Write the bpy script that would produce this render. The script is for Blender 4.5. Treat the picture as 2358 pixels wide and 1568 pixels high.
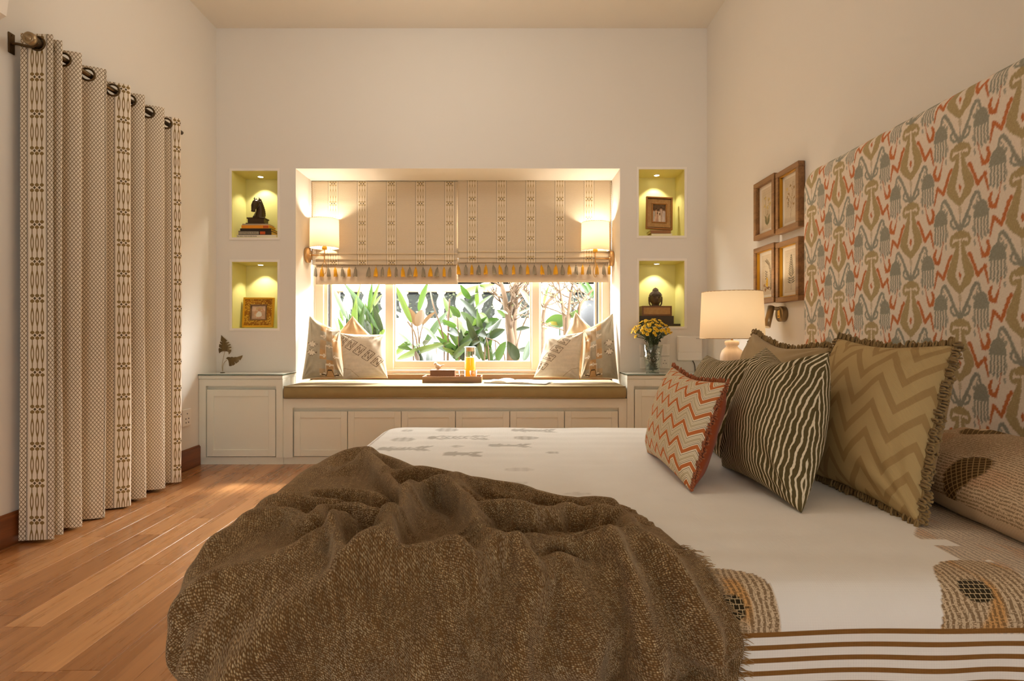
import bpy, bmesh, math, random
import numpy as np
from mathutils import Vector, Matrix, noise as mnoise

random.seed(7)
RNG = np.random.default_rng(7)
SC = bpy.context.scene
for _o in list(bpy.data.objects):
    bpy.data.objects.remove(_o, do_unlink=True)
COL = SC.collection
PI = math.pi

# ------------------------------------------------------------------ camera, sky, lights, exposure
CAMZ = 0.92
FPX = 1300.0                       # focal length in pixels of the 2358 px wide frame
_cd = bpy.data.cameras.new('camera')
_cd.sensor_width = 36.0
_cd.lens = 36.0 * FPX / 2358.0
_cd.shift_x = 14.0 / 2358.0
_cd.shift_y = -14.0 / 2358.0
_cd.clip_start = 0.02
_co = bpy.data.objects.new('camera', _cd)
_co.location = (0, 0, CAMZ)
_co.rotation_euler = (PI / 2, 0, 0)
COL.objects.link(_co)
SC.camera = _co

SC.view_settings.view_transform = 'Standard'
SC.view_settings.look = 'None'
SC.view_settings.gamma = 1.0
SC.view_settings.use_curve_mapping = False
SC.view_settings.exposure = 0.14
try:
    SC.cycles.max_bounces = 8
    SC.cycles.diffuse_bounces = 5
    SC.cycles.glossy_bounces = 3
    SC.cycles.transmission_bounces = 6
    SC.cycles.transparent_max_bounces = 12
    SC.cycles.caustics_reflective = False
    SC.cycles.caustics_refractive = False
    SC.cycles.sample_clamp_indirect = 4.0
    SC.cycles.use_denoising = True
except Exception:
    pass

_w = bpy.data.worlds.new('hazy_sky')
SC.world = _w
_w.use_nodes = True
_bg = _w.node_tree.nodes['Background']
_bg.inputs[0].default_value = (1.0, 0.99, 0.96, 1)
_bg.inputs[1].default_value = 46.0


def light(name, kind, loc, power, color, size=0.1, rot=(0, 0, 0), **kw):
    d = bpy.data.lights.new(name, kind)
    d.energy = power
    d.color = color
    if kind == 'AREA':
        d.size = size
        if 'size_y' in kw:
            d.shape = 'RECTANGLE'
            d.size_y = kw['size_y']
    elif kind in ('POINT', 'SPOT'):
        d.shadow_soft_size = size
        if kind == 'SPOT':
            d.spot_size = kw.get('cone', 1.2)
            d.spot_blend = kw.get('blend', 0.5)
    elif kind == 'SUN':
        d.angle = size
    o = bpy.data.objects.new(name, d)
    o.location = loc
    o.rotation_euler = rot
    COL.objects.link(o)
    return o


# hazy sun over the garden, and two added fill lights out of view
light('sun', 'SUN', (3, 9, 8), 11.0, (1.0, 0.95, 0.86), 0.12, rot=(math.radians(-42), math.radians(16), 0))
light('ceiling_fill', 'POINT', (-0.5, 2.75, 2.75), 17, (1.0, 0.97, 0.90), 0.25)  # unseen point light added to brighten the room; no ceiling fixture stands there
light('rear_daylight_fill', 'AREA', (0.8, -3.7, 1.0), 95, (1.0, 1.0, 0.97), 2.4, rot=(math.radians(90), 0, math.radians(24)), size_y=1.8)  # added area light standing in for daylight from behind the camera; no door
_p = light('window_portal', 'AREA', (-0.36, 4.86, 1.36), 1.0, (1, 1, 1), 2.5, rot=(math.radians(-90), 0, 0), size_y=1.6)
try:
    _p.data.cycles.is_portal = True
except Exception:
    bpy.data.objects.remove(_p)
# ------------------------------------------------------------------ helpers
ORG = {}                                                   # object name -> world origin of the thing it belongs to


def at(px, py, Y):
    """world point at depth Y that the photograph shows at (px, py)"""
    return Vector(((px - 1165.0) * Y / FPX, Y, CAMZ - (py - 770.0) * Y / FPX))


def tag(o, label=None, cat=None, group=None, kind=None):
    if label: o['label'] = label
    if cat: o['category'] = cat
    if group: o['group'] = group
    if kind: o['kind'] = kind
    return o


def thing(name, label, cat, loc=(0, 0, 0), group=None, kind=None):
    o = bpy.data.objects.new(name, None)
    o.empty_display_size = 0.05
    o.location = loc
    COL.objects.link(o)
    ORG[o.name] = Vector(loc)
    return tag(o, label, cat, group, kind)


def link_mesh(name, me, parent=None, label=None, loc=None):
    o = bpy.data.objects.new(name, me)
    COL.objects.link(o)
    if parent is not None:
        o.parent = parent
        ORG[o.name] = ORG.get(parent.name, Vector((0, 0, 0)))
    else:
        ORG[o.name] = Vector(loc) if loc is not None else Vector((0, 0, 0))
    if loc is not None:
        o.location = loc
    if label: o['label'] = label
    return o


def mesh_data(name, verts, faces, mats, smooth=False, uvs=None, cols=None, midx=None):
    """verts (n,3), faces list or (m,4) int array, uvs per vertex (n,2), cols per vertex (n,3|4)"""
    me = bpy.data.meshes.new(name)
    verts = np.asarray(verts, dtype=np.float32)
    if isinstance(faces, np.ndarray):
        nf, k = faces.shape
        me.vertices.add(len(verts)); me.vertices.foreach_set('co', verts.ravel())
        me.loops.add(nf * k); me.loops.foreach_set('vertex_index', faces.ravel().astype(np.int32))
        me.polygons.add(nf)
        me.polygons.foreach_set('loop_start', (np.arange(nf) * k).astype(np.int32))
        try:
            me.polygons.foreach_set('loop_total', np.full(nf, k, np.int32))
        except Exception:
            pass
        me.update(calc_edges=True)
    else:
        me.from_pydata([tuple(map(float, v)) for v in verts], [], faces)
    for m in (mats if isinstance(mats, (list, tuple)) else [mats]):
        me.materials.append(m)
    if midx is not None:
        me.polygons.foreach_set('material_index', np.asarray(midx, dtype=np.int32))
    if smooth:
        me.polygons.foreach_set('use_smooth', np.ones(len(me.polygons), dtype=bool))
    li = None
    if uvs is not None or cols is not None:
        li = np.empty(len(me.loops), dtype=np.int32)
        me.loops.foreach_get('vertex_index', li)
    if uvs is not None:
        ul = me.uv_layers.new(name='UVMap')
        ul.data.foreach_set('uv', np.asarray(uvs, dtype=np.float32)[li].ravel())
    if cols is not None:
        c = np.asarray(cols, dtype=np.float32)
        if c.shape[1] == 3:
            c = np.concatenate([c, np.ones((len(c), 1), np.float32)], 1)
        a = me.color_attributes.new('Col', 'FLOAT_COLOR', 'POINT')
        a.data.foreach_set('color', c.ravel())
    me.validate()
    me.update()
    return me


def mobj(name, verts, faces, mats, parent=None, label=None, **kw):
    org = ORG.get(parent.name, Vector((0, 0, 0))) if parent is not None else Vector((0, 0, 0))
    v = np.asarray(verts, dtype=np.float64) - np.array(org)
    return link_mesh(name, mesh_data(name, v, faces, mats, **kw), parent, label)


def grid_faces(nu, nv, close_u=False, close_v=False):
    """quads of a grid of nu x nv vertices, index = i*nv + j"""
    iu = np.arange(nu if close_u else nu - 1); jv = np.arange(nv if close_v else nv - 1)
    I, J = np.meshgrid(iu, jv, indexing='ij')
    I2, J2 = (I + 1) % nu, (J + 1) % nv
    return np.stack([I * nv + J, I2 * nv + J, I2 * nv + J2, I * nv + J2], -1).reshape(-1, 4)


class MB:
    """collects simple shapes into ONE mesh"""

    def __init__(s):
        s.v = []; s.f = []; s.mi = []; s.sm = []; s.m = 0

    def add(s, verts, faces, smooth=False):
        b = len(s.v)
        s.v += [tuple(map(float, p)) for p in verts]
        for f in faces:
            s.f.append([b + int(i) for i in f]); s.mi.append(s.m); s.sm.append(smooth)
        return s

    def box(s, lo, hi, r=0.0, M=None):
        lo, hi = Vector(lo), Vector(hi)
        c, h = (lo + hi) / 2, (hi - lo) / 2
        h = Vector((abs(h.x), abs(h.y), abs(h.z)))
        r = min(r, min(h) * 0.95)
        P = []
        if r <= 0:
            for x in (-1, 1):
                for y in (-1, 1):
                    for z in (-1, 1): P.append(Vector((x * h.x, y * h.y, z * h.z)))
            F = [(0, 1, 3, 2), (4, 6, 7, 5), (0, 4, 5, 1), (2, 3, 7, 6), (0, 2, 6, 4), (1, 5, 7, 3)]
        else:
            idx = {}
            for x in (-1, 1):
                for y in (-1, 1):
                    for z in (-1, 1):
                        for a in range(3):
                            q = [x * (h.x - r), y * (h.y - r), z * (h.z - r)]
                            q[a] = (x, y, z)[a] * h[a]
                            idx[(x, y, z, a)] = len(P); P.append(Vector(q))
            F = []
            for a in range(3):
                b_, c_ = (a + 1) % 3, (a + 2) % 3
                for sg in (-1, 1):
                    q = []
                    for u, w in ((-1, -1), (1, -1), (1, 1), (-1, 1)):
                        k = [0, 0, 0]; k[a] = sg; k[b_] = u; k[c_] = w
                        q.append(idx[(*k, a)])
                    F.append(q if sg > 0 else q[::-1])
            for a in range(3):                              # edges along axis a
                b_, c_ = (a + 1) % 3, (a + 2) % 3
                for u in (-1, 1):
                    for w in (-1, 1):
                        k0 = [0, 0, 0]; k0[a] = -1; k0[b_] = u; k0[c_] = w
                        k1 = list(k0); k1[a] = 1
                        q = [idx[(*k0, b_)], idx[(*k1, b_)], idx[(*k1, c_)], idx[(*k0, c_)]]
                        F.append(q if u * w < 0 else q[::-1])
            for x in (-1, 1):
                for y in (-1, 1):
                    for z in (-1, 1):
                        q = [idx[(x, y, z, 0)], idx[(x, y, z, 1)], idx[(x, y, z, 2)]]
                        F.append(q if x * y * z > 0 else q[::-1])
        P = [p + c for p in P]
        if M is not None: P = [M @ p for p in P]
        return s.add(P, F)

    def lathe(s, prof, c=(0, 0, 0), n=24, M=None, cap=True, ax=None):
        """prof: list of (r, z) bottom to top round the z axis at c"""
        c = Vector(c); P = []
        for r, z in prof:
            for i in range(n):
                a = 2 * PI * i / n
                P.append(Vector((r * math.cos(a), r * math.sin(a), z)))
        if M is not None: P = [M @ p for p in P]
        P = [p + c for p in P]
        F = []
        for k in range(len(prof) - 1):
            for i in range(n):
                j = (i + 1) % n
                F.append((k * n + i, k * n + j, (k + 1) * n + j, (k + 1) * n + i))
        s.add(P, F, True)
        if cap:
            b = len(s.v) - len(P)
            for k, rev in ((0, True), (len(prof) - 1, False)):
                if prof[k][0] > 1e-4:
                    q = [b + k * n + i for i in range(n)]
                    s.f.append(q[::-1] if rev else q); s.mi.append(s.m); s.sm.append(False)
        return s

    def tube(s, pts, r, n=8, cap=True, closed=False):
        pts = [Vector(p) for p in pts]
        rs = r if isinstance(r, (list, tuple)) else [r] * len(pts)
        m = len(pts); P = []
        up = None
        for k in range(m):
            if closed: t = pts[(k + 1) % m] - pts[k - 1]
            else: t = pts[min(k + 1, m - 1)] - pts[max(k - 1, 0)]
            if t.length < 1e-9: t = Vector((0, 0, 1))
            t.normalize()
            if up is None:
                up = Vector((0, 0, 1)) if abs(t.z) < 0.9 else Vector((1, 0, 0))
            x = (up - t * up.dot(t))
            if x.length < 1e-6: x = t.orthogonal()
            x.normalize(); y = t.cross(x); up = x
            for i in range(n):
                a = 2 * PI * i / n
                P.append(pts[k] + (x * math.cos(a) + y * math.sin(a)) * rs[k])
        F = []
        for k in range(m if closed else m - 1):
            k2 = (k + 1) % m
            for i in range(n):
                j = (i + 1) % n
                F.append((k * n + i, k * n + j, k2 * n + j, k2 * n + i))
        s.add(P, F, True)
        if cap and not closed:
            b = len(s.v) - len(P)
            s.f.append([b + i for i in range(n)][::-1]); s.mi.append(s.m); s.sm.append(False)
            s.f.append([b + (m - 1) * n + i for i in range(n)]); s.mi.append(s.m); s.sm.append(False)
        return s

    def ball(s, c, rx, ry=None, rz=None, nu=14, nv=9, M=None):
        ry = rx if ry is None else ry; rz = rx if rz is None else rz
        c = Vector(c); P = [Vector((0, 0, -rz))]
        for j in range(1, nv):
            b = -PI / 2 + PI * j / nv
            for i in range(nu):
                a = 2 * PI * i / nu
                P.append(Vector((rx * math.cos(b) * math.cos(a), ry * math.cos(b) * math.sin(a), rz * math.sin(b))))
        P.append(Vector((0, 0, rz)))
        F = [(0, 1 + (i + 1) % nu, 1 + i) for i in range(nu)]
        for j in range(nv - 2):
            for i in range(nu):
                k = (i + 1) % nu
                F.append((1 + j * nu + i, 1 + j * nu + k, 1 + (j + 1) * nu + k, 1 + (j + 1) * nu + i))
        L = len(P) - 1; b = 1 + (nv - 2) * nu
        F += [(L, b + i, b + (i + 1) % nu) for i in range(nu)]
        if M is not None: P = [M @ p for p in P]
        return s.add([p + c for p in P], F, True)

    def ring(s, c, R, r, axis, n=24, k=8):
        axis = Vector(axis).normalized(); x = axis.orthogonal().normalized(); y = axis.cross(x)
        pts = [Vector(c) + (x * math.cos(2 * PI * i / n) + y * math.sin(2 * PI * i / n)) * R for i in range(n)]
        return s.tube(pts, r, k, closed=True)

    def prism(s, poly, M, d):
        """poly: 2-D outline, extruded 0..d along local z, placed by M"""
        n = len(poly)
        P = [M @ Vector((x, y, 0)) for x, y in poly] + [M @ Vector((x, y, d)) for x, y in poly]
        F = [list(range(n))[::-1], list(range(n, 2 * n))] + [(i, (i + 1) % n, n + (i + 1) % n, n + i) for i in range(n)]
        return s.add(P, F)

    def build(s, name, mats, parent=None, label=None):
        org = ORG.get(parent.name, Vector((0, 0, 0))) if parent is not None else Vector((0, 0, 0))
        me = bpy.data.meshes.new(name)
        me.from_pydata([(p[0] - org.x, p[1] - org.y, p[2] - org.z) for p in s.v], [], s.f)
        for m in (mats if isinstance(mats, (list, tuple)) else [mats]): me.materials.append(m)
        me.polygons.foreach_set('material_index', np.asarray(s.mi, dtype=np.int32))
        me.polygons.foreach_set('use_smooth', np.asarray(s.sm, dtype=bool))
        me.update()
        return link_mesh(name, me, parent, label)


def bar(name, a, b, mat, parent, r=0.0, label=None):
    return MB().box(a, b, r).build(name, mat, parent, label)


def basis(x, y, z, o):
    return Matrix(((x[0], y[0], z[0], o[0]), (x[1], y[1], z[1], o[1]), (x[2], y[2], z[2], o[2]), (0, 0, 0, 1)))


def catmull(pts, per=8):
    pts = [Vector(p) for p in pts]
    P = [pts[0] * 2 - pts[1]] + pts + [pts[-1] * 2 - pts[-2]]
    out = []
    for i in range(1, len(P) - 2):
        for k in range(per):
            t = k / per
            a, b, c, d = P[i - 1], P[i], P[i + 1], P[i + 2]
            out.append(0.5 * ((2 * b) + (c - a) * t + (2 * a - 5 * b + 4 * c - d) * t * t + (3 * b - a - 3 * c + d) * t ** 3))
    out.append(pts[-1])
    return out


def copy_tree(o, parent=None):
    c = o.copy(); COL.objects.link(c)
    if parent is not None: c.parent = parent
    for ch in [x for x in SC.objects if x.parent == o]: copy_tree(ch, c)
    return c


# ------------------------------------------------------------------ numpy pattern helpers
def sstep(a, b, x):
    t = np.clip((x - a) / (b - a), 0, 1)
    return t * t * (3 - 2 * t)


def seg_d(X, Y, ax, ay, bx, by):
    """distance to a segment and the parameter along it"""
    dx, dy = bx - ax, by - ay
    t = np.clip(((X - ax) * dx + (Y - ay) * dy) / max(dx * dx + dy * dy, 1e-12), 0, 1)
    return np.hypot(X - ax - t * dx, Y - ay - t * dy), t


def line_d(X, Y, pts, closed=False):
    d = np.full(X.shape, 1e9)
    q = list(pts) + ([pts[0]] if closed else [])
    for (ax, ay), (bx, by) in zip(q[:-1], q[1:]):
        d = np.minimum(d, seg_d(X, Y, ax, ay, bx, by)[0])
    return d


def inpoly(X, Y, pts):
    r = np.zeros(X.shape, bool)
    n = len(pts)
    for i in range(n):
        (x1, y1), (x2, y2) = pts[i], pts[(i + 1) % n]
        if y1 == y2: continue
        c = ((y1 > Y) != (y2 > Y)) & (X < (x2 - x1) * (Y - y1) / (y2 - y1) + x1)
        r ^= c
    return r


def vnoise(X, Y, seed=0):
    """smooth value noise, 0..1, unit lattice"""
    xi, yi = np.floor(X).astype(np.int64), np.floor(Y).astype(np.int64)
    fx, fy = X - xi, Y - yi
    fx = fx * fx * (3 - 2 * fx); fy = fy * fy * (3 - 2 * fy)

    def h(i, j):
        n = (i * 374761393 + j * 668265263 + seed * 1442695041) & 0x7fffffff
        n = ((n ^ (n >> 13)) * 1274126177) & 0x7fffffff
        return ((n ^ (n >> 16)) & 0xffff) / 65535.0
    return (h(xi, yi) * (1 - fx) + h(xi + 1, yi) * fx) * (1 - fy) + (h(xi, yi + 1) * (1 - fx) + h(xi + 1, yi + 1) * fx) * fy


def lin(r, g, b):
    """sRGB 0..255 -> linear"""
    return tuple(((c / 255) / 12.92 if c / 255 <= 0.04045 else ((c / 255 + 0.055) / 1.055) ** 2.4) for c in (r, g, b))


# ------------------------------------------------------------------ material helpers
class V:
    def __init__(s, nb, k): s.nb = nb; s.k = k
    def __add__(a, b): return a.nb.m('ADD', a, b)
    __radd__ = __add__
    def __sub__(a, b): return a.nb.m('SUBTRACT', a, b)
    def __rsub__(a, b): return a.nb.m('SUBTRACT', b, a)
    def __mul__(a, b): return a.nb.m('MULTIPLY', a, b)
    __rmul__ = __mul__
    def __truediv__(a, b): return a.nb.m('DIVIDE', a, b)
    def abs(a): return a.nb.m('ABSOLUTE', a)
    def fract(a): return a.nb.m('FRACT', a)
    def floor(a): return a.nb.m('FLOOR', a)
    def sin(a): return a.nb.m('SINE', a)
    def lt(a, b): return a.nb.m('LESS_THAN', a, b)
    def gt(a, b): return a.nb.m('GREATER_THAN', a, b)
    def max(a, b): return a.nb.m('MAXIMUM', a, b)
    def min(a, b): return a.nb.m('MINIMUM', a, b)
    def pow(a, b): return a.nb.m('POWER', a, b)
    def tri(a): return (a.fract() - 0.5).abs() * 2.0          # 1 at integers, 0 half-way
    def ss(a, lo, hi):
        n = a.nb.node('ShaderNodeMapRange'); n.interpolation_type = 'SMOOTHSTEP'
        a.nb.put(n.inputs[0], a); a.nb.put(n.inputs[1], lo); a.nb.put(n.inputs[2], hi)
        n.inputs[3].default_value = 0; n.inputs[4].default_value = 1
        return V(a.nb, n.outputs[0])


class NB:
    def __init__(s, name, rough=0.6, color=(0.5, 0.5, 0.5), metal=0.0, spec=0.5, **kw):
        s.mat = bpy.data.materials.new(name)
        s.mat.use_nodes = True
        s.nt = s.mat.node_tree
        s.bsdf = s.nt.nodes['Principled BSDF']
        s.out = s.nt.nodes['Material Output']
        s.set('Base Color', (*color[:3], 1)); s.set('Roughness', rough); s.set('Metallic', metal); s.set('Specular IOR Level', spec)
        for k, v in kw.items(): s.set(k.replace('_', ' '), v)

    def set(s, key, val):
        i = s.bsdf.inputs[key]
        if isinstance(val, V): s.nt.links.new(val.k, i)
        else: i.default_value = val

    def node(s, t): return s.nt.nodes.new(t)

    def put(s, inp, val):
        if isinstance(val, V): s.nt.links.new(val.k, inp)
        elif isinstance(val, (tuple, list)):
            inp.default_value = (*val[:3], 1.0) if len(inp.default_value) == 4 else val[:3]
        else: inp.default_value = val

    def m(s, op, a, b=None, c=None):
        n = s.node('ShaderNodeMath'); n.operation = op
        for i, x in enumerate((a, b, c)):
            if x is not None: s.put(n.inputs[i], x)
        return V(s, n.outputs[0])

    def uv(s):
        n = s.node('ShaderNodeUVMap'); n.uv_map = 'UVMap'
        q = s.node('ShaderNodeSeparateXYZ'); s.nt.links.new(n.outputs[0], q.inputs[0])
        return V(s, n.outputs[0]), V(s, q.outputs[0]), V(s, q.outputs[1])

    def obj(s):
        n = s.node('ShaderNodeTexCoord')
        q = s.node('ShaderNodeSeparateXYZ'); s.nt.links.new(n.outputs['Object'], q.inputs[0])
        return V(s, n.outputs['Object']), V(s, q.outputs[0]), V(s, q.outputs[1]), V(s, q.outputs[2])

    def geo(s):
        n = s.node('ShaderNodeNewGeometry')
        q = s.node('ShaderNodeSeparateXYZ'); s.nt.links.new(n.outputs['Position'], q.inputs[0])
        return V(s, n.outputs['Position']), V(s, q.outputs[0]), V(s, q.outputs[1]), V(s, q.outputs[2])

    def vec(s, x, y, z=0.0):
        n = s.node('ShaderNodeCombineXYZ')
        for i, k in enumerate((x, y, z)): s.put(n.inputs[i], k)
        return V(s, n.outputs[0])

    def noise(s, vec, scale, detail=2.0, rough=0.5):
        n = s.node('ShaderNodeTexNoise'); s.put(n.inputs['Vector'], vec)
        n.inputs['Scale'].default_value = scale; n.inputs['Detail'].default_value = detail; n.inputs['Roughness'].default_value = rough
        return V(s, n.outputs[0])

    def voro(s, vec, scale, feature='F1', rnd=1.0):
        n = s.node('ShaderNodeTexVoronoi'); n.feature = feature; s.put(n.inputs['Vector'], vec)
        n.inputs['Scale'].default_value = scale; n.inputs['Randomness'].default_value = rnd
        return V(s, n.outputs['Distance']), V(s, n.outputs['Color'] if 'Color' in n.outputs else n.outputs['Distance'])

    def mix(s, f, a, b):
        n = s.node('ShaderNodeMix'); n.data_type = 'RGBA'
        s.put(n.inputs[0], f); s.put(n.inputs[6], a); s.put(n.inputs[7], b)
        return V(s, n.outputs[2])

    def mul(s, a, b, f=1.0):
        n = s.node('ShaderNodeMix'); n.data_type = 'RGBA'; n.blend_type = 'MULTIPLY'
        s.put(n.inputs[0], f); s.put(n.inputs[6], a); s.put(n.inputs[7], b)
        return V(s, n.outputs[2])

    def col(s, name='Col'):
        n = s.node('ShaderNodeAttribute'); n.attribute_name = name
        q = s.node('ShaderNodeSeparateColor'); s.nt.links.new(n.outputs[0], q.inputs[0])
        return V(s, n.outputs[0]), V(s, q.outputs[0]), V(s, q.outputs[1]), V(s, q.outputs[2])

    def objrand(s):
        n = s.node('ShaderNodeObjectInfo')
        return V(s, n.outputs['Random'])

    def bump(s, h, strength=0.3, dist=0.002):
        n = s.node('ShaderNodeBump'); n.inputs['Strength'].default_value = strength; n.inputs['Distance'].default_value = dist
        s.put(n.inputs['Height'], h)
        s.nt.links.new(n.outputs[0], s.bsdf.inputs['Normal'])
        return s

    def color(s, c): s.set('Base Color', c if isinstance(c, V) else (*c[:3], 1)); return s


def plain(name, rgb, rough=0.6, metal=0.0, spec=0.4, var=0.06, scale=6.0, bump=0.0, bscale=80.0):
    """painted, turned or cast surface: one colour with a slight procedural variation"""
    b = NB(name, rough=rough, metal=metal, spec=spec)
    c = lin(*rgb)
    o = b.obj()[0]
    n = b.noise(o, scale, 3.0)
    b.color(b.mix(n, tuple(x * (1 - var) for x in c), tuple(min(1, x * (1 + var)) for x in c)))
    if bump: b.bump(b.noise(o, bscale, 2.0), bump, 0.002)
    return b.mat


def wood(name, dark, light, rough=0.35, scale=1.0, axis=1, spec=0.4):
    b = NB(name, rough=rough, spec=spec)
    o, x, y, z = b.obj()
    r = b.objrand()
    s = [14.0 * scale] * 3; s[axis] = 0.9 * scale
    v = b.vec(x * s[0] + r * 37.0, y * s[1] + r * 11.0, z * s[2])
    n = b.noise(v, 1.0, 4.0, 0.6)
    f = b.noise(v, 5.0, 3.0, 0.6)
    g = (n * 0.65 + f * 0.35)
    b.color(b.mix(g.ss(0.3, 0.7), lin(*dark), lin(*light)))
    b.bump(f, 0.15, 0.001)
    return b.mat


def fabric(name, rgb, rough=0.9, thread=900.0, bump=0.25, var=0.12):
    b = NB(name, rough=rough, spec=0.15)
    b.set('Sheen Weight', 0.15)
    u3, u, v = b.uv()
    c = lin(*rgb)
    wv = (u * thread).sin() * (v * thread).sin()
    n = b.noise(u3, 14.0, 3.0)
    base = b.mix(n, tuple(x * (1 - var) for x in c), tuple(min(1, x * (1 + var)) for x in c))
    b.color(base)
    b.bump(wv * 0.5 + b.noise(u3, 260.0, 1.0), bump, 0.001)
    return b.mat
# ------------------------------------------------------------------ the room
XL, XR, YB, YN, ZC = -2.17, 1.505, 4.23, -4.0, 3.214
AX0, AX1, AZ1 = -1.575, 0.855, 2.163                        # window alcove
WOUT = 4.80

def paint(name, rgb, var=0.025, rough=0.65):
    b = NB(name, rough=rough, spec=0.25)
    o = b.geo()[0]
    c = lin(*rgb)
    n = b.noise(o, 1.3, 3.0)
    b.color(b.mix(n, tuple(x * (1 - var) for x in c), tuple(min(1, x * (1 + var)) for x in c)))
    b.bump(b.noise(o, 160.0, 2.0), 0.05, 0.001)
    return b.mat

M_wall = paint('wall_paint', (229, 222, 211))
M_ceil = paint('ceiling_paint', (234, 226, 212))
M_trim = paint('trim_paint', (240, 232, 220), 0.01, 0.45)
M_lime = paint('lime_paint', (224, 214, 138), 0.02, 0.45)
M_cab = paint('cabinet_paint', (226, 225, 210), 0.015, 0.4)
M_dark_gap = plain('shadow_gap', (40, 33, 26), 0.9)


def struct(name, o):
    o['kind'] = 'structure'
    return o

niches = {}                                                  # name -> (x0, x1, z0, z1)
def nz(px0, px1, py0, py1):
    k = FPX / YB
    return ((px0 - 1165) / k, (px1 - 1165) / k, CAMZ + (770 - py1) / k, CAMZ + (770 - py0) / k)
niches['upper_left'] = nz(534, 639.5, 393.5, 547)
niches['lower_left'] = nz(534.5, 639.5, 603, 756)
niches['upper_right'] = nz(1470.5, 1576, 390, 543)
niches['lower_right'] = nz(1471, 1576, 600.5, 752)
NYB = 4.456

mb = MB()
xs = sorted({XL - 0.1, XR + 0.1, AX0, AX1, *[n[i] for n in niches.values() for i in (0, 1)]})
zs = sorted({0.0, ZC + 0.05, AZ1, *[n[i] for n in niches.values() for i in (2, 3)]})
nl = {}
for i in range(len(xs) - 1):
    for j in range(len(zs) - 1):
        cx, cz = (xs[i] + xs[i + 1]) / 2, (zs[j] + zs[j + 1]) / 2
        y0 = YB
        if AX0 < cx < AX1 and cz < AZ1: continue
        if any(n[0] < cx < n[1] and n[2] < cz < n[3] for n in niches.values()): y0 = NYB
        mb.box((xs[i], y0, zs[j]), (xs[i + 1], WOUT, zs[j + 1]))
wall_back = struct('wall_back', mb.build('wall_back', M_wall))
bar('parapet', (AX0, 4.60, 0), (AX1, WOUT, 0.58), M_wall, wall_back)          # below the window, behind the seat
# niche linings (lime paint) and the thin frames round the niches
for k, (x0, x1, z0, z1) in niches.items():
    t = 0.003
    q = MB()
    q.box((x0, NYB - t, z0), (x1, NYB, z1)); q.box((x0, YB - 0.001, z0 + t), (x0 + t, NYB - t, z1 - t)); q.box((x1 - t, YB - 0.001, z0 + t), (x1, NYB - t, z1 - t))
    q.box((x0, YB - 0.001, z1 - t), (x1, NYB - t, z1)); q.box((x0, YB - 0.001, z0), (x1, NYB - t, z0 + t))
    q.build('niche_lining', M_lime, wall_back)
for n_, (k, (x0, x1, z0, z1)) in enumerate(niches.items()):
    w, d = 0.017, 0.006
    q = MB()
    q.box((x0 - w, YB - d, z0 - w), (x0, YB, z1 + w)); q.box((x1, YB - d, z0 - w), (x1 + w, YB, z1 + w))
    q.box((x0, YB - d, z1), (x1, YB, z1 + w)); q.box((x0, YB - d, z0 - w), (x1, YB, z0))
    struct('trim', q.build('trim_%d' % (n_ + 1), M_trim))

struct('wall', MB().box((XL - 0.15, YN, 0), (XL, WOUT, ZC + 0.05)).build('wall_left', M_wall))
struct('wall', MB().box((XR, YN, 0), (XR + 0.15, WOUT, ZC + 0.05)).build('wall_right', M_wall))
struct('wall', MB().box((XL - 0.15, YN - 0.15, 0), (XR + 0.15, YN, ZC + 0.05)).build('wall_rear', M_wall))
struct('ceiling', MB().box((XL - 0.15, YN - 0.15, ZC), (XR + 0.15, WOUT + 0.3, ZC + 0.2)).build('ceiling', M_ceil))

# floor: wooden planks running towards the window
M_plank = None
b = NB('teak_plank', rough=0.2, spec=0.5)
o_, x_, y_, z_ = b.obj(); r_ = b.objrand()
v_ = b.vec(x_ * 26.0 + r_ * 91.0, y_ * 1.3 + r_ * 37.0, 0.0)
g1 = b.noise(v_, 1.0, 4.0, 0.65)
v2 = b.vec(x_ * 120.0 + r_ * 91.0, y_ * 5.0 + r_ * 37.0, 0.0)
g2 = b.noise(v2, 1.0, 3.0, 0.6)
tone = b.mix(r_, lin(170, 114, 66), lin(208, 150, 96))
gr = b.mix(g1.ss(0.32, 0.68), b.mul(tone, (0.72, 0.66, 0.58)), tone)
b.color(b.mix(g2.ss(0.62, 0.78), gr, b.mul(gr, (0.55, 0.47, 0.38))))
b.set('Coat Weight', 0.35); b.set('Coat Roughness', 0.12)
b.set('Roughness', g1 * 0.12 + 0.22)
b.bump(g2, 0.06, 0.001)
M_plank = b.mat
floor = struct('floor', MB().box((XL - 0.15, YN - 0.15, -0.2), (XR + 0.15, WOUT, -0.012)).build('floor', M_dark_gap))
PW = 0.118
pl_mesh = {}
rr = random.Random(3)
x = XL
row = 0
while x < XR:
    y = YN - rr.random() * 0.8
    while y < 4.24:
        L = rr.choice((0.75, 0.9, 1.05, 1.2))
        if L not in pl_mesh:
            q = MB().box((0, 0, -0.012), (PW - 0.0011, L - 0.0011, 0.0), 0.0004)
            me = bpy.data.meshes.new('plank'); me.from_pydata(q.v, [], q.f); me.materials.append(M_plank); me.update()
            pl_mesh[L] = me
        if y + L > YN and y + L > -1.6 and not (x > -0.3 and 0.95 < y and y + L < 2.5):       # none where the bed hides the floor entirely
            p = link_mesh('plank', pl_mesh[L], floor)
            p.location = (x, y, -0.00001 * rr.random() - 0.0004 * rr.random())
        y += L
    x += PW
    row += 1

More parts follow.
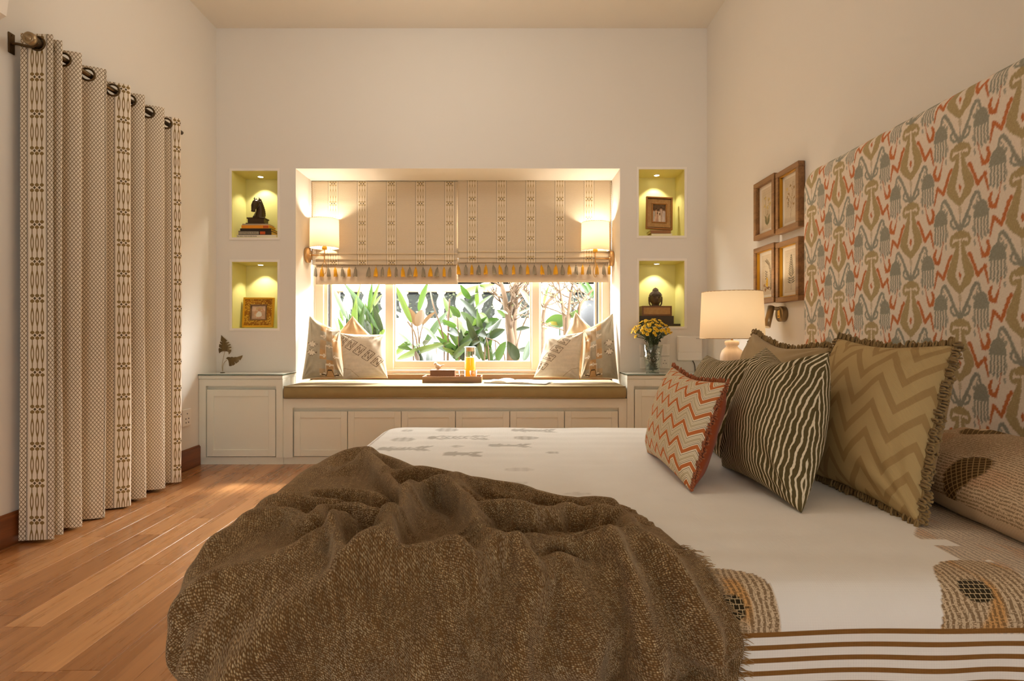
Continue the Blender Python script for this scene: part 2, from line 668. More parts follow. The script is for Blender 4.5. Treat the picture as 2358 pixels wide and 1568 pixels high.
# wooden baseboard on the left wall, with a small top bead
M_base = wood('baseboard_wood', (98, 52, 22), (134, 76, 36), 0.35, 1.0, 1)
q = MB().box((XL, YN, 0.0), (XL + 0.016, 3.985, 0.132), 0.002)
q.box((XL, YN, 0.128), (XL + 0.011, 3.985, 0.142), 0.004)
struct('b', q.build('baseboard_left', M_base))
q = MB().box((XR - 0.016, YN, 0.0), (XR, 3.985, 0.132), 0.002); q.box((XR - 0.011, YN, 0.128), (XR, 3.985, 0.142), 0.004)
struct('b', q.build('baseboard_right', M_base))

# ------------------------------------------------------------------ window
M_frame = plain('window_frame_coating', (236, 222, 202), 0.4, var=0.02)
M_gasket = plain('rubber_gasket', (38, 38, 38), 0.7)
M_sill = wood('sill_wood', (104, 74, 46), (140, 104, 68), 0.4, 1.0, 0)
b = NB('window_glass', rough=0.0)
nt = b.nt
tr = b.node('ShaderNodeBsdfTransparent'); tr.inputs[0].default_value = (0.97, 0.99, 0.98, 1)
gl = b.node('ShaderNodeBsdfGlossy'); gl.inputs['Roughness'].default_value = 0.0
fr = b.node('ShaderNodeLayerWeight'); fr.inputs[0].default_value = 0.12
mx = b.node('ShaderNodeMixShader')
nt.links.new(fr.outputs[0], mx.inputs[0]); nt.links.new(tr.outputs[0], mx.inputs[1]); nt.links.new(gl.outputs[0], mx.inputs[2])
nt.links.new(mx.outputs[0], b.out.inputs[0])
M_pane = b.mat

win = struct('w', thing('window_1', None, None, (0, 4.70, 0.58)))
wy0, wy1 = 4.645, 4.745
ZT = AZ1
bar('jamb', (AX0, wy0, 0.60), (-1.50, wy1, ZT), M_frame, win, 0.004)
bar('jamb', (-1.502, wy0 + 0.02, 0.60), (-1.470, wy1, ZT), M_frame, win, 0.003)
bar('gasket', (-1.471, wy0 + 0.03, 0.66), (-1.464, wy1 - 0.03, ZT), M_gasket, win)
bar('jamb', (0.79, wy0, 0.60), (AX1, wy1, ZT), M_frame, win, 0.004)
bar('jamb', (0.764, wy0 + 0.02, 0.60), (0.792, wy1, ZT), M_frame, win, 0.003)
bar('gasket', (0.757, wy0 + 0.03, 0.66), (0.765, wy1 - 0.03, ZT), M_gasket, win)
bar('head', (AX0, wy0, ZT - 0.06), (AX1, wy1, ZT), M_frame, win, 0.004)
q = MB().box((AX0, wy0 - 0.015, 0.60), (AX1, wy1, 0.628), 0.003)
q.box((-1.47, wy0 + 0.01, 0.626), (0.76, wy0 + 0.022, 0.645), 0.002); q.box((-1.47, wy1 - 0.03, 0.626), (0.76, wy1 - 0.018, 0.645), 0.002)
q.build('bottom_track', M_frame, win)
for (a, c) in ((-0.995, -0.925), (0.212, 0.278)):
    bar('mullion', (a, wy0, 0.628), (c, wy1 - 0.02, ZT - 0.05), M_frame, win, 0.004)
for (a, c, py) in ((-1.464, -0.99, 0.70), (-0.93, 0.215, 0.69), (0.275, 0.757, 0.71)):
    s = MB()
    yy0, yy1 = (4.70, 4.738) if a != -0.93 else (4.668, 4.70)
    w_ = 0.018
    s.box((a, yy0, 0.645), (c, yy1, 0.70), 0.003); s.box((a, yy0, ZT - 0.1), (c, yy1, ZT - 0.05), 0.003)
    s.box((a, yy0, 0.70), (a + w_, yy1, ZT - 0.1), 0.002); s.box((c - w_, yy0, 0.70), (c, yy1, ZT - 0.1), 0.002)
    sash = s.build('sash', M_frame, win)
    yp = (yy0 + yy1) / 2
    MB().add([(a + w_ - 0.004, yp, 0.695), (c - w_ + 0.004, yp, 0.695), (c - w_ + 0.004, yp, ZT - 0.09), (a + w_ - 0.004, yp, ZT - 0.09)], [(0, 1, 2, 3)]).build('pane', M_pane, sash)
struct('t', MB().box((AX0, 4.555, 0.556), (AX1, 4.66, 0.60), 0.004).build('trim_5', M_sill))   # brown sill board behind the seat cushion

# ------------------------------------------------------------------ built-in cabinets under the window
def door(parent, x0, x1, z0, z1, yf, st=0.047):
    """shaker door: stiles, rails and a sunk panel"""
    d = MB()
    d.box((x0, yf, z0), (x0 + st, yf + 0.02, z1), 0.0015); d.box((x1 - st, yf, z0), (x1, yf + 0.02, z1), 0.0015)
    d.box((x0 + st, yf, z0), (x1 - st, yf + 0.02, z0 + st), 0.0015); d.box((x0 + st, yf, z1 - st), (x1 - st, yf + 0.02, z1), 0.0015)
    dr = d.build('door', M_cab, parent)
    MB().box((x0 + st - 0.002, yf + 0.006, z0 + st - 0.002), (x1 - st + 0.002, yf + 0.018, z1 - st + 0.002)).build('panel', M_cab, dr)
    return dr


def side_cabinet(x0, x1, label, dx0, dx1):
    t = thing('cabinet', label, 'cabinet', ((x0 + x1) / 2, 4.1, 0))
    yf = 3.985
    c = MB()
    c.box((x0, yf, 0.05), (dx0 - 0.006, YB, 0.555)); c.box((dx1 + 0.006, yf, 0.05), (x1, YB, 0.555))
    c.box((x0, yf, 0.555), (x1, YB, 0.6035))
    c.box((dx0 - 0.006, yf + 0.03, 0.05), (dx1 + 0.006, YB - 0.01, 0.555))
    c.build('carcass', M_cab, t)
    bar('top_rail', (x0 - 0.001, yf - 0.006, 0.607), (x1 + 0.001, YB, 0.6295), M_cab, t, 0.0015)
    bar('shadow_line', (x0, yf + 0.004, 0.6035), (x1, YB, 0.608), M_cab, t)
    bar('plinth', (x0 + 0.006, yf + 0.012, 0.0), (x1, YB, 0.052), M_cab, t)
    door(t, dx0, dx1, 0.058, 0.530, yf, 0.048)
    return t

side_cabinet(XL + 0.003, AX0 - 0.001, 'pale sage built-in cabinet under the metal leaf ornament, with one shaker door', -2.112, -1.628)
side_cabinet(AX1 + 0.001, XR - 0.003, 'pale sage built-in cabinet under the vase of yellow flowers', 0.91, 1.40)
b = NB('green_edged_glass', rough=0.03, color=lin(206, 216, 205), spec=0.6)
g_ = b.geo(); nrm = b.node('ShaderNodeNewGeometry'); sp = b.node('ShaderNodeSeparateXYZ'); b.nt.links.new(nrm.outputs['Normal'], sp.inputs[0])
b.color(b.mix(V(b, sp.outputs[2]).abs().gt(0.7), lin(46, 66, 52), lin(206, 208, 194)))
M_gtop = b.mat
tag(MB().box((XL + 0.003, 3.972, 0.6305), (AX0 + 0.004, YB - 0.001, 0.6405), 0.0015).build('glass_top', M_gtop), 'green edged glass top on the cabinet under the metal leaf ornament', 'glass top')
tag(MB().box((AX1 - 0.004, 3.972, 0.6305), (XR - 0.003, YB - 0.001, 0.6405), 0.0015).build('glass_top', M_gtop), 'green edged glass top under the vase of yellow flowers', 'glass top')

bench = thing('window_bench', 'pale sage built-in window bench with six shaker doors', 'bench', (-0.36, 4.2, 0))
yf = 3.992
c = MB()
c.box((AX0, yf, 0.05), (-1.508, 4.598, 0.402)); c.box((0.798, yf, 0.05), (AX1, 4.598, 0.402))
c.box((AX0, yf, 0.402), (AX1, 4.598, 0.4655)); c.box((-1.508, yf + 0.026, 0.05), (0.798, 4.59, 0.402))
c.build('carcass', M_cab, bench)
bar('plinth', (AX0, yf + 0.012, 0.0), (AX1, 4.55, 0.052), M_cab, bench)
for a, c_ in ((677, 799.3), (801, 923), (924.6, 1048), (1049.6, 1173), (1174.6, 1299), (1300.6, 1423)):
    door(bench, (a - 1165) / 325.6, (c_ - 1165) / 325.6, 0.058, 0.376, yf, 0.045)

# long seat cushion
M_seat = fabric('olive_linen', (150, 128, 84), thread=1500.0, bump=0.2)
def slab_cushion(name, lo, hi, r, mat, nx=60, ny=14, puff=0.006):
    lo, hi = np.array(lo), np.array(hi)
    q = MB().box(lo, hi, r)
    me = bpy.data.meshes.new(name); bm = bmesh.new()
    vs = [bm.verts.new(p) for p in q.v]
    for f in q.f: bm.faces.new([vs[i] for i in f])
    bmesh.ops.bevel(bm, geom=bm.edges[:], offset=r * 0.35, segments=2, affect='EDGES')
    bm.normal_update()
    uvl = bm.loops.layers.uv.new('UVMap')
    for f in bm.faces:
        f.smooth = True; n = f.normal
        for l in f.loops:
            c = l.vert.co
            l[uvl].uv = (c.x, c.y) if abs(n.z) > 0.6 else ((c.x, c.z) if abs(n.y) > 0.6 else (c.y, c.z))
    bm.to_mesh(me); bm.free(); me.materials.append(mat)
    return me
seat = link_mesh('seat_cushion', slab_cushion('seat_cushion', (AX0 + 0.003, 3.968, 0.467), (AX1 - 0.003, 4.55, 0.556), 0.014, M_seat))
tag(seat, 'long olive linen seat cushion along the window bench', 'cushion')
cord = []
M_seatpipe = fabric('olive_piping', (132, 110, 70), thread=1500.0)
for z in (0.470, 0.553):
    MB().tube([(AX0 + 0.014, 3.9695, z), (AX1 - 0.014, 3.9695, z)], 0.0035, 6).build('piping', M_seatpipe, seat)
# ------------------------------------------------------------------ bed, bedspread, throw, headboard, cushions
BX0, BY0, BY1, BZ = -0.570, 0.93, 2.60, 0.50               # foot edge, near edge, far edge, top of the bed
HBX = 1.405                                                 # face of the headboard

M_divan = plain('divan_cloth', (196, 180, 156), 0.9)
bed = thing('bed', 'low double bed with its head against the patterned headboard, under the cream bedspread', 'bed', (0.4, 1.7, 0))
bar('base', (BX0 + 0.06, BY0 + 0.06, 0.06), (HBX - 0.01, BY1 - 0.06, 0.26), M_divan, bed, 0.02)
bar('mattress', (BX0 + 0.03, BY0 + 0.03, 0.262), (HBX - 0.01, BY1 - 0.03, BZ - 0.02), M_divan, bed, 0.03)
for x in (BX0 + 0.14, HBX - 0.14):
    for y in (BY0 + 0.14, BY1 - 0.14):
        bar('leg', (x - 0.03, y - 0.03, 0), (x + 0.03, y + 0.03, 0.06), M_base, bed, 0.003)


def over_bed(s, t, Rc=0.12, re=0.07, lift=0.0, bz=BZ):
    """lays bed-plane coordinates over the mattress: flat on top, rounded over the edges, hanging below; returns points and normals"""
    dx = np.minimum(s - (BX0 + Rc), 0)
    dy = np.where(t < BY0 + Rc, t - (BY0 + Rc), np.where(t > BY1 - Rc, t - (BY1 - Rc), 0))
    r = np.hypot(dx, dy)
    ux = np.divide(dx, r, out=np.zeros_like(r), where=r > 1e-9); uy = np.divide(dy, r, out=np.zeros_like(r), where=r > 1e-9)
    f = Rc - re
    th = np.clip((r - f) / re, 0, PI / 2)
    out = np.where(r < f, r, f + re * np.sin(th))
    drop = np.where(r < f, 0, re * (1 - np.cos(th)) + np.maximum(r - f - re * PI / 2, 0))
    nrm = np.stack([ux * np.sin(th), uy * np.sin(th), np.cos(th)], -1)
    X = s - dx + ux * out; Y = t - dy + uy * out; Z = bz - drop
    return np.stack([X, Y, Z], -1) + nrm * (lift if np.isscalar(lift) else lift[..., None]), nrm


def bedpx(px, py, z=BZ):
    k = (py - 770.0) / (CAMZ - z)
    return ((px - 1165.0) / k, FPX / k)


# --- bedspread
def spaced(a, b, fine0, fine1, df, dc):
    out = [a]
    while out[-1] < b:
        out.append(out[-1] + (df if fine0 <= out[-1] <= fine1 else dc))
    return np.array(out)
sv = spaced(BX0 - 0.40, HBX - 0.012, 0.22, 1.10, 0.004, 0.009)
tv = spaced(BY0 - 0.40, BY1 + 0.40, 0.84, 1.12, 0.003, 0.0095)
S, T = np.meshgrid(sv, tv, indexing='ij')
P, N = over_bed(S, T)
low = np.clip((BZ - 0.06 - P[..., 2]) / 0.3, 0, 1)
wob = 0.012 * low * (np.sin(S * 23 + 2 * np.sin(S * 7)) * (np.abs(N[..., 1])) + np.sin(T * 19 + 1.3) * np.abs(N[..., 0]))
P += N * wob[..., None]
P[..., 2] += 0.004 * (vnoise(S * 5, T * 3.2, 3) - 0.5) * sstep(0.9, 0.995, N[..., 2]) + 0.0012 * np.sin(T * 60 + 4 * vnoise(S * 2, T * 2, 5)) * vnoise(S * 3, T * 4, 8) * sstep(0.9, 0.995, N[..., 2])
P[..., 2] = np.maximum(P[..., 2], 0.012)
c = np.zeros(S.shape + (4,), np.float32)                    # R script print, G dark medallions, B woven bands, A pale motifs
def patch(x0, x1, t0, t1, r=0.07):
    X0, X1 = x0 + r, x1 - r
    d = np.hypot(np.maximum(np.maximum(X0 - S, S - X1), 0), np.maximum(T - (t1 - r), 0))
    e = (vnoise(S * 240, T * 30, 4) - 0.5) * 0.006
    return ((d + e < r) & (T > t0)).astype(np.float32)
Sk = S; S = S - (T - 0.89) * 0.35; pb = patch(0.715, 0.865, 0.888, 1.05); S = Sk
c[..., 0] = np.maximum(patch(0.20, 0.455, 0.888, 1.015), pb)
head = ((S > 0.80 + 0.05 * np.floor(vnoise(S * 3, T * 22, 9) * 3)) & (T > 0.90) & (T < 1.6) & (S > 0.60 + (T - 0.9) * 0.9)).astype(np.float32)
c[..., 0] = np.maximum(c[..., 0], head * 0.75)
for (cx, cy) in ((0.373, 0.927), (0.798, 0.956)):
    a_, b_ = (S - cx) / 0.0245, (T - cy) / 0.0205
    m_ = (np.abs(a_) ** 3 + np.abs(b_) ** 3 < 1) | ((np.abs(b_) < 0.4 * (1.35 - np.abs(a_))) & (np.abs(a_) < 1.25))
    c[..., 1] = np.maximum(c[..., 1], m_)
c[..., 2] = np.maximum(c[..., 2], 0.6 * sstep(0.004, 0.002, np.abs(S + 0.52)) * (T > 0.9))
k3 = 3.3686
for (zx, zy, w_, h_) in ((463, 142, 90, 16), (770, 135, 180, 26), (428, 208, 190, 30), (850, 265, 100, 17), (1380, 195, 190, 24), (1590, 308, 110, 18), (1330, 440, 230, 30), (1310, 550, 180, 22), (1780, 630, 200, 26)):
    cx, cy = bedpx(800 + zx / k3, 950 + zy / k3); x2, _ = bedpx(800 + (zx + w_ / 2) / k3, 950 + zy / k3); _, y2 = bedpx(800 + zx / k3, 950 + (zy - h_ / 2) / k3)
    m_ = (((S - cx) / (x2 - cx)) ** 2 + ((T - cy) / (y2 - cy)) ** 2 < 1)
    c[..., 3] = np.maximum(c[..., 3], m_ * (0.85 if zy < 400 else 0.4) * (0.75 + 0.25 * np.sin(S * 500)))
for (zx0, zx1, zy, wd) in ((640, 1060, 195, 1.0), (250, 600, 280, 0.9), (1110, 1380, 255, 0.7), (1285, 1580, 138, 0.9), (760, 1000, 322, 0.7)):
    (xa, ya), (xb, yb_) = bedpx(800 + zx0 / k3, 950 + zy / k3), bedpx(800 + zx1 / k3, 950 + zy / k3)
    d, _ = seg_d(S, T, xa, ya, xb, yb_)
    m_ = d < 0.004
    L_ = xb - xa
    for j in range(9):                                       # paired leaves up the printed stem
        f_ = 0.08 + 0.105 * j
        for sg in (-1, 1):
            l_ = 0.05 * wd * (1.0 if j in (0, 6, 7, 8) else 0.6)
            d, tt = seg_d(S, T, xa + L_ * f_, ya, xa + L_ * f_ + l_ * 0.9, ya + sg * l_ * 1.1)
            m_ |= d < 0.007 * np.sin(PI * np.clip(tt, 0.05, 0.95))
    m_ |= (((S - xa - 0.01) / 0.02) ** 2 + ((T - ya) / 0.03) ** 2 < 1)
    c[..., 3] = np.maximum(c[..., 3], m_ * 0.9)

b = NB('bedspread_cotton', rough=0.92, spec=0.1)
b.set('Sheen Weight', 0.1)
u3, u, v = b.uv()
cv, cr, cg, cb = b.col(); ca = V(b, cv.k.node.outputs['Alpha'])
n0 = b.noise(u3, 9.0, 3.0)
base = b.mix(n0, lin(235, 230, 221), lin(245, 240, 232))
nl = b.noise(u3, 26.0, 1.0)
lines = ((u * 96.0 + (nl - 0.5) * 1.3).tri())
dash = b.noise(b.vec(u * 130.0, v * 420.0, 0.0), 1.0, 1.0)
cuts = b.noise(b.vec(u * 420.0, v * 300.0, 3.0), 1.0, 0.0)
script = lines.ss(0.42, 0.60) * dash.gt(0.42) + cuts.gt(0.60) * 0.7
tint = b.noise(b.vec(u * 18.0, v * 7.0, 1.0), 1.0, 1.0)
pbase = b.mix(tint.ss(0.54, 0.66), lin(208, 184, 150), lin(206, 156, 96))
pcol = b.mix(script.min(1.0) * 0.8, pbase, lin(112, 84, 52))
col_ = b.mix(cr, base, pcol)
hexl = ((u * 112.0 + (v * 118.0).floor() * 0.5).tri().gt(0.85)).max((v * 118.0).tri().gt(0.86))
col_ = b.mix(cg, col_, b.mix(hexl, lin(52, 42, 24), lin(196, 172, 132)))
pw_ = (v + (u * 7.5).sin() * 0.0022 + (u * 19.0).sin() * 0.001 - (u - 0.3) * 0.016 - 0.8835) / -0.0215
stripe = ((pw_ + 0.5).fract() - 0.5).abs().ss(0.22, 0.17) * pw_.gt(-0.5) * pw_.lt(9.5)
cb = cb.max(stripe)
col_ = b.mix(cb, col_, b.mix(b.noise(b.vec(u * 60, v * 900, 0.0), 1.0, 1.0), lin(120, 82, 38), lin(150, 106, 54)))
col_ = b.mix(ca * 0.62, col_, lin(126, 112, 88))
b.color(col_)
wv = (u * 1500.0).sin() * 0.5 + (v * 1500.0).sin() * 0.5
b.bump(wv * 0.4 + b.noise(b.vec(u * 160, v * 40, 0.0), 1.0, 2.0) + cb * 0.8, 0.22, 0.0016)
M_spread = b.mat
tag(mobj('bedspread', P.reshape(-1, 3), grid_faces(len(sv), len(tv)), M_spread, smooth=True, uvs=np.stack([S, T], -1).reshape(-1, 2), cols=c.reshape(-1, 4)),
    'cream cotton bedspread with block prints and ochre woven stripes over the bed', 'bedspread')

# --- headboard with the ikat print
TW, TH = 0.424, 0.272
tx = np.linspace(0, TW, 424, endpoint=False); tz = np.linspace(0, TH, 272, endpoint=False)
A0, B0 = np.meshgrid(tx, tz, indexing='ij')
ikat = np.zeros(A0.shape + (3,))                             # R grey-blue, G khaki, B orange
jit = (vnoise(A0 * 60, B0 * 520, 1) - 0.5) * 0.0042 + (vnoise(A0 * 30, B0 * 160, 2) - 0.5) * 0.004
def soft(d, w): return sstep(w + 0.0011, w - 0.0011, d)
for ci in (0, 1, 2):
    for kk in (-1, 0, 1, 2):
        a = A0 - ci * TW / 2; bb = B0 - (kk * TH + (TH / 2 if ci % 2 else 0))
        if ci == 2: a = A0 - TW
        if ci == 2: bb = B0 - kk * TH
        sgn = np.sign(a); a = a + 0.0
        bj = bb + (vnoise(A0 * 420 + 9, B0 * 50, 6) - 0.5) * 0.005
        h = np.abs(a + jit * 0.8)
        # khaki vase
        prof_b = np.array([-0.062, -0.050, -0.030, -0.008, 0.015, 0.045, 0.075, 0.092, 0.108, 0.124, 0.136])
        prof_w = np.array([0.000, 0.014, 0.038, 0.053, 0.050, 0.034, 0.021, 0.017, 0.023, 0.027, 0.015])
        W = np.interp(bj, prof_b, prof_w, left=-1, right=-1)
        kh = soft(h - W, 0.0)
        scroll = [(0.012, 0.128), (0.030, 0.121), (0.036, 0.106), (0.033, 0.094), (0.024, 0.090), (0.021, 0.097)]
        kh = np.maximum(kh, soft(line_d(h, bj, scroll), 0.0058))
        ib = np.array([-0.034, -0.022, -0.004, 0.020, 0.045, 0.080, 0.104, 0.112]); iw = np.array([0.0, 0.009, 0.0175, 0.0125, 0.0065, 0.0036, 0.003, 0.007])
        hole = soft(h - np.interp(bj, ib, iw, left=-1, right=-1), 0.0)
        notch = soft(line_d(h, bj, [(0.011, 0.107), (0.020, 0.108), (0.026, 0.1035)]), 0.0035)
        kh = kh * (1 - hole) * (1 - notch)
        kh = np.maximum(kh, 0.6 * soft(np.hypot(h / 0.0065, (bj + 0.073) / 0.0125) - 1, 0.0))
        ikat[..., 1] = np.maximum(ikat[..., 1], kh)
        # orange drop in the vase, zigzags and hooks
        og = soft(np.abs(h) / 0.0060 + np.abs(bj + 0.002) / 0.0155 - 1, 0.0)
        zz = [(0.034, 0.060), (0.041, 0.052), (0.066, -0.008), (0.091, 0.018), (0.104, -0.036)]
        ww = [0.0062, 0.0056, 0.0062, 0.0055, 0.0028]
        for i in range(4):
            d, tt = seg_d(h, bj, *zz[i], *zz[i + 1])
            og = np.maximum(og, soft(d - (ww[i] + (ww[i + 1] - ww[i]) * tt), 0.0))
        hk = [(0.066, 0.114), (0.073, 0.082), (0.086, 0.047), (0.099, 0.050), (0.106, 0.068), (0.099, 0.088)]
        hw = [0.0013, 0.0020, 0.0066, 0.0076, 0.0058, 0.0048]
        for i in range(5):
            d, tt = seg_d(h, bj, *hk[i], *hk[i + 1])
            og = np.maximum(og, soft(d - (hw[i] + (hw[i + 1] - hw[i]) * tt), 0.0))
        ikat[..., 2] = np.maximum(ikat[..., 2], og)
        # grey-blue wings, combs, curls and dots
        gb = soft(seg_d(h, bj, 0.0, -0.086, 0.0, -0.130)[0] - np.interp(bj, [-0.13, -0.086], [0.0045, 0.0012]), 0.0)
        wing = [(0.002, -0.134), (0.022, -0.100), (0.044, -0.052), (0.060, -0.030), (0.070, -0.034), (0.0755, -0.056)]
        wd_ = [0.0075, 0.0058, 0.0056, 0.0055, 0.0048, 0.0040]
        for i in range(5):
            d, tt = seg_d(h, bj, *wing[i], *wing[i + 1])
            gb = np.maximum(gb, soft(d - (wd_[i] + (wd_[i + 1] - wd_[i]) * tt), 0.0))
        cl = [(0.006, -0.128), (0.022, -0.126), (0.034, -0.116), (0.037, -0.103), (0.030, -0.095), (0.023, -0.101)]
        gb = np.maximum(gb, soft(line_d(h, bj, cl), 0.0042))
        dome = (np.hypot((h - 0.078) / 0.0285, (bj + 0.106) / 0.048) < 1) & (bj > -0.108)
        gb = np.maximum(gb, dome * 1.0)
        for i in range(5):
            x_c = 0.078 + (i - 2) * 0.0112
            bot = -0.168 + 0.004 * abs(i - 2)
            gb = np.maximum(gb, soft(seg_d(h, bj, x_c, -0.09, x_c, bot)[0], 0.0034))
        for (dx_, dy_, rx, ry) in ((0.052, -0.073, 0.0042, 0.008), (0.061, -0.062, 0.004, 0.007), (0.0655, -0.050, 0.003, 0.005), (0.049, -0.140, 0.003, 0.010), (0.055, 0.092, 0.0036, 0.010), (0.080, 0.100, 0.003, 0.006), (0.093, 0.108, 0.003, 0.007), (0.105, 0.112, 0.003, 0.006), (0.056, -0.150, 0.003, 0.006)):
            gb = np.maximum(gb, 0.85 * soft(np.hypot((h - dx_) / rx, (bj - dy_) / ry) - 1, 0.0))
        ikat[..., 0] = np.maximum(ikat[..., 0], gb)

hy0, hy1, hz0, hz1, hd = 0.75, 2.70, 0.08, 1.692, HBX
ya = np.concatenate([np.arange(hy0, 1.35, 0.006), np.arange(1.35, hy1 + 0.12, 0.0032)])
za = np.arange(0.44, hz1 + 0.12, 0.0032)
YY, ZZ = np.meshgrid(ya, za, indexing='ij')
Rc, re = 0.10, 0.055
dy = np.where(YY > hy1 - Rc, YY - (hy1 - Rc), 0); dz = np.where(ZZ > hz1 - Rc, ZZ - (hz1 - Rc), 0)
r = np.hypot(dy, dz); uy = np.divide(dy, r, out=np.zeros_like(r), where=r > 1e-9); uz = np.divide(dz, r, out=np.zeros_like(r), where=r > 1e-9)
f = Rc - re; th = np.clip((r - f) / re, 0, PI / 2)
out = np.where(r < f, r, f + re * np.sin(th)); dep = np.where(r < f, 0, re * (1 - np.cos(th)) + np.maximum(r - f - re * PI / 2, 0))
HP = np.stack([np.minimum(hd + dep, XR - 0.002), YY - dy + uy * out, ZZ - dz + uz * out], -1)
ia = np.mod(YY - 1.747 + 10 * TW, TW) / TW * 424; ib_ = np.mod(ZZ - 1.377 + 10 * TH, TH) / TH * 272
def bil(img, x, y):
    x0 = np.floor(x).astype(int); y0 = np.floor(y).astype(int); fx = (x - x0)[..., None]; fy = (y - y0)[..., None]
    n0, n1 = img.shape[:2]
    g = lambda i, j: img[i % n0, j % n1]
    return (g(x0, y0) * (1 - fx) + g(x0 + 1, y0) * fx) * (1 - fy) + (g(x0, y0 + 1) * (1 - fx) + g(x0 + 1, y0 + 1) * fx) * fy
hc = bil(ikat, ia, ib_)
b = NB('ikat_linen', rough=0.9, spec=0.12)
u3, u, v = b.uv()
cv, cr, cg, cb = b.col()
slub = b.noise(b.vec(u * 90.0, v * 900.0, 0.0), 1.0, 2.0); slub2 = b.noise(b.vec(u * 900.0, v * 90.0, 0.0), 1.0, 2.0)
th_ = slub * 0.5 + slub2 * 0.5
base = b.mix(th_.ss(0.35, 0.65), lin(228, 212, 192), lin(242, 228, 210))
c1 = b.mix(th_.ss(0.35, 0.7), lin(128, 128, 112), lin(158, 156, 140))
c2 = b.mix(th_.ss(0.35, 0.7), lin(160, 138, 92), lin(188, 168, 122))
c3 = b.mix(th_.ss(0.35, 0.7), lin(180, 92, 38), lin(206, 122, 62))
b.color(b.mix(cb * 0.95, b.mix(cg * 0.95, b.mix(cr * 0.92, base, c1), c2), c3))
b.bump(th_, 0.25, 0.0012)
M_ikat = b.mat
hb = thing('headboard', 'tall upholstered headboard in cream ikat linen with khaki vases and orange zigzags', 'headboard', (1.45, 1.5, 0))
mobj('upholstery', HP.reshape(-1, 3), grid_faces(len(ya), len(za))[:, ::-1], M_ikat, hb, smooth=True, uvs=np.stack([YY, ZZ], -1).reshape(-1, 2), cols=hc.reshape(-1, 3))
bar('backing_board', (HBX + 0.06, hy0, 0.0), (XR - 0.001, hy1 - 0.06, 1.60), M_divan, hb)
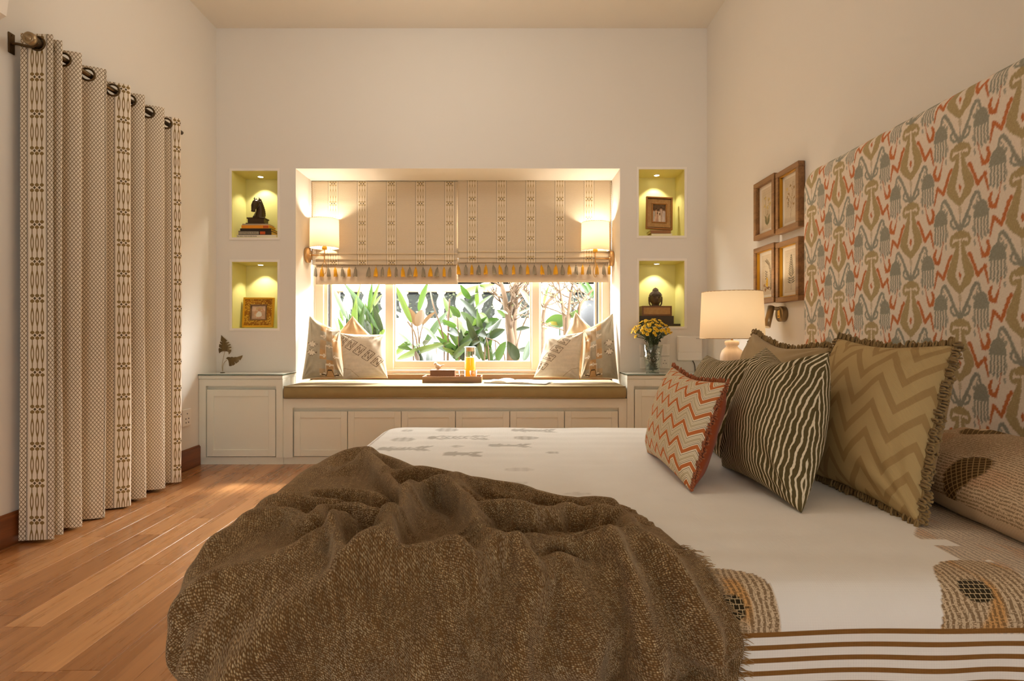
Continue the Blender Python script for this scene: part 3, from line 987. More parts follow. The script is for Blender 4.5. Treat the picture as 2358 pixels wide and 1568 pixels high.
# --- woven throw
THROW = [
-568,-7,-8,2,3,-8,-2,-4,-9,-4,-3,2,-8,-17,-8,-15,-5,-6,-17,-11,-8,-3,-6,-8,-7,-5,-6,6,-4,-13,3,1,-1,0,-1,6,-3,-6,2,5,-3,-3,-9,9,4,-12,7,7,-4,-12,8,3,-11,9,4,-13,7,6,-5,-10,9,8,-4,-14,3,3,9,-9,-2,12,-8,-7,17,-2,-11,-3,13,
-14,-3,7,-4,3,-4,3,6,1,-9,-7,10,2,-6,10,-11,4,11,-5,-4,-12,4,4,3,1,-1,-16,14,11,-12,-3,0,-1,-1,-5,8,5,-5,-4,3,1,7,-9,-2,12,-10,-5,7,11,-16,3,14,-19,4,19,-19,-2,10,12,-23,-3,11,14,-13,-6,-5,21,-6,-17,21,0,-21,17,14,-11,
-2,8,5,0,-2,-2,0,-1,-1,-2,8,-6,-16,18,2,-7,8,-16,0,13,5,-2,-13,0,1,2,7,3,-21,8,10,-1,-2,-2,0,-4,-5,4,3,-3,-2,2,2,1,-6,2,6,-8,-6,6,11,-12,0,15,-18,1,21,-16,-7,7,18,-18,-7,12,15,-2,-11,-13,21,-3,-19,22,-2,-21,15,13,-8,12,
2,-1,2,1,-5,0,4,-1,1,-2,0,-13,16,-4,-1,3,-18,-6,11,16,0,-8,-3,-2,-4,12,6,-18,-2,3,2,1,2,1,-1,-2,1,2,0,-2,-1,2,4,-10,-1,9,-5,-7,-1,6,-3,-1,14,-9,0,19,-9,-10,7,19,-4,-19,-6,18,8,-9,-17,20,-5,-17,23,-2,-25,20,-6,-2,8,-8,8,
2,4,2,-4,3,-5,4,3,-1,-6,9,-3,2,-2,-11,-7,8,7,0,-2,1,-1,-9,8,7,-6,-3,0,1,-1,2,2,-2,-2,-1,2,1,0,-5,0,10,-2,-3,10,3,1,2,3,-3,-1,6,-14,-8,16,3,-16,-5,13,9,-7,-21,2,19,-5,-5,11,-8,-7,14,-6,-17,6,-1,5,-1,-13,5,-1,6,2,-6,2,-2,
6,3,-14,-3,13,5,7,0,-16,-6,7,3,0,-3,3,0,-5,3,6,3,1,0,0,-1,-2,1,0,2,0,1,1,3,0,-1,2,2,0,-1,-3,-1,0,1,-1,-5,7,1,-8,1,4,-4,-16,4,13,2,-12,0,9,-13,8,10,-20,3,14,-9,11,2,-3,0,0,-8,5,-16,16,3,-7,1,-7,10,3,-3,-21,15,15,5,-2,-16,
-4,9,-1,-5,6,1,2,2,2,-1,0,1,0,1,0,-1,1,0,1,1,1,0,1,0,-1,-2,-4,3,1,-2,-4,1,-3,-1,-5,0,7,-6,1,4,4,-15,-3,17,6,-15,8,4,-10,1,13,-17,4,11,2,1,1,0,3,1,0,-2,-15,11,10,-3,-2,-13,13,5,-1,-25,12,17,0,-12,13,-12,0,2,-1,9,0,0,-1,2,
-1,0,0,0,1,1,0,-1,0,-1,0,-1,-1,-1,0,0,2,-4,-1,0,0,-5,-1,0,2,-2,-6,2,-3,2,7,7,-5,-7,17,3,-11,2,6,-6,2,7,-8,-3,6,-9,-4,2,2,-2,11,3,-5,-13,3,6,11,7,-18,2,11,3,-13,8,9,-1,-4,9,0,2,-17,-7,5,4,2,1,1,0,1,-1,-1,-2,-1,-1,-2,0,-2,
-3,-2,-1,-2,-2,-1,-1,-2,-1,-1,0,1,0,1,2,2,2,4,0,-2,4,6,1,-4,9,4,-3,-6,6,-6,4,1,-1,3,4,-2,0,3,-2,-8,12,1,-2,-12,-2,-4,25,4,-10,6,3,-5,-3,11,5,-8,9,3,-2,-7,-11,-5,-2,0,1,-1,3,2,2,-1,-2,-3,-1,-1,0,0,2,2,0,0,2,0,2,2,2,2,1,1,
2,1,0,0,0,0,-2,-1,-2,-1,-2,-4,3,0,7,0,-4,2,-2,1,0,2,7,3,-1,-6,4,-8,-5,14,2,0,1,6,-23,21,0,1,4,0,-7,7,7,-8,0,1,2,11,-1,-2,-3,-4,-3,-2,-4,-2,-2,0,2,3,3,3,1,1,1,1,1,1,0,1,0,0,0,-1,1,0,1,-1,1,1,-1,-1,0,-2,0,-3,-4,-4,-3,3,0,
3,1,-2,0,0,-1,10,-3,0,0,-1,3,1,-5,-4,3,3,5,0,1,-8,15,-4,3,5,-5,-3,12,-1,-7,1,1,5,6,0,1,1,1,0,-1,-2,-1,0,-1,0,0,0,0,0,-1,0,1,-1,0,0,0,-1,0,1,0,0,0,2,0,0,-1,0,-2,1,0,-1,0,-4,-5,-1,0,0,3,-1,-1,0,0,-4,11,0,-3,0,-3,11,6,-5,
-1,4,0,0,2,1,0,0,-1,2,4,-5,3,4,-4,-1,1,0,2,0,-1,0,2,4,-1,3,0,0,3,0,-2,-2,-1,0,2,-3,1,2,-2,0,0,0,0,0,0,0,-1,-1,-1,-2,2,0,2,-2,0,1,2,0,-1,-4,-4,-1,1,1,-1,-1,1,17,-11,-8,2,5,8,-4,5,-6,5,4,0,0,1,0,1,0,-1,1,-1,2,-1,3,0,-1,0,
-1,1,0,0,0,-4,-2,3,-1,1,0,-1,2,1,1,0,0,-1,1,-3,2,1,0,-1,1,0,0,0,0,0,-1,-2,0,-1,1,-1,3,0,1,-2,3,-1,-1,-1,-1,0,0,1,0,-1,17,1,3,-2,0,-3,0,-3,6,0,0,-2,2,-2,3,0,0,0,-3,1,-1,1,1,0,2,-1,1,-1,0,-1,0,0,1,-1,-2,1,1,-2,-2,1,-1,3,1,
-1,0,1,-4,2,0,1,-1,0,0,0,0,0,0,1,0,-1,-1,0,0,1,1,0,-3,2,1,0,0,-3,2,0,1,0,18,1,-1,2,-1,0,0,-1,1,-2,1,0,1,-1,-2,2,4,0,-3,-2,2,-3,3,0,0,0,0,1,-1,0,0,0,-1,0,-1,1,-1,1,-1,-1,1,-1,-1,1,1,0,1,-2,1,0,1,-1,0,0,0,0,0,0,1,0,0,0,-1,
-2,-2,0,3,0,1,1,0,0,-2,1,0,0,19,-1,1,-1,0,0,0,1,-2,1,-2,3,-1,0,0,-1,2,4,0,-4,-1,2,-2,1,-1,2,-1,0,0,0,0,0,0,-2,2,-1,-1,-1,2,0,0,-2,1,0,0,0,0,1,-1,0,0,0,0,0,0,0,-1,1,0,0,0,-1,1,1,0,0,-2,0,1,0,1,0,0,-2,1,1,19,0,-1,1,0,0,0,
-1,-1,1,-1,1,0,1,-1,-1,0,1,4,0,-4,-1,1,0,1,0,1,-1,0,-1,0,0,1,-1,1,-2,1,0,-1,1,0,-2,1,1,-1,1,-1,0,0,0,0,0,0,0,0,0,0,0,0,0,0,1,-1,0,1,0,-1,-1,0,1,1,0,0,-1,0,0,19,-1,1,-1,0,1,0,-1,1,-1,0,1,0,0,-1,0,0,0,2,2,-2,-2,1,0,-1,0,0,
0,0,1,0,0,-1,1,-1,0,0,1,-1,-1,-1,1,-1,1,1,-1,0,0,0,0,0,1,-1,0,0,0,1,-1,0,0,1,-1,1,-2,-1,1,3,-2,0,0,-1,2,1,-1,-1,0,19,0,0,0,0,-1,-1,1,1,-1,0,0,0,0,1,0,0,-1,0,1,2,-2,-2,1,1,-1,2,-1,0,0,-1,0,0,0,-1,0,-1,-3,1,1,3,0,-1,-1,1,
0,0,0,0,0,0,0,1,-1,0,0,0,0,0,1,-2,2,-2,-3,2,2,1,1,-3,0,1,-1,1,2,-2,0,19,0,-1,1,0,0,0,0,-1,1,0,0,-1,0,1,1,-1,0,-1,1,1,1,-3,-1,1,1,-2,2,0,-1,1,-1,0,1,-1,-2,1,1,0,-3,2,1,-1,0,-1,1,1,-1,0,1,-1,0,0,0,0,0,0,1,-1,0,1,-2,-6,7,0,
3,-4,1,1,-2,1,0,-1,0,1,0,19,0,0,0,-1,1,0,0,0,0,0,-1,1,0,-1,1,1,-1,0,0,-1,1,0,-1,0,0,0,0,1,0,-2,0,0,2,0,0,0,1,0,-1,-3,2,0,-1,0,0,0,0,0,-1,1,0,0,0,0,0,0,0,0,0,-2,-7,8,1,2,-2,-1,1,1,-1,-1,0,-2,1,2,0,19,0,0,-1,1,0,0,0,0,-1,
1,0,-1,0,0,-1,1,1,0,0,0,0,2,-2,-2,1,1,-1,2,1,1,-1,-2,-4,-3,1,5,0,1,0,-2,0,1,-1,0,0,0,0,0,1,-1,0,0,0,0,0,0,-1,0,-4,-4,9,1,-1,1,-7,8,-1,-1,-1,1,0,-2,0,1,1,20,-1,0,0,0,-1,1,0,-1,1,-1,1,0,0,-1,0,1,1,-1,0,0,0,0,1,-2,-1,2,-1,
2,-1,-6,1,0,3,2,-2,-5,3,2,1,-1,0,0,0,-1,1,0,0,1,-1,0,0,0,0,1,-1,-1,-1,-3,-5,9,2,-1,2,-7,4,-3,4,0,-1,0,0,-2,1,2,0,19,0,0,0,0,0,0,-1,1,-1,1,0,0,0,0,-1,-2,2,2,-1,0,1,-1,1,-1,-2,0,4,-10,0,7,1,-1,0,3,2,-4,-3,0,2,-1,0,0,1,1,
-2,1,-1,1,-1,-1,0,0,1,0,0,-1,-2,-7,10,1,-1,3,-6,0,3,-2,1,-1,0,1,0,-1,0,1,0,19,0,-1,1,0,0,-1,1,-1,1,0,0,-1,0,1,-1,-1,-2,2,2,0,-1,2,-1,1,-2,-1,-2,4,2,-2,-1,1,0,-2,-1,3,1,-3,0,1,-2,0,1,0,1,-1,0,-1,1,0,0,0,1,-1,-2,-3,-6,7,4,
-2,-1,-4,1,4,-2,5,-4,0,2,0,-1,-1,1,0,1,15,4,0,-1,0,1,0,0,0,0,0,-1,1,-1,0,0,1,0,-2,0,2,0,-1,1,1,0,-3,0,2,-2,3,-1,0,-1,1,1,0,-1,-1,-1,1,-1,0,0,0,-1,0,1,-1,1,-1,2,0,-1,-2,-4,-7,8,6,-4,0,-1,-1,2,1,2,-2,-3,1,3,-1,0,-1,0,1,0,
13,3,3,0,-1,0,1,-1,1,0,0,0,0,0,-1,-1,1,1,0,-1,0,1,0,0,0,2,-2,-1,4,3,3,0,-5,-4,-1,1,-1,0,0,-3,1,2,0,-1,0,0,0,0,0,-4,5,0,-1,-4,-9,-1,12,3,-1,-1,-7,4,3,0,0,-1,-3,0,2,2,0,-3,2,0,-1,1,20,-7,4,1,1,0,0,0,0,0,0,0,-1,1,0,0,0,0,0,
1,-1,0,1,-1,0,0,2,-2,-2,2,-2,-1,8,0,-3,-2,0,-1,-2,1,1,-2,1,0,1,0,0,0,-1,0,0,-2,-3,-7,4,7,2,1,-1,-5,2,-4,2,1,-1,1,-1,2,1,-1,0,-4,3,1,0,0,19,-2,0,2,0,1,-1,0,0,0,1,0,0,-1,1,1,-1,1,0,-1,0,-1,0,0,0,0,0,1,-2,-3,-1,3,0,2,-1,-3,
1,1,0,0,-1,3,2,-2,-2,0,0,0,-2,3,-8,-16,11,3,7,3,1,-4,-6,3,4,0,-3,1,0,-2,3,0,0,1,-3,-1,3,0,0,0,19,1,-3,2,-2,1,1,0,0,1,-1,0,0,0,0,1,1,-1,-1,2,1,-1,-2,1,-1,0,0,1,-1,-1,-1,1,-1,0,1,1,-4,-3,-4,12,-5,2,-2,6,0,-2,-1,0,2,-8,-9,
9,-6,9,3,2,-6,-5,5,3,-1,1,-1,-3,2,-1,0,2,-1,0,-4,1,3,0,-1,0,18,2,-3,2,0,-1,1,-1,1,0,1,0,0,0,-1,-1,0,1,0,-1,0,2,1,-2,1,-1,0,0,1,-1,3,1,-6,-2,1,1,2,0,4,-15,8,-1,2,-1,3,2,-5,-2,-6,-5,10,8,-2,-2,-1,-6,1,6,1,-1,0,-2,1,1,-3,1,
-1,1,2,-2,-5,5,0,0,0,0,19,0,-2,0,2,-1,1,0,-1,1,0,0,0,0,0,-1,0,0,2,0,-2,0,1,1,-1,1,-1,-1,1,0,-1,-7,2,-2,1,1,6,2,1,3,-5,-3,-5,-4,-4,-4,0,-2,3,10,6,0,-2,1,-4,1,3,1,0,0,0,1,-3,0,3,-2,-1,-1,1,-3,2,0,1,0,0,-2,19,0,0,-2,1,-1,2,
-1,1,0,0,0,0,0,-1,1,-2,0,2,0,2,-2,-1,1,1,-1,2,0,-2,0,-2,2,-1,-1,-4,-1,-5,0,-5,16,2,-1,0,-1,-1,0,2,1,2,2,-1,-1,3,-2,0,-1,-5,0,0,0,0,-1,1,-2,-2,3,-1,-1,0,3,-4,2,-1,0,1,0,20,-1,0,-2,3,-2,-1,2,-1,0,1,0,0,0,0,0,-1,-2,0,2,-1,
2,1,0,0,0,-1,1,-1,0,-1,2,0,4,-1,-2,-2,-3,4,-8,-4,0,2,1,4,5,6,-1,0,7,-5,-8,-1,3,2,8,-9,-3,-3,0,0,1,0,-2,-2,2,1,0,-3,2,2,-2,-1,0,0,1,20,0,1,-2,0,-1,1,1,-1,1,-1,1,-1,0,1,-1,1,-1,-3,1,1,-1,0,2,0,1,0,-1,2,-2,0,0,1,-2,2,0,0,2,
2,-4,6,-2,1,2,-1,1,-1,6,-3,-7,2,4,-3,-4,-3,-10,9,2,1,-4,1,0,-2,0,0,-2,-1,3,-1,0,3,-3,1,-1,0,0,20,0,0,-1,1,0,-6,6,-1,0,2,-1,1,-1,-1,1,0,0,-1,-3,1,-1,0,0,2,1,0,0,0,1,-2,0,2,0,-2,1,-1,0,-1,-1,0,3,-1,-1,0,-1,0,1,2,0,0,2,2,1,
0,1,1,-4,-5,1,-3,2,-2,1,-1,-1,-3,1,4,-2,4,-4,0,1,-1,1,13,3,4,-1,-2,4,-3,-1,3,-3,3,-1,1,0,0,0,0,0,0,0,-1,3,-2,-2,-1,1,2,0,-1,1,0,-1,0,-1,3,-3,0,-1,1,-2,-1,1,1,0,0,0,-1,-1,3,-1,1,0,-1,0,1,1,3,0,-2,0,-3,-1,-2,1,2,0,2,-3,-1,
-1,4,-2,-2,0,1,-1,19,-7,5,3,-5,4,0,-6,5,-2,-3,8,-3,1,0,0,0,1,-1,0,1,0,2,-2,-2,-1,0,2,0,0,2,0,-3,3,-3,1,-1,-1,0,0,-1,-2,1,2,0,0,0,0,0,1,1,-2,1,0,1,0,-2,-2,-5,8,0,-2,8,-1,3,-5,-6,0,2,-2,2,0,-3,1,-1,1,15,4,-4,4,-1,-3,5,-4,
2,2,-5,-3,8,-1,0,0,0,-1,0,0,0,1,0,2,0,-2,-3,-1,1,2,0,1,2,-1,-1,-1,1,0,-4,2,0,-2,1,-1,1,-1,0,-2,-1,0,1,4,2,1,-1,-6,-12,0,14,0,1,2,1,3,-7,-1,3,0,2,-3,-1,0,-2,2,0,-1,21,-1,-3,1,3,-2,-1,1,-3,4,0,-4,-1,6,-1,-1,1,0,-2,3,-1,-1,
0,0,1,1,0,-1,-1,-1,1,0,0,1,-2,2,-3,1,0,-1,5,-2,-1,2,-1,2,1,1,0,0,-1,-1,-3,-8,-8,0,11,8,0,-7,3,-1,-5,-3,3,6,3,-2,-4,4,-3,-1,1,-1,0,0,20,-3,0,-5,7,-2,1,2,-3,3,-1,0,-4,-1,8,-3,0,2,3,-5,-1,-2,0,0,0,1,1,2,0,1,0,-2,1,-4,-2,-7,
8,9,9,4,3,12,-16,5,-1,-4,-4,-8,-3,-5,-3,-2,-1,1,6,5,0,-3,-1,2,-2,-1,2,1,0,-1,1,0,-2,3,-8,1,2,-1,0,0,14,5,-2,0,-6,7,-1,3,-3,0,4,-3,0,-3,-1,7,-3,0,2,1,0,-1,-1,-1,-1,-1,1,1,2,-2,-4,-1,1,7,-3,2,6,-1,18,-5,-19,-11,15,-12,-2,
-3,1,7,3,3,1,0,1,4,-1,-3,9,2,-2,-5,-2,-3,0,1,0,1,1,1,-4,-11,0,6,1,-3,1,0,20,-1,-4,3,0,-2,-1,2,1,-4,5,1,-2,-1,-2,2,2,-1,0,2,0,2,0,0,1,0,-2,-2,0,1,1,-2,-4,-3,16,2,8,-2,-30,5,17,-2,-2,9,-7,13,-1,-3,-11,2,-7,-5,-4,9,11,2,-1,
0,-5,-2,3,-1,-5,1,4,-5,-3,-3,-2,4,1,2,-3,-1,-1,0,18,1,0,-4,3,-5,5,-5,7,-5,-4,7,1,-2,-2,1,3,-1,-2,0,-3,-1,5,4,0,0,1,0,-3,1,2,3,-4,0,-7,12,-8,7,5,-7,5,12,-10,-14,12,-11,5,2,7,-10,0,-2,6,-2,-3,4,-9,-1,6,1,-3,6,-2,1,-9,0,3,
1,1,1,0,0,-2,-2,-2,0,16,2,0,1,-1,1,-3,3,-6,8,-4,-2,5,1,-4,-1,1,2,-2,-2,3,1,-3,6,2,-1,-1,-1,0,-2,-1,4,3,-6,-1,-3,-2,-1,15,8,-11,-11,9,-1,-8,2,2,-2,3,1,-3,6,3,-1,-4,-4,1,0,1,1,-1,-3,7,-10,1,4,0,1,1,-1,0,0,-1,-1,-2,0,16,0,
2,-5,0,7,-5,-1,2,-1,6,-4,2,0,2,-7,2,2,2,1,1,2,-2,-6,-2,-1,2,3,-2,3,1,-3,1,1,-2,-4,1,-3,-2,6,-1,4,-7,7,2,-5,-2,3,-7,2,11,4,-1,-4,-2,0,-1,-1,0,1,0,0,-1,-1,2,1,-1,-1,0,0,0,0,1,-1,-1,-1,16,-5,5,0,-8,2,10,-4,-2,0,-2,8,-6,6,
-2,1,-4,0,4,0,0,0,2,-4,0,2,-3,-5,0,-3,3,6,4,2,0,-5,-5,1,-7,-8,5,11,1,0,3,0,-3,4,-2,2,4,2,-4,-3,0,0,-2,0,0,0,0,0,0,1,2,-1,-2,0,1,-1,1,-1,1,-1,-1,0,14,-1,-2,6,-1,-4,4,3,-3,-1,0,-3,6,-4,5,0,-5,4,-3,5,-3,2,0,1,0,0,0,1,0,0,
-4,-7,2,8,7,2,-8,-7,2,-8,0,-7,15,0,2,0,-1,-7,6,6,-4,-3,5,-2,0,0,0,0,-1,0,0,0,0,1,1,1,-2,0,0,0,0,1,-1,0,-1,-1,11,3,1,-1,3,-1,-1,-5,4,2,0,-1,-3,7,-3,1,1,-5,4,-4,8,5,2,-2,-3,-1,0,-1,0,0,-1,0,-6,-2,6,1,0,-7,-8,14,-3,-3,-3,3,
0,4,-2,1,3,-1,-5,4,0,2,0,-1,1,0,-2,1,0,0,0,2,0,0,0,0,-1,0,0,0,-1,1,0,-2,20,-6,3,-3,5,-4,-4,9,-6,0,3,-1,-1,-5,8,-2,1,-3,2,1,-6,12,6,2,1,-2,0,0,0,-4,-2,1,-1,-11,-7,12,-4,0,1,-4,3,2,-2,0,-1,1,3,-2,2,-1,-1,-3,3,2,0,0,1,1,-2,
0,0,0,0,1,1,-1,1,0,1,-1,0,0,-1,1,-2,-1,9,8,-5,4,-2,5,-4,2,1,-5,1,3,-1,-1,-3,7,-4,2,-3,1,1,-17,12,7,4,3,3,0,1,1,-2,-7,-2,7,-6,-11,9,-2,4,-6,-2,0,1,4,-4,2,1,3,-5,4,5,-5,-5,3,1,2,0,-2,2,-1,1,0,-1,0,0,1,0,0,0,-1,0,1,0,0,-3,
-2,14,-1,4,-1,-1,-1,2,-4,6,-1,-2,-2,4,-1,-1,-2,7,-7,2,2,0,-2,-15,0,8,12,3,3,-2,-4,1,1,-3,-6,3,-1,-3,6,-6,8,-4,-2,-3,-1,10,-5,-1,1,4,-2,4,5,-2,-6,-1,0,1,1,0,-1,0,-1,0,1,-2,1,0,1,1,0,-1,0,0,0,1,-3,18,-2,-5,6,0,-4,3,2,-4,4,
-4,3,-4,5,-8,1,4,6,-8,-4,1,0,8,-3,-6,-9,2,3,6,13,2,1,0,-3,-8,-4,0,3,1,-4,8,-3,1,-5,0,-2,7,-5,3,0,4,-2,1,6,-4,-4,1,0,1,-1,0,-1,0,1,-2,1,0,-1,2,2,-1,-1,1,0,1,-2,15,4,-1,-10,10,0,-8,4,4,0,-1,-6,6,-6,7,-7,-1,8,2,-4,-9,0,-4,
11,4,0,-5,-1,0,-3,8,6,4,1,3,-3,-3,-6,4,-2,-2,4,-7,1,-11,8,-9,10,-1,-1,-2,11,-1,-4,8,-1,-6,0,-1,-1,3,-1,1,-1,-1,-4,5,-3,0,5,-1,-1,2,-1,2,-1,8,8,3,-2,-6,7,-1,-4,4,-1,4,-3,-7,8,-6,3,0,-8,7,4,1,-3,-8,-9,-1,12,10,-1,-1,-3,-4,
4,3,3,2,1,0,-1,-1,5,-1,-5,-2,-5,4,-8,4,-1,1,1,-3,-8,3,2,0,10,1,-3,2,-2,1,0,0,-1,0,-1,1,1,-4,3,3,-1,0,0,-1,4,14,-1,6,1,-8,3,3,-4,-3,6,-5,2,1,-9,12,-4,-1,4,-8,4,4,0,2,-3,-5,-14,6,12,2,1,0,-4,3,-1,1,4,-1,-1,1,-3,-5,5,0,-3,
1,0,2,-1,-3,1,-1,1,-6,1,1,4,6,-1,-4,3,-1,2,-2,0,0,0,0,0,-1,1,2,-1,1,0,0,0,18,-10,6,2,1,-7,5,2,-6,-1,7,0,-1,2,-10,10,-8,0,10,-8,4,4,-2,1,1,-3,-14,-1,2,4,4,4,-1,5,-1,-1,1,0,-8,5,-1,2,-6,4,2,-1,-2,3,0,-2,-1,-2,4,-1,-3,0,6,
0,-1,1,-1,0,0,0,1,0,-1,-1,1,-1,2,0,-1,0,0,0,18,-2,-10,11,1,-5,0,3,3,-5,-7,5,4,-1,4,-5,7,-8,0,8,-4,1,9,1,-2,-1,-6,-15,1,-3,-3,0,8,10,5,1,-4,-4,1,-1,6,-7,-1,1,3,1,-5,4,1,0,-1,-5,2,2,-3,-1,0,6,0,-1,0,0,1,-1,0,0,0,1,-1,-1,1,
0,0,1,0,0,20,0,-4,-6,10,-1,-10,1,7,-5,6,-7,1,5,-4,3,2,1,-5,3,2,-2,4,12,0,2,2,-1,-9,-3,-4,-5,-13,-8,4,9,22,3,-1,-9,-20,13,1,2,-1,0,0,0,0,0,1,-1,-4,1,2,0,-4,3,1,2,0,-1,1,-1,1,0,0,-1,1,-2,1,1,0,-1,0,0,13,5,0,-5,-1,4,5,-9,0,
6,-8,8,-5,-9,9,3,1,3,-3,-7,1,8,-12,-1,9,5,2,5,-1,-1,1,-2,1,-4,-8,-9,-12,15,2,-9,14,-15,19,3,-12,0,11,-2,0,-1,1,0,-2,-2,5,-1,-3,0,0,2,1,-1,0,1,-1,1,-1,0,0,0,0,0,1,0,-1,1,17,2,1,0,-4,0,-1,5,-10,-1,7,0,2,0,-5,-1,-4,6,6,-2,
0,-6,9,-10,-4,5,5,10,2,-11,0,5,-4,-1,2,1,-4,-11,2,12,-2,0,-8,-4,8,8,-1,-3,-1,1,-1,1,-1,-4,4,0,-1,-3,5,-1,0,0,0,0,1,0,-1,0,1,0,-1,0,0,0,1,0,18,-5,3,4,-2,1,-3,1,1,-4,-3,5,-1,0,1,-4,4,-6,3,4,1,-1,-5,5,3,-4,-2,-10,9,16,-10,
-3,8,-5,-3,1,4,-5,-3,1,2,1,3,7,2,-3,-5,-5,-7,4,5,2,0,2,-6,4,-3,1,-1,0,1,0,-1,1,-1,0,0,1,-2,0,1,0,0,1,-1,1,19,-2,1,-7,5,0,1,-3,1,1,0,-9,6,6,-8,7,-2,3,-8,4,0,1,1,-3,-2,-4,7,5,-5,-4,8,2,-3,5,1,-3,-4,8,1,-4,0,3,-2,-6,0,3,-3,
-1,2,-5,-1,4,8,1,-5,-9,8,-1,-1,1,-1,0,0,0,0,0,0,-1,2,-1,-2,2,1,-1,1,0,13,5,-3,2,-9,7,1,-5,-3,10,-3,0,-4,3,1,-4,5,-1,3,-4,4,-2,-5,3,1,-1,-12,6,10,2,-2,-5,2,2,1,2,2,-2,1,1,0,0,3,2,-7,-4,-4,4,5,1,-3,-4,1,2,2,-1,0,-3,1,0,-1,
3,-2,0,1,-1,0,0,0,0,-1,1,-1,0,1,1,19,-2,-1,0,-1,-4,7,-2,-1,-9,13,-4,-4,-2,8,-3,-6,4,5,-2,-4,9,-1,-10,3,8,0,-14,-3,12,6,-3,-3,1,2,0,1,0,2,2,-2,1,1,1,-2,10,-3,-7,1,-2,0,1,-6,-2,4,2,-5,2,1,0,-1,0,1,-1,0,1,-1,-1,1,0,1,-1,1,
-1,0,1,-3,12,-3,0,10,-8,0,11,-1,-3,-3,4,0,-1,-1,-4,6,-3,-4,9,-2,-3,3,3,-12,1,11,15,-6,-13,4,8,-2,-1,-2,0,-3,-1,-1,-1,4,2,1,4,0,-6,4,-4,3,0,-2,-1,-1,-1,-4,-1,3,0,0,0,0,0,0,-1,1,0,0,1,-3,1,1,-1,1,0,0,1,18,-16,11,-1,-2,8,
-5,-1,6,-1,-6,4,2,1,-2,0,-3,5,-6,-6,7,-5,7,2,4,-8,-4,3,13,-2,-16,4,12,1,-1,-1,0,0,-3,0,1,1,0,-3,-2,-5,8,0,-7,3,0,1,2,2,-1,0,-2,0,-1,0,1,0,1,0,-2,1,-1,2,-1,-2,1,0,0,2,-1,0,18,-1,-6,7,-2,-1,1,-3,1,5,-2,-2,0,-4,-3,5,-2,0,6,
-5,-5,2,-2,-1,3,6,2,-14,-11,14,13,-18,6,9,3,-7,-2,-1,2,1,4,0,-3,0,5,-2,-1,4,-1,-1,1,0,0,-1,1,-1,1,-1,1,-1,0,-1,1,1,-1,-3,-2,-1,7,-1,-4,3,1,0,1,-1,9,10,-3,-3,2,3,-3,0,3,-4,2,-1,1,0,-1,0,0,-5,3,5,-1,-2,-5,5,0,-1,1,6,-1,-4,
12,12,-20,-9,3,12,-2,0,2,3,-6,-4,-2,-4,3,4,-3,1,0,0,-1,0,1,0,0,0,-1,1,-1,1,-1,0,0,0,2,0,1,-1,-6,1,4,0,-2,1,1,0,4,7,10,-4,-3,-1,6,-3,-4,4,-1,3,-4,3,-1,-3,3,0,-4,0,6,-2,2,-2,1,-3,1,0,1,-3,-5,7,9,-1,-2,-3,7,2,-2,-4,0,1,0,0,
-1,-2,-1,-1,1,-1,1,0,-1,0,0,1,0,-1,0,1,0,2,-2,-1,1,1,1,3,-1,1,-2,-3,2,0,1,-1,7,1,4,8,0,-6,3,-3,2,0,0,-5,4,1,2,-7,-2,7,1,-2,1,3,-6,1,1,2,-3,0,0,0,-2,1,2,4,0,0,-1,-1,1,-1,1,-1,1,0,0,0,0,1,-2,0,0,0,0,0,1,-1,0,0,1,-2,1,-4,5,
0,-1,0,0,-1,2,-1,0,1,-2,0,0,2,1112,21,13,1,-7,-12,15,8,-2,-1,-6,11,1,5,5,1,8,11,1,10,12,16,16,16,16,16,16,15,16,16,22,22,22,23,23,22,23,23,23,22,23,23,21,21,22,20,21,22,23,21,21,24,21,22,22,21,22,23,22,21,21,22,23,19,23,
23,21,22,22,21,22,23,16,21,18,20,4,-14,1,0,9,-7,-5,6,3,-5,18,-19,7,0,-8,10,-10,1,10,-4,-2,-5,3,3,1,2,-1,1,0,5,-1,0,0,0,-1,2,-1,0,0,1,-1,0,1,1,-1,2,0,0,-1,2,1,-3,3,0,-1,1,0,-2,2,1,-1,0,0,1,-1,1,1,-1,-1,1,-1,-2,6,-5,0,-5,
6,-1,-13,0,-4,17,-9,-7,2,2,-1,-3,3,6,6,-12,10,-14,1,7,6,-1,-8,1,2,1,4,1,0,1,1,0,-1,0,1,-2,1,0,0,0,1,0,0,0,1,0,1,0,0,1,0,2,-2,1,1,0,-1,0,-1,1,1,-1,2,0,-1,0,0,1,-1,-1,0,-1,-1,4,-2,8,7,3,0,0,-12,5,11,-1,-11,14,-21,9,-12,-4,
10,-10,4,3,-11,1,2,10,4,-5,1,1,0,3,3,-3,0,1,1,-1,0,1,0,1,0,0,0,0,0,1,1,-1,1,0,0,-1,2,-1,1,1,0,1,1,0,-1,0,-1,1,-2,3,1,-3,1,-1,2,-2,1,3,-3,2,6,-5,9,-3,4,0,2,-16,-2,7,8,-16,18,0,-8,-11,-3,20,-15,8,-11,-8,1,3,8,2,0,1,2,0,2,
2,-2,-1,1,0,0,1,0,-1,1,0,0,0,1,0,0,1,0,1,1,-1,-1,1,0,-1,1,-2,0,3,0,0,3,1,-2,0,0,0,-1,2,-1,2,0,-2,2,0,3,7,6,-1,-6,2,6,4,-20,0,10,-7,-8,5,21,-3,-23,-2,12,0,10,-14,-10,1,8,4,2,2,1,1,1,0,2,0,-1,1,0,-1,0,1,-1,1,0,0,0,0,0,1,0,
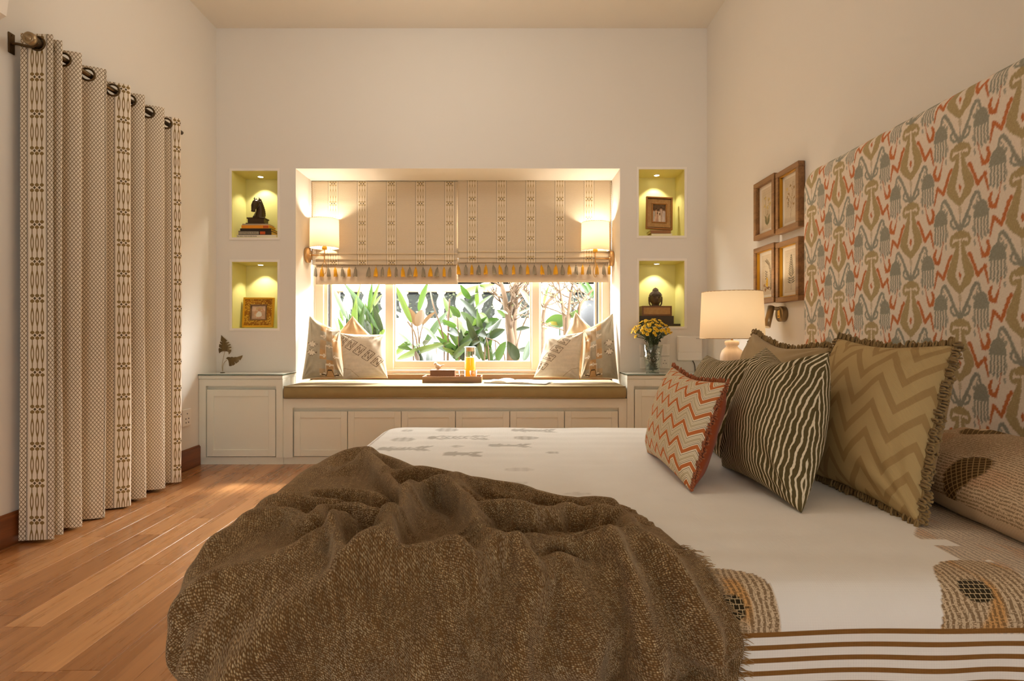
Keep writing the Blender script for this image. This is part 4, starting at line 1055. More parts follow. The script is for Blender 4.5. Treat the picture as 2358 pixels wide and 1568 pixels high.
-1,1,1,-1,0,0,0,-1,2,1,-1,0,1,0,2,1,-1,1,1,-1,-2,1,2,-1,1,0,0,3,-1,1,0,-1,-2,2,10,-9,-9,2,14,2,-17,-8,9,17,-22,-9,-7,24,15,-20,-9,1,9,1,0,5,3,0,1,-1,1,0,0,0,0,0,0,0,0,1,0,0,0,0,0,0,1,-1,0,1,-1,0,0,0,0,0,0,2,-1,1,-1,2,0,
0,-1,2,1,0,0,0,0,3,0,-2,0,-13,2,4,1,1,2,12,-16,-5,5,6,13,-15,-12,6,18,-20,-13,4,21,-8,-14,9,-2,3,4,2,3,0,0,1,0,1,0,0,0,1,-1,0,0,-1,0,0,0,0,-1,0,-1,0,0,0,0,0,-1,1,-1,0,0,0,0,0,0,0,1,1,4,-3,1,2,-1,1,0,-1,2,0,-1,3,-16,1,0,
-3,0,19,8,-22,-4,2,5,11,-1,-21,1,17,-11,-12,9,19,-16,4,5,1,1,-6,1,2,0,1,0,-1,1,1,0,-1,0,0,-2,0,0,0,0,-1,0,-1,1,-1,0,-1,0,0,0,0,1,0,0,-1,1,0,0,0,1,1,0,3,1,0,1,0,1,1,0,-1,0,4,-9,-1,0,6,-7,-5,15,6,-15,-7,-3,-5,-8,-1,16,6,4,
-16,0,27,-5,-12,17,0,-3,-4,-5,-1,-1,-1,1,-1,0,2,1,0,-1,-1,1,-1,1,0,-1,0,1,0,0,1,0,0,1,0,1,0,-1,1,0,0,0,0,0,0,-1,-1,0,3,1,2,-1,1,0,0,0,1,1,10,-5,-3,5,5,-4,-18,-7,21,8,-8,-7,1,-41,-6,14,30,14,-15,-14,17,12,-17,4,4,1,5,-2,
-4,-3,-2,-4,0,0,-1,0,0,1,2,1,1,0,1,1,1,0,1,0,1,0,1,0,1,0,0,1,0,0,1,-1,0,0,-2,-1,-2,-1,-1,2,2,1,1,-1,1,0,1,0,-7,23,0,-6,-5,6,2,-21,-7,10,3,13,-5,1,-27,-29,8,40,13,-28,-7,37,-17,-4,2,3,2,3,2,2,0,-2,-1,-4,-1,2,-3,-2,-1,0,5,
1,1,1,1,0,0,0,0,1,1,0,0,0,1,0,0,1,-1,1,0,-1,0,-1,-2,-4,-3,0,0,3,1,1,-1,0,1,1,-19,1,2,-4,-1,0,15,13,-17,-3,3,6,13,30,1,-46,-43,6,43,5,-29,15,14,-17,5,2,2,0,2,1,3,4,1,0,-8,-1,6,-4,-1,-1,-1,4,1,2,1,0,0,0,0,0,0,0,-1,1,-1,1,
0,-2,-2,-1,2,2,0,2,0,-4,-3,-4,1,2,1,0,1,1,-2,0,0,-14,-4,1,0,3,-3,16,19,-3,-11,0,-2,12,29,5,-43,-50,1,49,-6,-23,26,-11,1,0,1,3,0,1,0,0,3,3,0,-7,3,7,-1,-4,-4,-3,-2,1,3,6,0,1,-1,1,-1,0,0,0,0,0,-1,-3,-3,0,0,1,3,1,3,2,-2,-3,
-3,1,3,1,-1,0,-1,-2,6,0,-7,2,0,-6,-2,-4,5,0,7,4,-4,-3,10,26,14,-36,-55,4,50,-21,-4,10,-8,4,1,0,1,0,-1,0,-2,0,2,-3,-2,8,4,-1,-7,4,-3,-6,-4,1,7,1,1,-2,0,0,1,-1,0,-1,1,2,-1,-4,-2,-2,0,0,1,6,6,-2,-7,-4,0,5,0,2,-3,0,-4,5,2,
-3,0,-1,-1,2,-5,-3,11,0,-3,1,-6,5,27,18,-34,-56,16,40,-24,4,0,0,0,1,0,1,0,-1,-1,-3,-3,4,0,0,3,3,-4,-2,8,-2,-7,-8,2,4,1,0,0,0,-1,0,0,-1,-1,2,5,0,-3,-3,-2,-2,-1,-4,-1,12,1,-6,-7,-2,5,1,2,-1,-5,3,4,-3,-5,2,2,1,-6,4,8,-3,-1,
1,-3,1,-1,23,22,-42,-48,32,15,-12,3,-3,2,0,1,0,-1,0,-1,-4,1,3,0,-1,0,1,4,-12,6,8,0,-8,-7,4,2,0,0,-1,0,-1,0,1,-1,0,1,3,0,1,-1,-1,-2,-4,-6,-2,9,5,-3,-6,-2,1,3,1,-2,0,1,-2,-1,2,4,-6,-4,8,3,-2,0,0,0,-4,-1,2,27,13,-50,-33,38,
-1,-3,2,1,-1,0,0,0,0,-2,-3,3,1,3,-1,-2,0,2,-5,-3,4,5,0,-9,-3,4,1,0,1,-1,0,0,-1,1,-1,0,1,1,0,0,-1,-5,0,4,-1,-3,0,7,0,-5,-3,1,2,-2,2,-2,-1,0,1,-2,-3,4,6,-1,-1,-1,2,-2,0,2,-1,6,25,-3,-52,-7,22,-2,-1,4,-1,-1,0,0,-1,0,-2,0,4,
-2,-6,2,3,0,0,-6,4,1,4,-4,-7,2,3,0,0,0,0,0,0,-1,1,-1,-1,1,-1,-2,-4,-1,4,6,1,-4,-4,0,7,0,-4,-1,-1,-1,-2,-1,2,0,-1,-4,0,7,2,0,-1,0,1,-1,-5,3,4,-4,13,21,-18,-48,20,4,-2,-1,7,-3,-1,0,1,1,-1,-6,-2,-6,-2,-4,7,12,1,-7,-1,4,2,2,
-7,-4,4,1,0,0,0,-1,1,0,-1,1,0,-2,0,-4,-3,3,4,4,0,-6,0,-1,-2,5,0,-3,0,-1,0,-3,1,1,1,-1,0,3,1,0,-2,1,2,-1,-7,-5,9,5,0,13,14,-35,-21,17,-2,-2,5,-1,-3,0,1,2,7,-7,-4,3,3,-2,-13,6,9,-6,-4,3,2,2,-4,-5,2,2,0,0,0,0,-1,0,0,-1,0,
-1,-3,-3,3,3,6,-3,-3,2,-2,-1,-1,-1,1,0,-1,0,2,0,-3,2,-2,-2,3,1,1,-1,0,0,4,3,-5,-8,-4,6,5,4,16,1,-42,2,11,-6,0,7,-3,-5,-2,1,6,14,-2,0,0,1,-11,-10,9,-3,-6,1,3,3,-1,-5,-1,2,0,0,0,-1,0,0,0,-1,-3,-3,-4,4,4,5,0,-1,-2,-1,-2,1,
0,-3,1,0,0,-1,2,2,2,-6,-4,4,2,1,0,0,-1,3,2,4,6,-6,-14,-5,5,6,8,19,-31,-18,5,8,-5,6,4,1,-7,-8,-6,-3,3,13,1,1,1,-13,9,8,-8,-4,1,1,2,-2,-4,2,1,0,-2,0,0,-1,-1,-2,-4,-3,4,3,3,4,-4,1,-1,-1,-1,-1,0,-1,0,0,-1,0,0,5,0,-4,-1,-1,1,
2,-1,-1,0,-1,4,7,8,1,-11,-14,-4,4,6,13,15,-50,0,14,1,-1,1,-6,0,1,1,1,-3,-12,4,7,6,-6,0,8,3,-7,-3,1,2,-1,-4,-1,2,0,0,0,-1,-1,-3,-3,-3,4,2,3,5,-4,1,-3,-1,0,-1,0,0,-1,-1,0,0,0,4,-3,2,2,-6,0,2,0,1,-1,-1,-2,2,6,6,8,0,-12,-16,
-6,3,10,19,-7,-36,3,15,-13,3,8,9,6,4,-3,-5,-11,-8,2,5,-1,-5,4,3,0,-3,-1,0,1,-3,-2,1,1,1,0,-1,-1,-2,-7,3,3,4,4,-2,-1,-1,-3,-1,0,0,0,-1,-1,1,-2,0,-3,6,1,-2,-2,1,-1,1,0,0,0,-1,0,-2,1,7,6,9,0,-13,-15,-9,3,15,19,-27,-23,-8,
19,17,2,-1,-2,-3,5,4,1,-7,-8,-3,2,-3,1,0,1,0,-1,-1,-1,1,-2,1,1,-1,0,-2,-3,-5,3,3,0,3,2,0,0,-4,0,-2,0,2,-1,-1,-1,0,0,-1,-10,9,3,-3,-1,3,0,0,0,-1,0,-1,0,4,-3,-5,6,7,10,3,-10,-17,-12,5,25,5,-35,-6,23,-5,0,-1,-1,-1,1,2,3,4,
-6,-8,6,-2,-1,0,-1,0,-2,-1,2,1,-1,0,-1,-1,-3,-4,-5,4,6,1,-3,-4,0,6,0,-1,-3,-2,1,2,0,-1,-1,0,1,0,-8,0,12,-3,0,-2,1,0,0,0,0,0,1,1,-2,-6,-2,2,8,12,6,-7,-18,-13,6,30,-10,-22,-23,14,8,0,4,3,-1,0,1,1,-4,-4,8,2,-4,-1,0,0,-1,0,
0,-1,3,0,-4,-4,-7,-2,6,4,4,3,2,-8,-10,-2,7,4,-2,-1,1,3,0,-3,0,0,1,1,1,-13,8,10,-3,-2,0,0,-1,0,0,0,1,-1,-2,-4,-8,-1,3,8,12,10,-5,-19,-12,11,26,-20,-16,-2,9,-2,-5,-5,4,5,2,3,-5,2,5,-3,0,-1,0,-1,2,1,0,0,-3,-4,-1,-7,1,5,3,5,
1,-1,-1,4,-8,-13,-2,9,2,1,1,1,-1,-2,2,-1,0,0,2,-9,-2,9,-1,2,-1,0,0,-1,0,1,0,-1,-1,-2,-11,-9,2,4,7,14,12,-4,-19,-12,21,15,-22,-16,10,6,1,0,-16,-10,6,10,7,-1,-5,-7,-3,9,4,1,1,4,1,-4,-13,-19,16,4,5,4,4,-2,-2,-1,1,1,5,-8,
-15,-2,13,0,1,1,-1,-2,2,-1,0,-1,6,-9,-6,10,7,-5,-2,0,-1,-1,0,1,0,-1,-1,2,-3,-11,-9,-3,2,7,15,12,-2,-14,-10,24,2,-20,-8,8,-1,1,7,-2,-17,-15,24,8,-1,-8,-6,-9,6,8,4,3,-1,-7,-9,8,-7,9,5,4,-2,-3,-1,0,-1,0,3,6,-8,-17,4,10,0,0,
-3,1,0,0,0,0,2,-3,-6,4,10,-3,-4,4,-3,-2,0,0,1,-2,1,4,5,0,-10,-14,-10,-1,4,17,15,0,-11,-5,7,-7,-2,3,1,-2,-2,1,3,-3,-17,15,-1,6,-1,-5,-14,-6,6,6,-1,-5,9,12,-4,-3,2,-1,-1,1,0,-1,-1,-2,-1,5,9,-9,-19,11,6,-3,-4,2,0,-1,1,-1,
-1,4,-9,-3,11,5,-5,-1,2,-3,-2,0,1,0,3,3,6,6,-2,-7,-12,-16,-6,2,15,15,1,-10,2,-6,-8,7,3,1,3,1,-3,-6,-5,-10,-1,-1,2,4,2,-6,-11,-7,4,14,12,1,-4,5,0,0,0,-1,-1,0,0,0,0,-3,3,7,-9,-17,15,1,0,-2,0,-1,0,0,-2,0,0,-4,5,9,-6,-5,5,
-1,-2,0,0,0,1,5,5,4,0,1,-2,-10,-16,-11,0,11,12,-5,5,0,-17,5,11,1,1,2,5,1,-8,-11,1,0,2,-1,1,2,-1,-3,-5,-4,-5,-7,0,4,0,2,9,3,1,-1,0,0,0,0,-3,3,3,-10,-8,13,-3,1,-1,0,-3,0,-3,1,-2,2,1,8,-1,-9,2,2,-3,1,0,0,1,2,5,4,1,1,4,0,-7,
-19,-14,0,9,9,1,10,-14,-15,14,6,0,1,2,7,5,7,-6,0,-2,0,-1,0,1,-1,1,-3,-2,-3,-3,-14,-8,-16,0,14,8,3,0,0,-1,-1,-2,1,5,2,-18,1,9,0,-1,0,-3,-1,-4,2,0,-1,1,6,6,-11,-3,3,0,-1,1,-2,1,2,3,4,6,-1,1,5,3,-7,-20,-15,-2,11,6,9,5,-22,
-6,11,3,1,0,1,2,2,1,-2,0,1,0,0,1,0,-1,4,1,1,0,3,-1,2,-28,-24,14,13,1,1,-2,0,-1,0,-3,7,-5,-10,6,2,2,-1,-2,-1,-5,-1,5,-2,-2,6,8,-7,-9,3,3,-1,0,0,-1,1,3,2,5,5,0,3,4,5,-8,-20,-16,-5,4,8,17,-3,-19,4,9,-1,-1,-3,-1,-1,2,1,-1,
-1,0,0,-1,3,1,0,1,0,1,3,2,5,11,-23,-28,9,11,1,-1,0,0,-1,-1,-1,6,-10,-1,1,3,1,0,1,12,-4,-7,-4,1,1,8,3,-15,-4,5,1,2,-1,0,0,1,2,-1,6,4,-5,4,10,7,-8,-18,-16,-7,0,7,17,-6,-6,-1,7,0,-2,0,-3,1,0,0,-1,0,0,-1,0,1,1,-1,1,-1,-1,1,
1,5,18,-24,-20,9,4,-1,2,0,0,4,0,-3,-2,-2,-3,0,3,3,-1,3,12,-9,-8,0,-1,5,2,-5,-9,-2,9,1,1,-2,2,0,0,-3,-1,5,7,-4,5,10,6,-5,-13,-12,-9,-4,3,10,-6,5,-2,3,-1,0,2,-4,-1,0,0,-1,1,0,0,0,0,1,-1,1,-1,0,0,-4,-1,4,-9,-4,3,5,-2,4,2,
-2,-2,2,-1,-1,-2,-2,2,0,2,-13,18,7,-10,-6,4,1,8,-3,-8,-9,0,11,0,-2,-2,2,-1,-2,-1,1,5,4,-3,3,10,5,0,-4,-10,-11,-6,-1,2,5,-1,1,2,-3,0,-1,-2,0,0,0,-2,1,0,0,0,0,1,0,0,-3,-7,-10,-1,13,3,-4,0,-1,1,0,-2,2,2,2,0,1,-2,-2,1,1,-1,
1,-3,15,-5,-10,-3,4,8,1,-6,1,-15,0,18,-2,-9,0,-3,-7,1,1,2,5,3,-1,2,6,5,1,1,-5,-13,-8,3,3,10,-4,1,1,-3,1,-3,-3,-4,0,0,0,0,0,0,-1,-2,-2,-8,-7,-3,6,8,9,5,-5,-6,0,0,0,1,2,1,-2,7,-3,-2,-1,0,0,-1,5,-14,12,15,-14,-11,5,6,6,-8,
-4,10,-20,-1,20,-1,-14,0,-8,-18,-2,5,4,6,7,2,3,3,0,-4,-3,3,-1,1,2,-3,3,1,2,-2,-7,4,-23,5,-2,-1,-2,-4,-2,-1,-1,1,-1,4,7,8,8,8,6,-2,-9,-3,2,1,0,0,1,-1,4,0,-8,0,1,-1,-1,0,14,-12,-10,16,10,-19,-7,7,6,5,-11,-2,13,-20,-3,19,
-3,-8,0,-15,-15,-5,-1,1,6,8,6,9,6,5,6,0,-4,-11,1,2,-1,0,-7,-3,-14,-2,18,-6,-1,0,0,3,2,0,2,-1,6,8,3,4,7,1,-1,-9,-7,-1,-1,1,0,-1,-3,2,-2,-7,0,3,0,-3,-1,0,-2,10,-15,-1,16,2,-13,-1,12,4,-7,-11,7,11,-21,-1,18,-5,5,8,-10,-13,
-12,-12,-7,-1,3,7,10,12,3,2,4,-3,-18,8,8,-6,2,3,26,-5,7,0,-3,-2,1,0,-8,2,-7,-3,-3,10,10,0,-5,-5,-8,1,-2,-3,-2,-2,-1,-4,-1,-1,-2,5,0,1,-3,-3,-2,-1,-11,6,4,-5,4,17,-12,-14,8,12,6,-12,-12,14,5,-22,5,18,4,13,9,-4,-8,-14,-16,
-14,-13,-7,-1,7,13,9,4,-5,4,-7,5,17,9,12,-3,10,-17,-2,7,0,-1,-3,1,-21,0,-2,6,-2,-2,2,-6,-1,3,-1,1,1,-1,-4,-8,0,4,-1,4,2,-2,1,-5,-2,-3,0,10,-18,3,3,-1,7,5,-10,-9,11,9,3,-12,-5,15,-4,-18,9,16,7,3,5,7,-1,-7,-9,-12,-17,-12,
-12,-4,7,12,18,-12,-5,6,6,19,-1,-5,-6,13,-2,-18,0,-1,-3,-1,11,-5,9,4,-5,-5,-6,2,-2,0,0,1,-1,0,-8,1,4,-1,1,2,-2,-1,1,-1,-3,-1,0,-7,22,-11,-9,2,2,15,-3,-20,-4,13,12,-5,-14,6,18,-7,-21,4,12,-3,0,11,15,6,4,1,-9,-10,-15,-18,
-15,-4,6,15,-1,-5,-4,-4,21,4,2,-7,5,9,-17,1,-2,-4,0,16,10,-6,-7,-4,0,-5,-1,-1,2,-1,-1,-1,-1,2,2,-3,0,0,-1,0,-1,1,-1,-1,0,-2,-13,24,-11,-8,0,6,16,2,-23,-3,14,13,-14,-11,7,14,4,-20,5,8,-6,-1,5,5,1,12,10,2,-3,-6,-18,-21,
-15,2,6,-1,6,-15,-21,20,17,8,-3,4,5,-13,7,-3,7,10,-1,-4,-8,-3,0,-2,-1,-1,0,1,-1,0,0,4,-1,-4,0,1,-1,-1,-1,0,0,-1,1,4,7,-25,12,-6,2,1,2,14,1,-22,-4,17,12,-18,2,-12,15,12,-16,9,-2,-4,0,2,0,1,4,-11,13,9,7,-9,-23,-18,1,5,3,2,
-12,-19,18,15,2,1,0,0,-7,6,11,-4,-5,2,-3,0,-1,-1,5,-6,0,-1,0,1,1,2,-1,-2,3,-1,-3,1,-1,-2,1,-1,-1,-16,11,17,-19,0,-4,2,-1,-4,24,3,-22,-6,18,3,-11,15,-22,9,15,-12,-2,0,3,-2,1,2,-2,-2,-6,6,9,11,-2,-19,-12,1,-1,6,9,-3,-44,
18,12,2,6,0,-2,4,3,-4,-1,-2,2,0,-5,4,-1,0,1,-1,0,0,1,0,0,1,1,-1,-1,-1,0,0,1,-3,-1,-1,-12,13,16,-15,-2,-4,9,-13,-3,23,3,-22,-7,25,-10,-1,18,-21,1,12,-3,-16,-1,8,2,0,0,-2,-12,-6,5,12,19,2,-19,-13,2,0,-6,8,8,-42,20,9,6,-3,
7,-6,-4,5,0,-2,3,1,-3,2,1,-2,1,-1,-1,1,1,1,0,1,0,0,-2,0,-1,0,2,-3,-3,16,-14,-12,16,8,-22,0,0,20,-21,-4,22,5,-22,-7,21,-14,1,23,-19,9,12,0,-19,-7,2,0,4,-1,-3,-9,-9,-3,9,23,6,-16,-8,3,7,-20,5,10,-34,13,16,11,-4,8,-22,-5,1,
8,4,1,3,-1,-1,2,-3,1,3,-5,2,-1,1,1,0,1,-1,-1,1,-1,-1,-2,-5,-7,22,-16,-10,19,4,-16,0,7,12,-22,-9,22,10,-22,-10,19,-18,4,21,-10,18,11,3,-8,-8,-12,-7,5,5,-1,-7,-10,-10,1,18,9,-15,-2,3,13,-25,0,4,-26,12,20,4,1,3,-17,-8,-3,
12,6,5,1,-6,4,-3,2,-3,1,2,-5,1,0,2,3,-2,-2,1,-1,1,-1,-4,-8,-2,24,-19,-5,22,-6,-14,3,11,10,-19,-13,22,14,-12,-21,8,-11,0,9,-5,16,15,6,5,-3,-5,4,-4,-3,-1,-4,-12,-11,-8,8,12,-15,4,2,23,-28,-5,-2,-24,19,10,-3,7,-6,0,-5,-9,5,
10,4,0,3,-1,-1,-2,-1,2,-3,0,0,-2,3,6,-3,-1,0,0,3,-4,10,-12,0,21,-23,0,21,-14,-15,7,12,10,-16,-18,15,16,2,-10,-2,-15,-6,-1,0,7,15,6,7,2,3,3,-3,-4,-1,1,-6,-7,-10,-6,8,-2,-1,-4,25,-21,6,-4,-30,20,6,-1,9,-19,3,2,-17,4,11,6,
1,0,5,-6,3,-2,-3,-5,7,-6,-2,10,-1,-2,1,0,4,-2,18,-8,-9,6,7,-18,7,12,-16,-10,8,11,9,-13,-19,6,20,7,-10,0,5,-11,-16,-6,2,8,8,6,3,4,5,-3,-3,2,1,1,-3,-7,-3,-4,3,-6,6,5,-9,-1,-1,0,1,-2,-4,13,-7,-4,10,-19,1,8,4,-2,3,-2,-3,0,1,
-4,0,-3,-4,4,8,-4,2,-1,2,4,13,0,-10,-1,14,-10,-14,19,6,-19,-14,4,21,6,-9,-17,0,22,7,-5,-5,-3,-7,-3,-4,-12,4,7,5,5,6,7,-4,0,0,-5,2,0,-10,-4,-1,13,-7,11,-1,-2,-7,-4,6,3,5,-10,3,-6,-1,4,-16,9,-2,8,-1,0,2,-2,0,-2,1,-1,-3,1,
5,-4,1,1,-2,2,1,16,-7,-17,10,15,-17,-6,21,1,-13,-13,-5,21,10,-10,-16,-4,18,9,-7,-6,3,0,-7,-3,-14,-1,2,2,3,8,14,-4,-4,4,-3,-2,6,-6,2,6,-11,7,10,-8,1,-8,-1,-3,0,9,-8,1,-9,1,5,-1,5,1,-2,1,0,0,-2,0,0,1,-1,0,5,0,2,-6,1,0,-11,
13,18,-13,-10,15,2,-22,1,19,8,-9,-19,-7,16,13,-8,-15,-2,11,2,1,-15,-14,1,2,0,-6,2,-1,-1,0,5,16,10,0,-5,-6,-1,9,3,-1,2,4,-1,-1,4,-9,-2,-3,-2,-5,7,-3,-5,-1,8,0,4,-2,1,0,0,0,0,-1,1,-1,0,-1,2,1,0,-1,1,0,5,-7,11,5,-19,-5,23,
-3,-23,-4,16,18,-2,-16,-17,12,18,-13,-12,6,11,3,-8,-22,-11,-2,1,-2,-7,-1,0,0,3,4,7,8,14,13,3,-2,-6,-1,7,-8,-5,16,-2,-5,-2,-1,-1,3,-2,2,6,-10,-3,-2,0,5,1,0,0,-1,1,1,-1,0,0,0,-1,2,0,-1,0,1,12,-18,-1,18,-4,-19,6,22,-3,-16,
-14,6,24,3,1,-24,1,6,-4,-11,0,23,21,4,-13,-6,-9,-7,-4,-1,-6,-2,-5,-9,-6,1,3,6,6,1,12,1,8,2,-2,-7,9,-4,-4,4,-2,-1,0,-7,9,4,-8,-3,1,4,-1,0,0,1,-1,1,1,-2,0,-1,1,0,0,0,1,2,6,-4,-3,2,3,-3,-6,5,14,3,-13,-16,2,-2,10,21,-11,-2,
-5,5,-1,-22,23,35,13,-2,-2,-7,-3,3,-4,-6,-5,-11,-11,-11,-8,-4,2,10,-1,3,0,4,3,2,-7,0,-2,2,2,2,0,-4,-5,13,-11,-1,4,-1,-2,0,0,1,0,2,-3,2,0,-1,-1,1,1,-1,2,1,6,7,-22,5,9,-3,-6,2,-5,7,17,-11,-21,21,-20,2,18,11,-8,-18,6,8,-23,
9,21,15,9,2,-1,-7,8,0,-7,5,1,-7,-10,-8,-3,0,-6,-4,6,2,-3,-1,-3,-1,-3,-1,3,6,-1,-2,-7,2,4,5,-4,-4,0,0,0,0,0,1,1,0,2,-6,0,2,0,0,1,2,-3,10,-5,-20,20,9,-16,-4,13,-6,0,19,-6,-10,14,-24,-4,9,19,-9,-20,21,-1,-22,0,0,12,14,-5,9,
-4,-6,9,-2,4,8,2,-5,-7,-9,-2,-3,-1,-7,4,0,-3,-1,0,0,1,0,3,12,-6,-9,14,-1,-5,-2,-3,2,0,0,1,-1,2,0,0,-2,-4,4,-2,2,0,2,-14,11,13,-12,-17,21,9,-24,-4,23,-8,-12,21,0,5,3,-21,-11,10,18,-14,-8,25,-4,-23,0,-7,6,17,-7,-1,-1,-7,2,
0,4,5,6,-3,-8,-1,5,3,2,-2,0,-3,-4,-2,0,0,-2,-2,5,8,5,4,-9,-3,-1,1,1,0,0,0,0,-2,0,1,2,-3,1,-5,5,-2,2,1,-7,3,12,-14,-10,16,11,-20,-8,20,0,-20,8,6,13,7,-6,-24,11,13,-22,0,25,-1,-14,-7,-17,1,9,3,-7,-1,-1,0,-3,1,3,3,6,4,3,1,
8,3,-4,-1,-2,0,-3,0,-2,1,2,6,1,-5,-1,-4,0,-1,3,-1,-2,2,1,-2,-2,1,3,0,-3,1,-1,-1,0,-18,3,2,-5,16,-10,-6,15,3,-11,-5,23,6,-24,-3,-1,17,11,4,-13,9,1,-22,-1,25,-1,-11,-18,-20,-7,8,9,-5,5,-1,0,-2,1,6,7,8,3,1,2,-5,6,1,0,1,3,0,
2,0,-2,1,-4,-4,-3,-1,0,1,0,1,-1,1,-2,-1,2,-3,0,5,-4,4,-2,-1,0,-6,-14,8,7,-10,17,-12,-5,23,-8,-8,-1,15,0,-15,-1,0,12,3,-10,-4,10,12,-15,1,16,4,-4,-17,-12,0,2,1,-6,0,-1,2,-1,4,7,2,-3,-3,0,1,1,4,-1,2,1,2,2,1,1,-3,-1,-3,-1,
0,-1,2,1,-1,0,3,-1,-3,2,-2,-3,2,0,2,-1,1,0,-7,-4,-4,20,3,-22,21,-18,0,12,-9,0,7,16,4,-8,-23,-3,13,-7,-8,0,0,4,-4,9,22,26,11,-6,-10,14,-7,-12,-6,1,-3,-3,-5,-3,-8,-8,-4,-3,4,-2,0,3,-1,1,-1,0,1,-1,1,-1,0,-1,-1,1,1,2,2,2,0,
4,1,-1,-2,-2,-7,6,-2,2,0,0,-8,8,4,-2,5,-2,-6,12,-16,14,-1,-15,0,-1,-3,21,-1,-22,2,16,-4,4,12,-12,-3,-4,-9,14,26,11,-14,-9,18,6,-1,-6,-1,-4,-5,-13,-6,-4,-3,-1,2,1,-2,-1,0,-2,-1,-1,0,0,-2,0,-1,-1,0,1,-1,0,0,1,1,2,2,0,0,-1,
-1,1,-2,1,2,-1,23,-10,-15,-1,12,1,-15,15,-4,-10,16,-14,-7,14,1,-15,18,-4,-20,13,14,-14,-2,12,-13,8,2,-9,-4,10,15,-11,-10,9,5,1,-3,-2,-2,-1,-3,0,0,-1,1,-1,4,-1,-1,1,0,0,-1,-2,0,0,-1,-2,0,-2,0,0,-2,-1,0,-1,0,1,0,-1,-2,-3,
2,0,0,0,16,3,-4,-20,4,16,-11,-19,22,-11,3,18,-23,-3,6,-12,3,23,-7,-19,14,0,-15,14,2,-4,2,-2,-3,-4,6,11,3,-8,-2,0,2,2,-2,0,0,-1,0,0,-1,1,-1,2,0,0,0,-1,0,2,-1,-1,1,0,-1,1,0,2,-2,-1,0,0,-2,-2,-1,-2,-3,-1,1,-5,-2,2,129,9,19,
21,18,10,19,19,20,20,22,18,12,8,17,15,16,14,11,12,11,9,4,3,3,1,-1,2,3,3,0,1,1,2,2,4,2,2,1,5,1,3,5,2,2,1,0,3,0,1,-1,0,0,0,-2,2,-1,-3,-2,3,-2,3,-3,2,-4,-1,0,-2,-3,2,0,0,4,0,3,5,4,5,-2,1,1,1,0,0,-1,-3,-7,5,5,4,0,1,-3,0,5,0,
1,-3,3,2,0,0,1,-5,2,-1,3,0,0,0,-1,-2,2,0,1,-3,2,0,-3,0,0,1,0,-2,3,-1,-1,1,-1,-2,3,-3,0,3,-1,-4,2,-1,3,-4,5,0,-3,0,2,-3,1,3,-5,2,-5,6,5,0,1,-7,1,7,2,1,0,2,0,-8,2,8,0,-1,1,-5,1,5,0,3,0,0,1,0,-1,1,-1,0,0,1,0,-1,0,1,-2,1,0,
0,-1,-1,1,0,-2,-1,2,-2,-4,3,4,-4,1,2,-4,1,0,-1,2,-1,-1,2,-2,-1,-3,-1,6,1,-2,1,2,-3,1,1,5,-15,-9,7,6,2,-3,1,-4,0,2,4,5,1,-3,-1,2,0,2,2,-6,-1,6,3,2,3,1,0,-1,-1,-3,2,-1,0,1,1,0,-1,0,-1,0,1,-1,0,-2,1,1,-1,-1,3,0,-4,-1,4,0,
-1,3,-3,0,-1,2,1,-2,-9,3,8,-1,-2,-5,5,3,-3,2,-1,-1,-1,-2,6,-2,1,-2,5,2,1,2,-2,0,-2,-1,4,1,-1,-1,4,0,4,2,-4,1,8,3,2,-1,0,1,-1,1,-3,2,-1,0,-1,1,-1,-1,0,-1,-1,1,0,1,-1,1,0,0,-2,0,-1,-2,-2,-1,1,-1,-2,7,4,-6,-4,7,3,-5,-8,8,6,
1,-8,5,0,-5,6,-1,-4,5,-9,5,1,0,0,2,0,1,0,0,-5,0,1,2,1,-5,-1,7,3,1,2,4,1,2,-1,2,1,-1,0,0,1,-3,-1,-1,-1,-1,1,0,-1,0,-2,-1,-1,-1,-1,-1,1,-2,-3,0,3,2,1,-1,0,1,6,-7,0,4,2,-4,3,6,-1,-6,-1,8,0,-5,5,-4,-6,9,-2,-7,7,2,2,-2,1,1,2,
-2,0,-2,4,2,-5,-1,5,3,-2,-4,3,3,6,2,4,0,-1,3,3,-4,0,-2,-1,-2,1,0,0,-1,-2,-1,-1,0,0,-2,-1,-1,0,0,-1,1,4,3,-2,0,2,3,-1,2,1,2,-2,-2,3,-1,-3,-2,5,0,-4,-5,9,-4,-1,2,2,-10,11,-2,-8,1,-4,1,1,3,-1,2,-1,0,2,2,3,-3,-7,5,7,0,-5,4,
3,6,10,-6,5,3,2,-3,-11,1,-1,1,-1,0,0,-1,-1,0,-1,-1,0,1,1,1,-1,1,2,1,0,-1,3,0,0,1,3,-1,0,0,0,2,-1,0,0,-2,-2,0,-1,-8,-2,6,0,-3,2,1,-9,6,4,5,-2,2,-3,-4,1,-1,4,-1,-1,-2,3,8,4,-13,0,9,-2,2,4,0,8,1,-4,-1,-2,20,3,-8,-5,-3,-2,0,
-2,-1,1,1,1,1,2,1,0,0,3,0,1,1,1,1,0,1,0,0,0,1,-1,0,0,1,0,0,-1,-1,-1,-3,-3,-2,-9,-5,2,8,-5,2,-1,-2,0,5,-6,4,2,1,-2,0,-2,3,-2,-3,-1,2,3,4,-8,-4,9,6,2,-7,5,11,-20,-2,1,22,18,3,-1,-3,-5,4,-3,-4,-4,0,3,1,0,1,0,0,-1,1,-1,0,0,
-2,-1,-1,-1,-1,-1,-2,-1,-1,0,0,0,-1,1,2,2,1,1,-1,-7,-1,-10,0,6,-2,0,-2,1,9,-8,-2,-1,1,0,1,4,-3,3,3,-3,-9,-8,9,6,-2,1,4,6,-5,-2,16,-8,-11,1,-16,12,12,8,8,9,1,4,1,2,-2,-2,-4,-5,-4,-3,-3,-2,-2,-3,-3,-4,-3,-3,-2,-2,-2,-2,0,
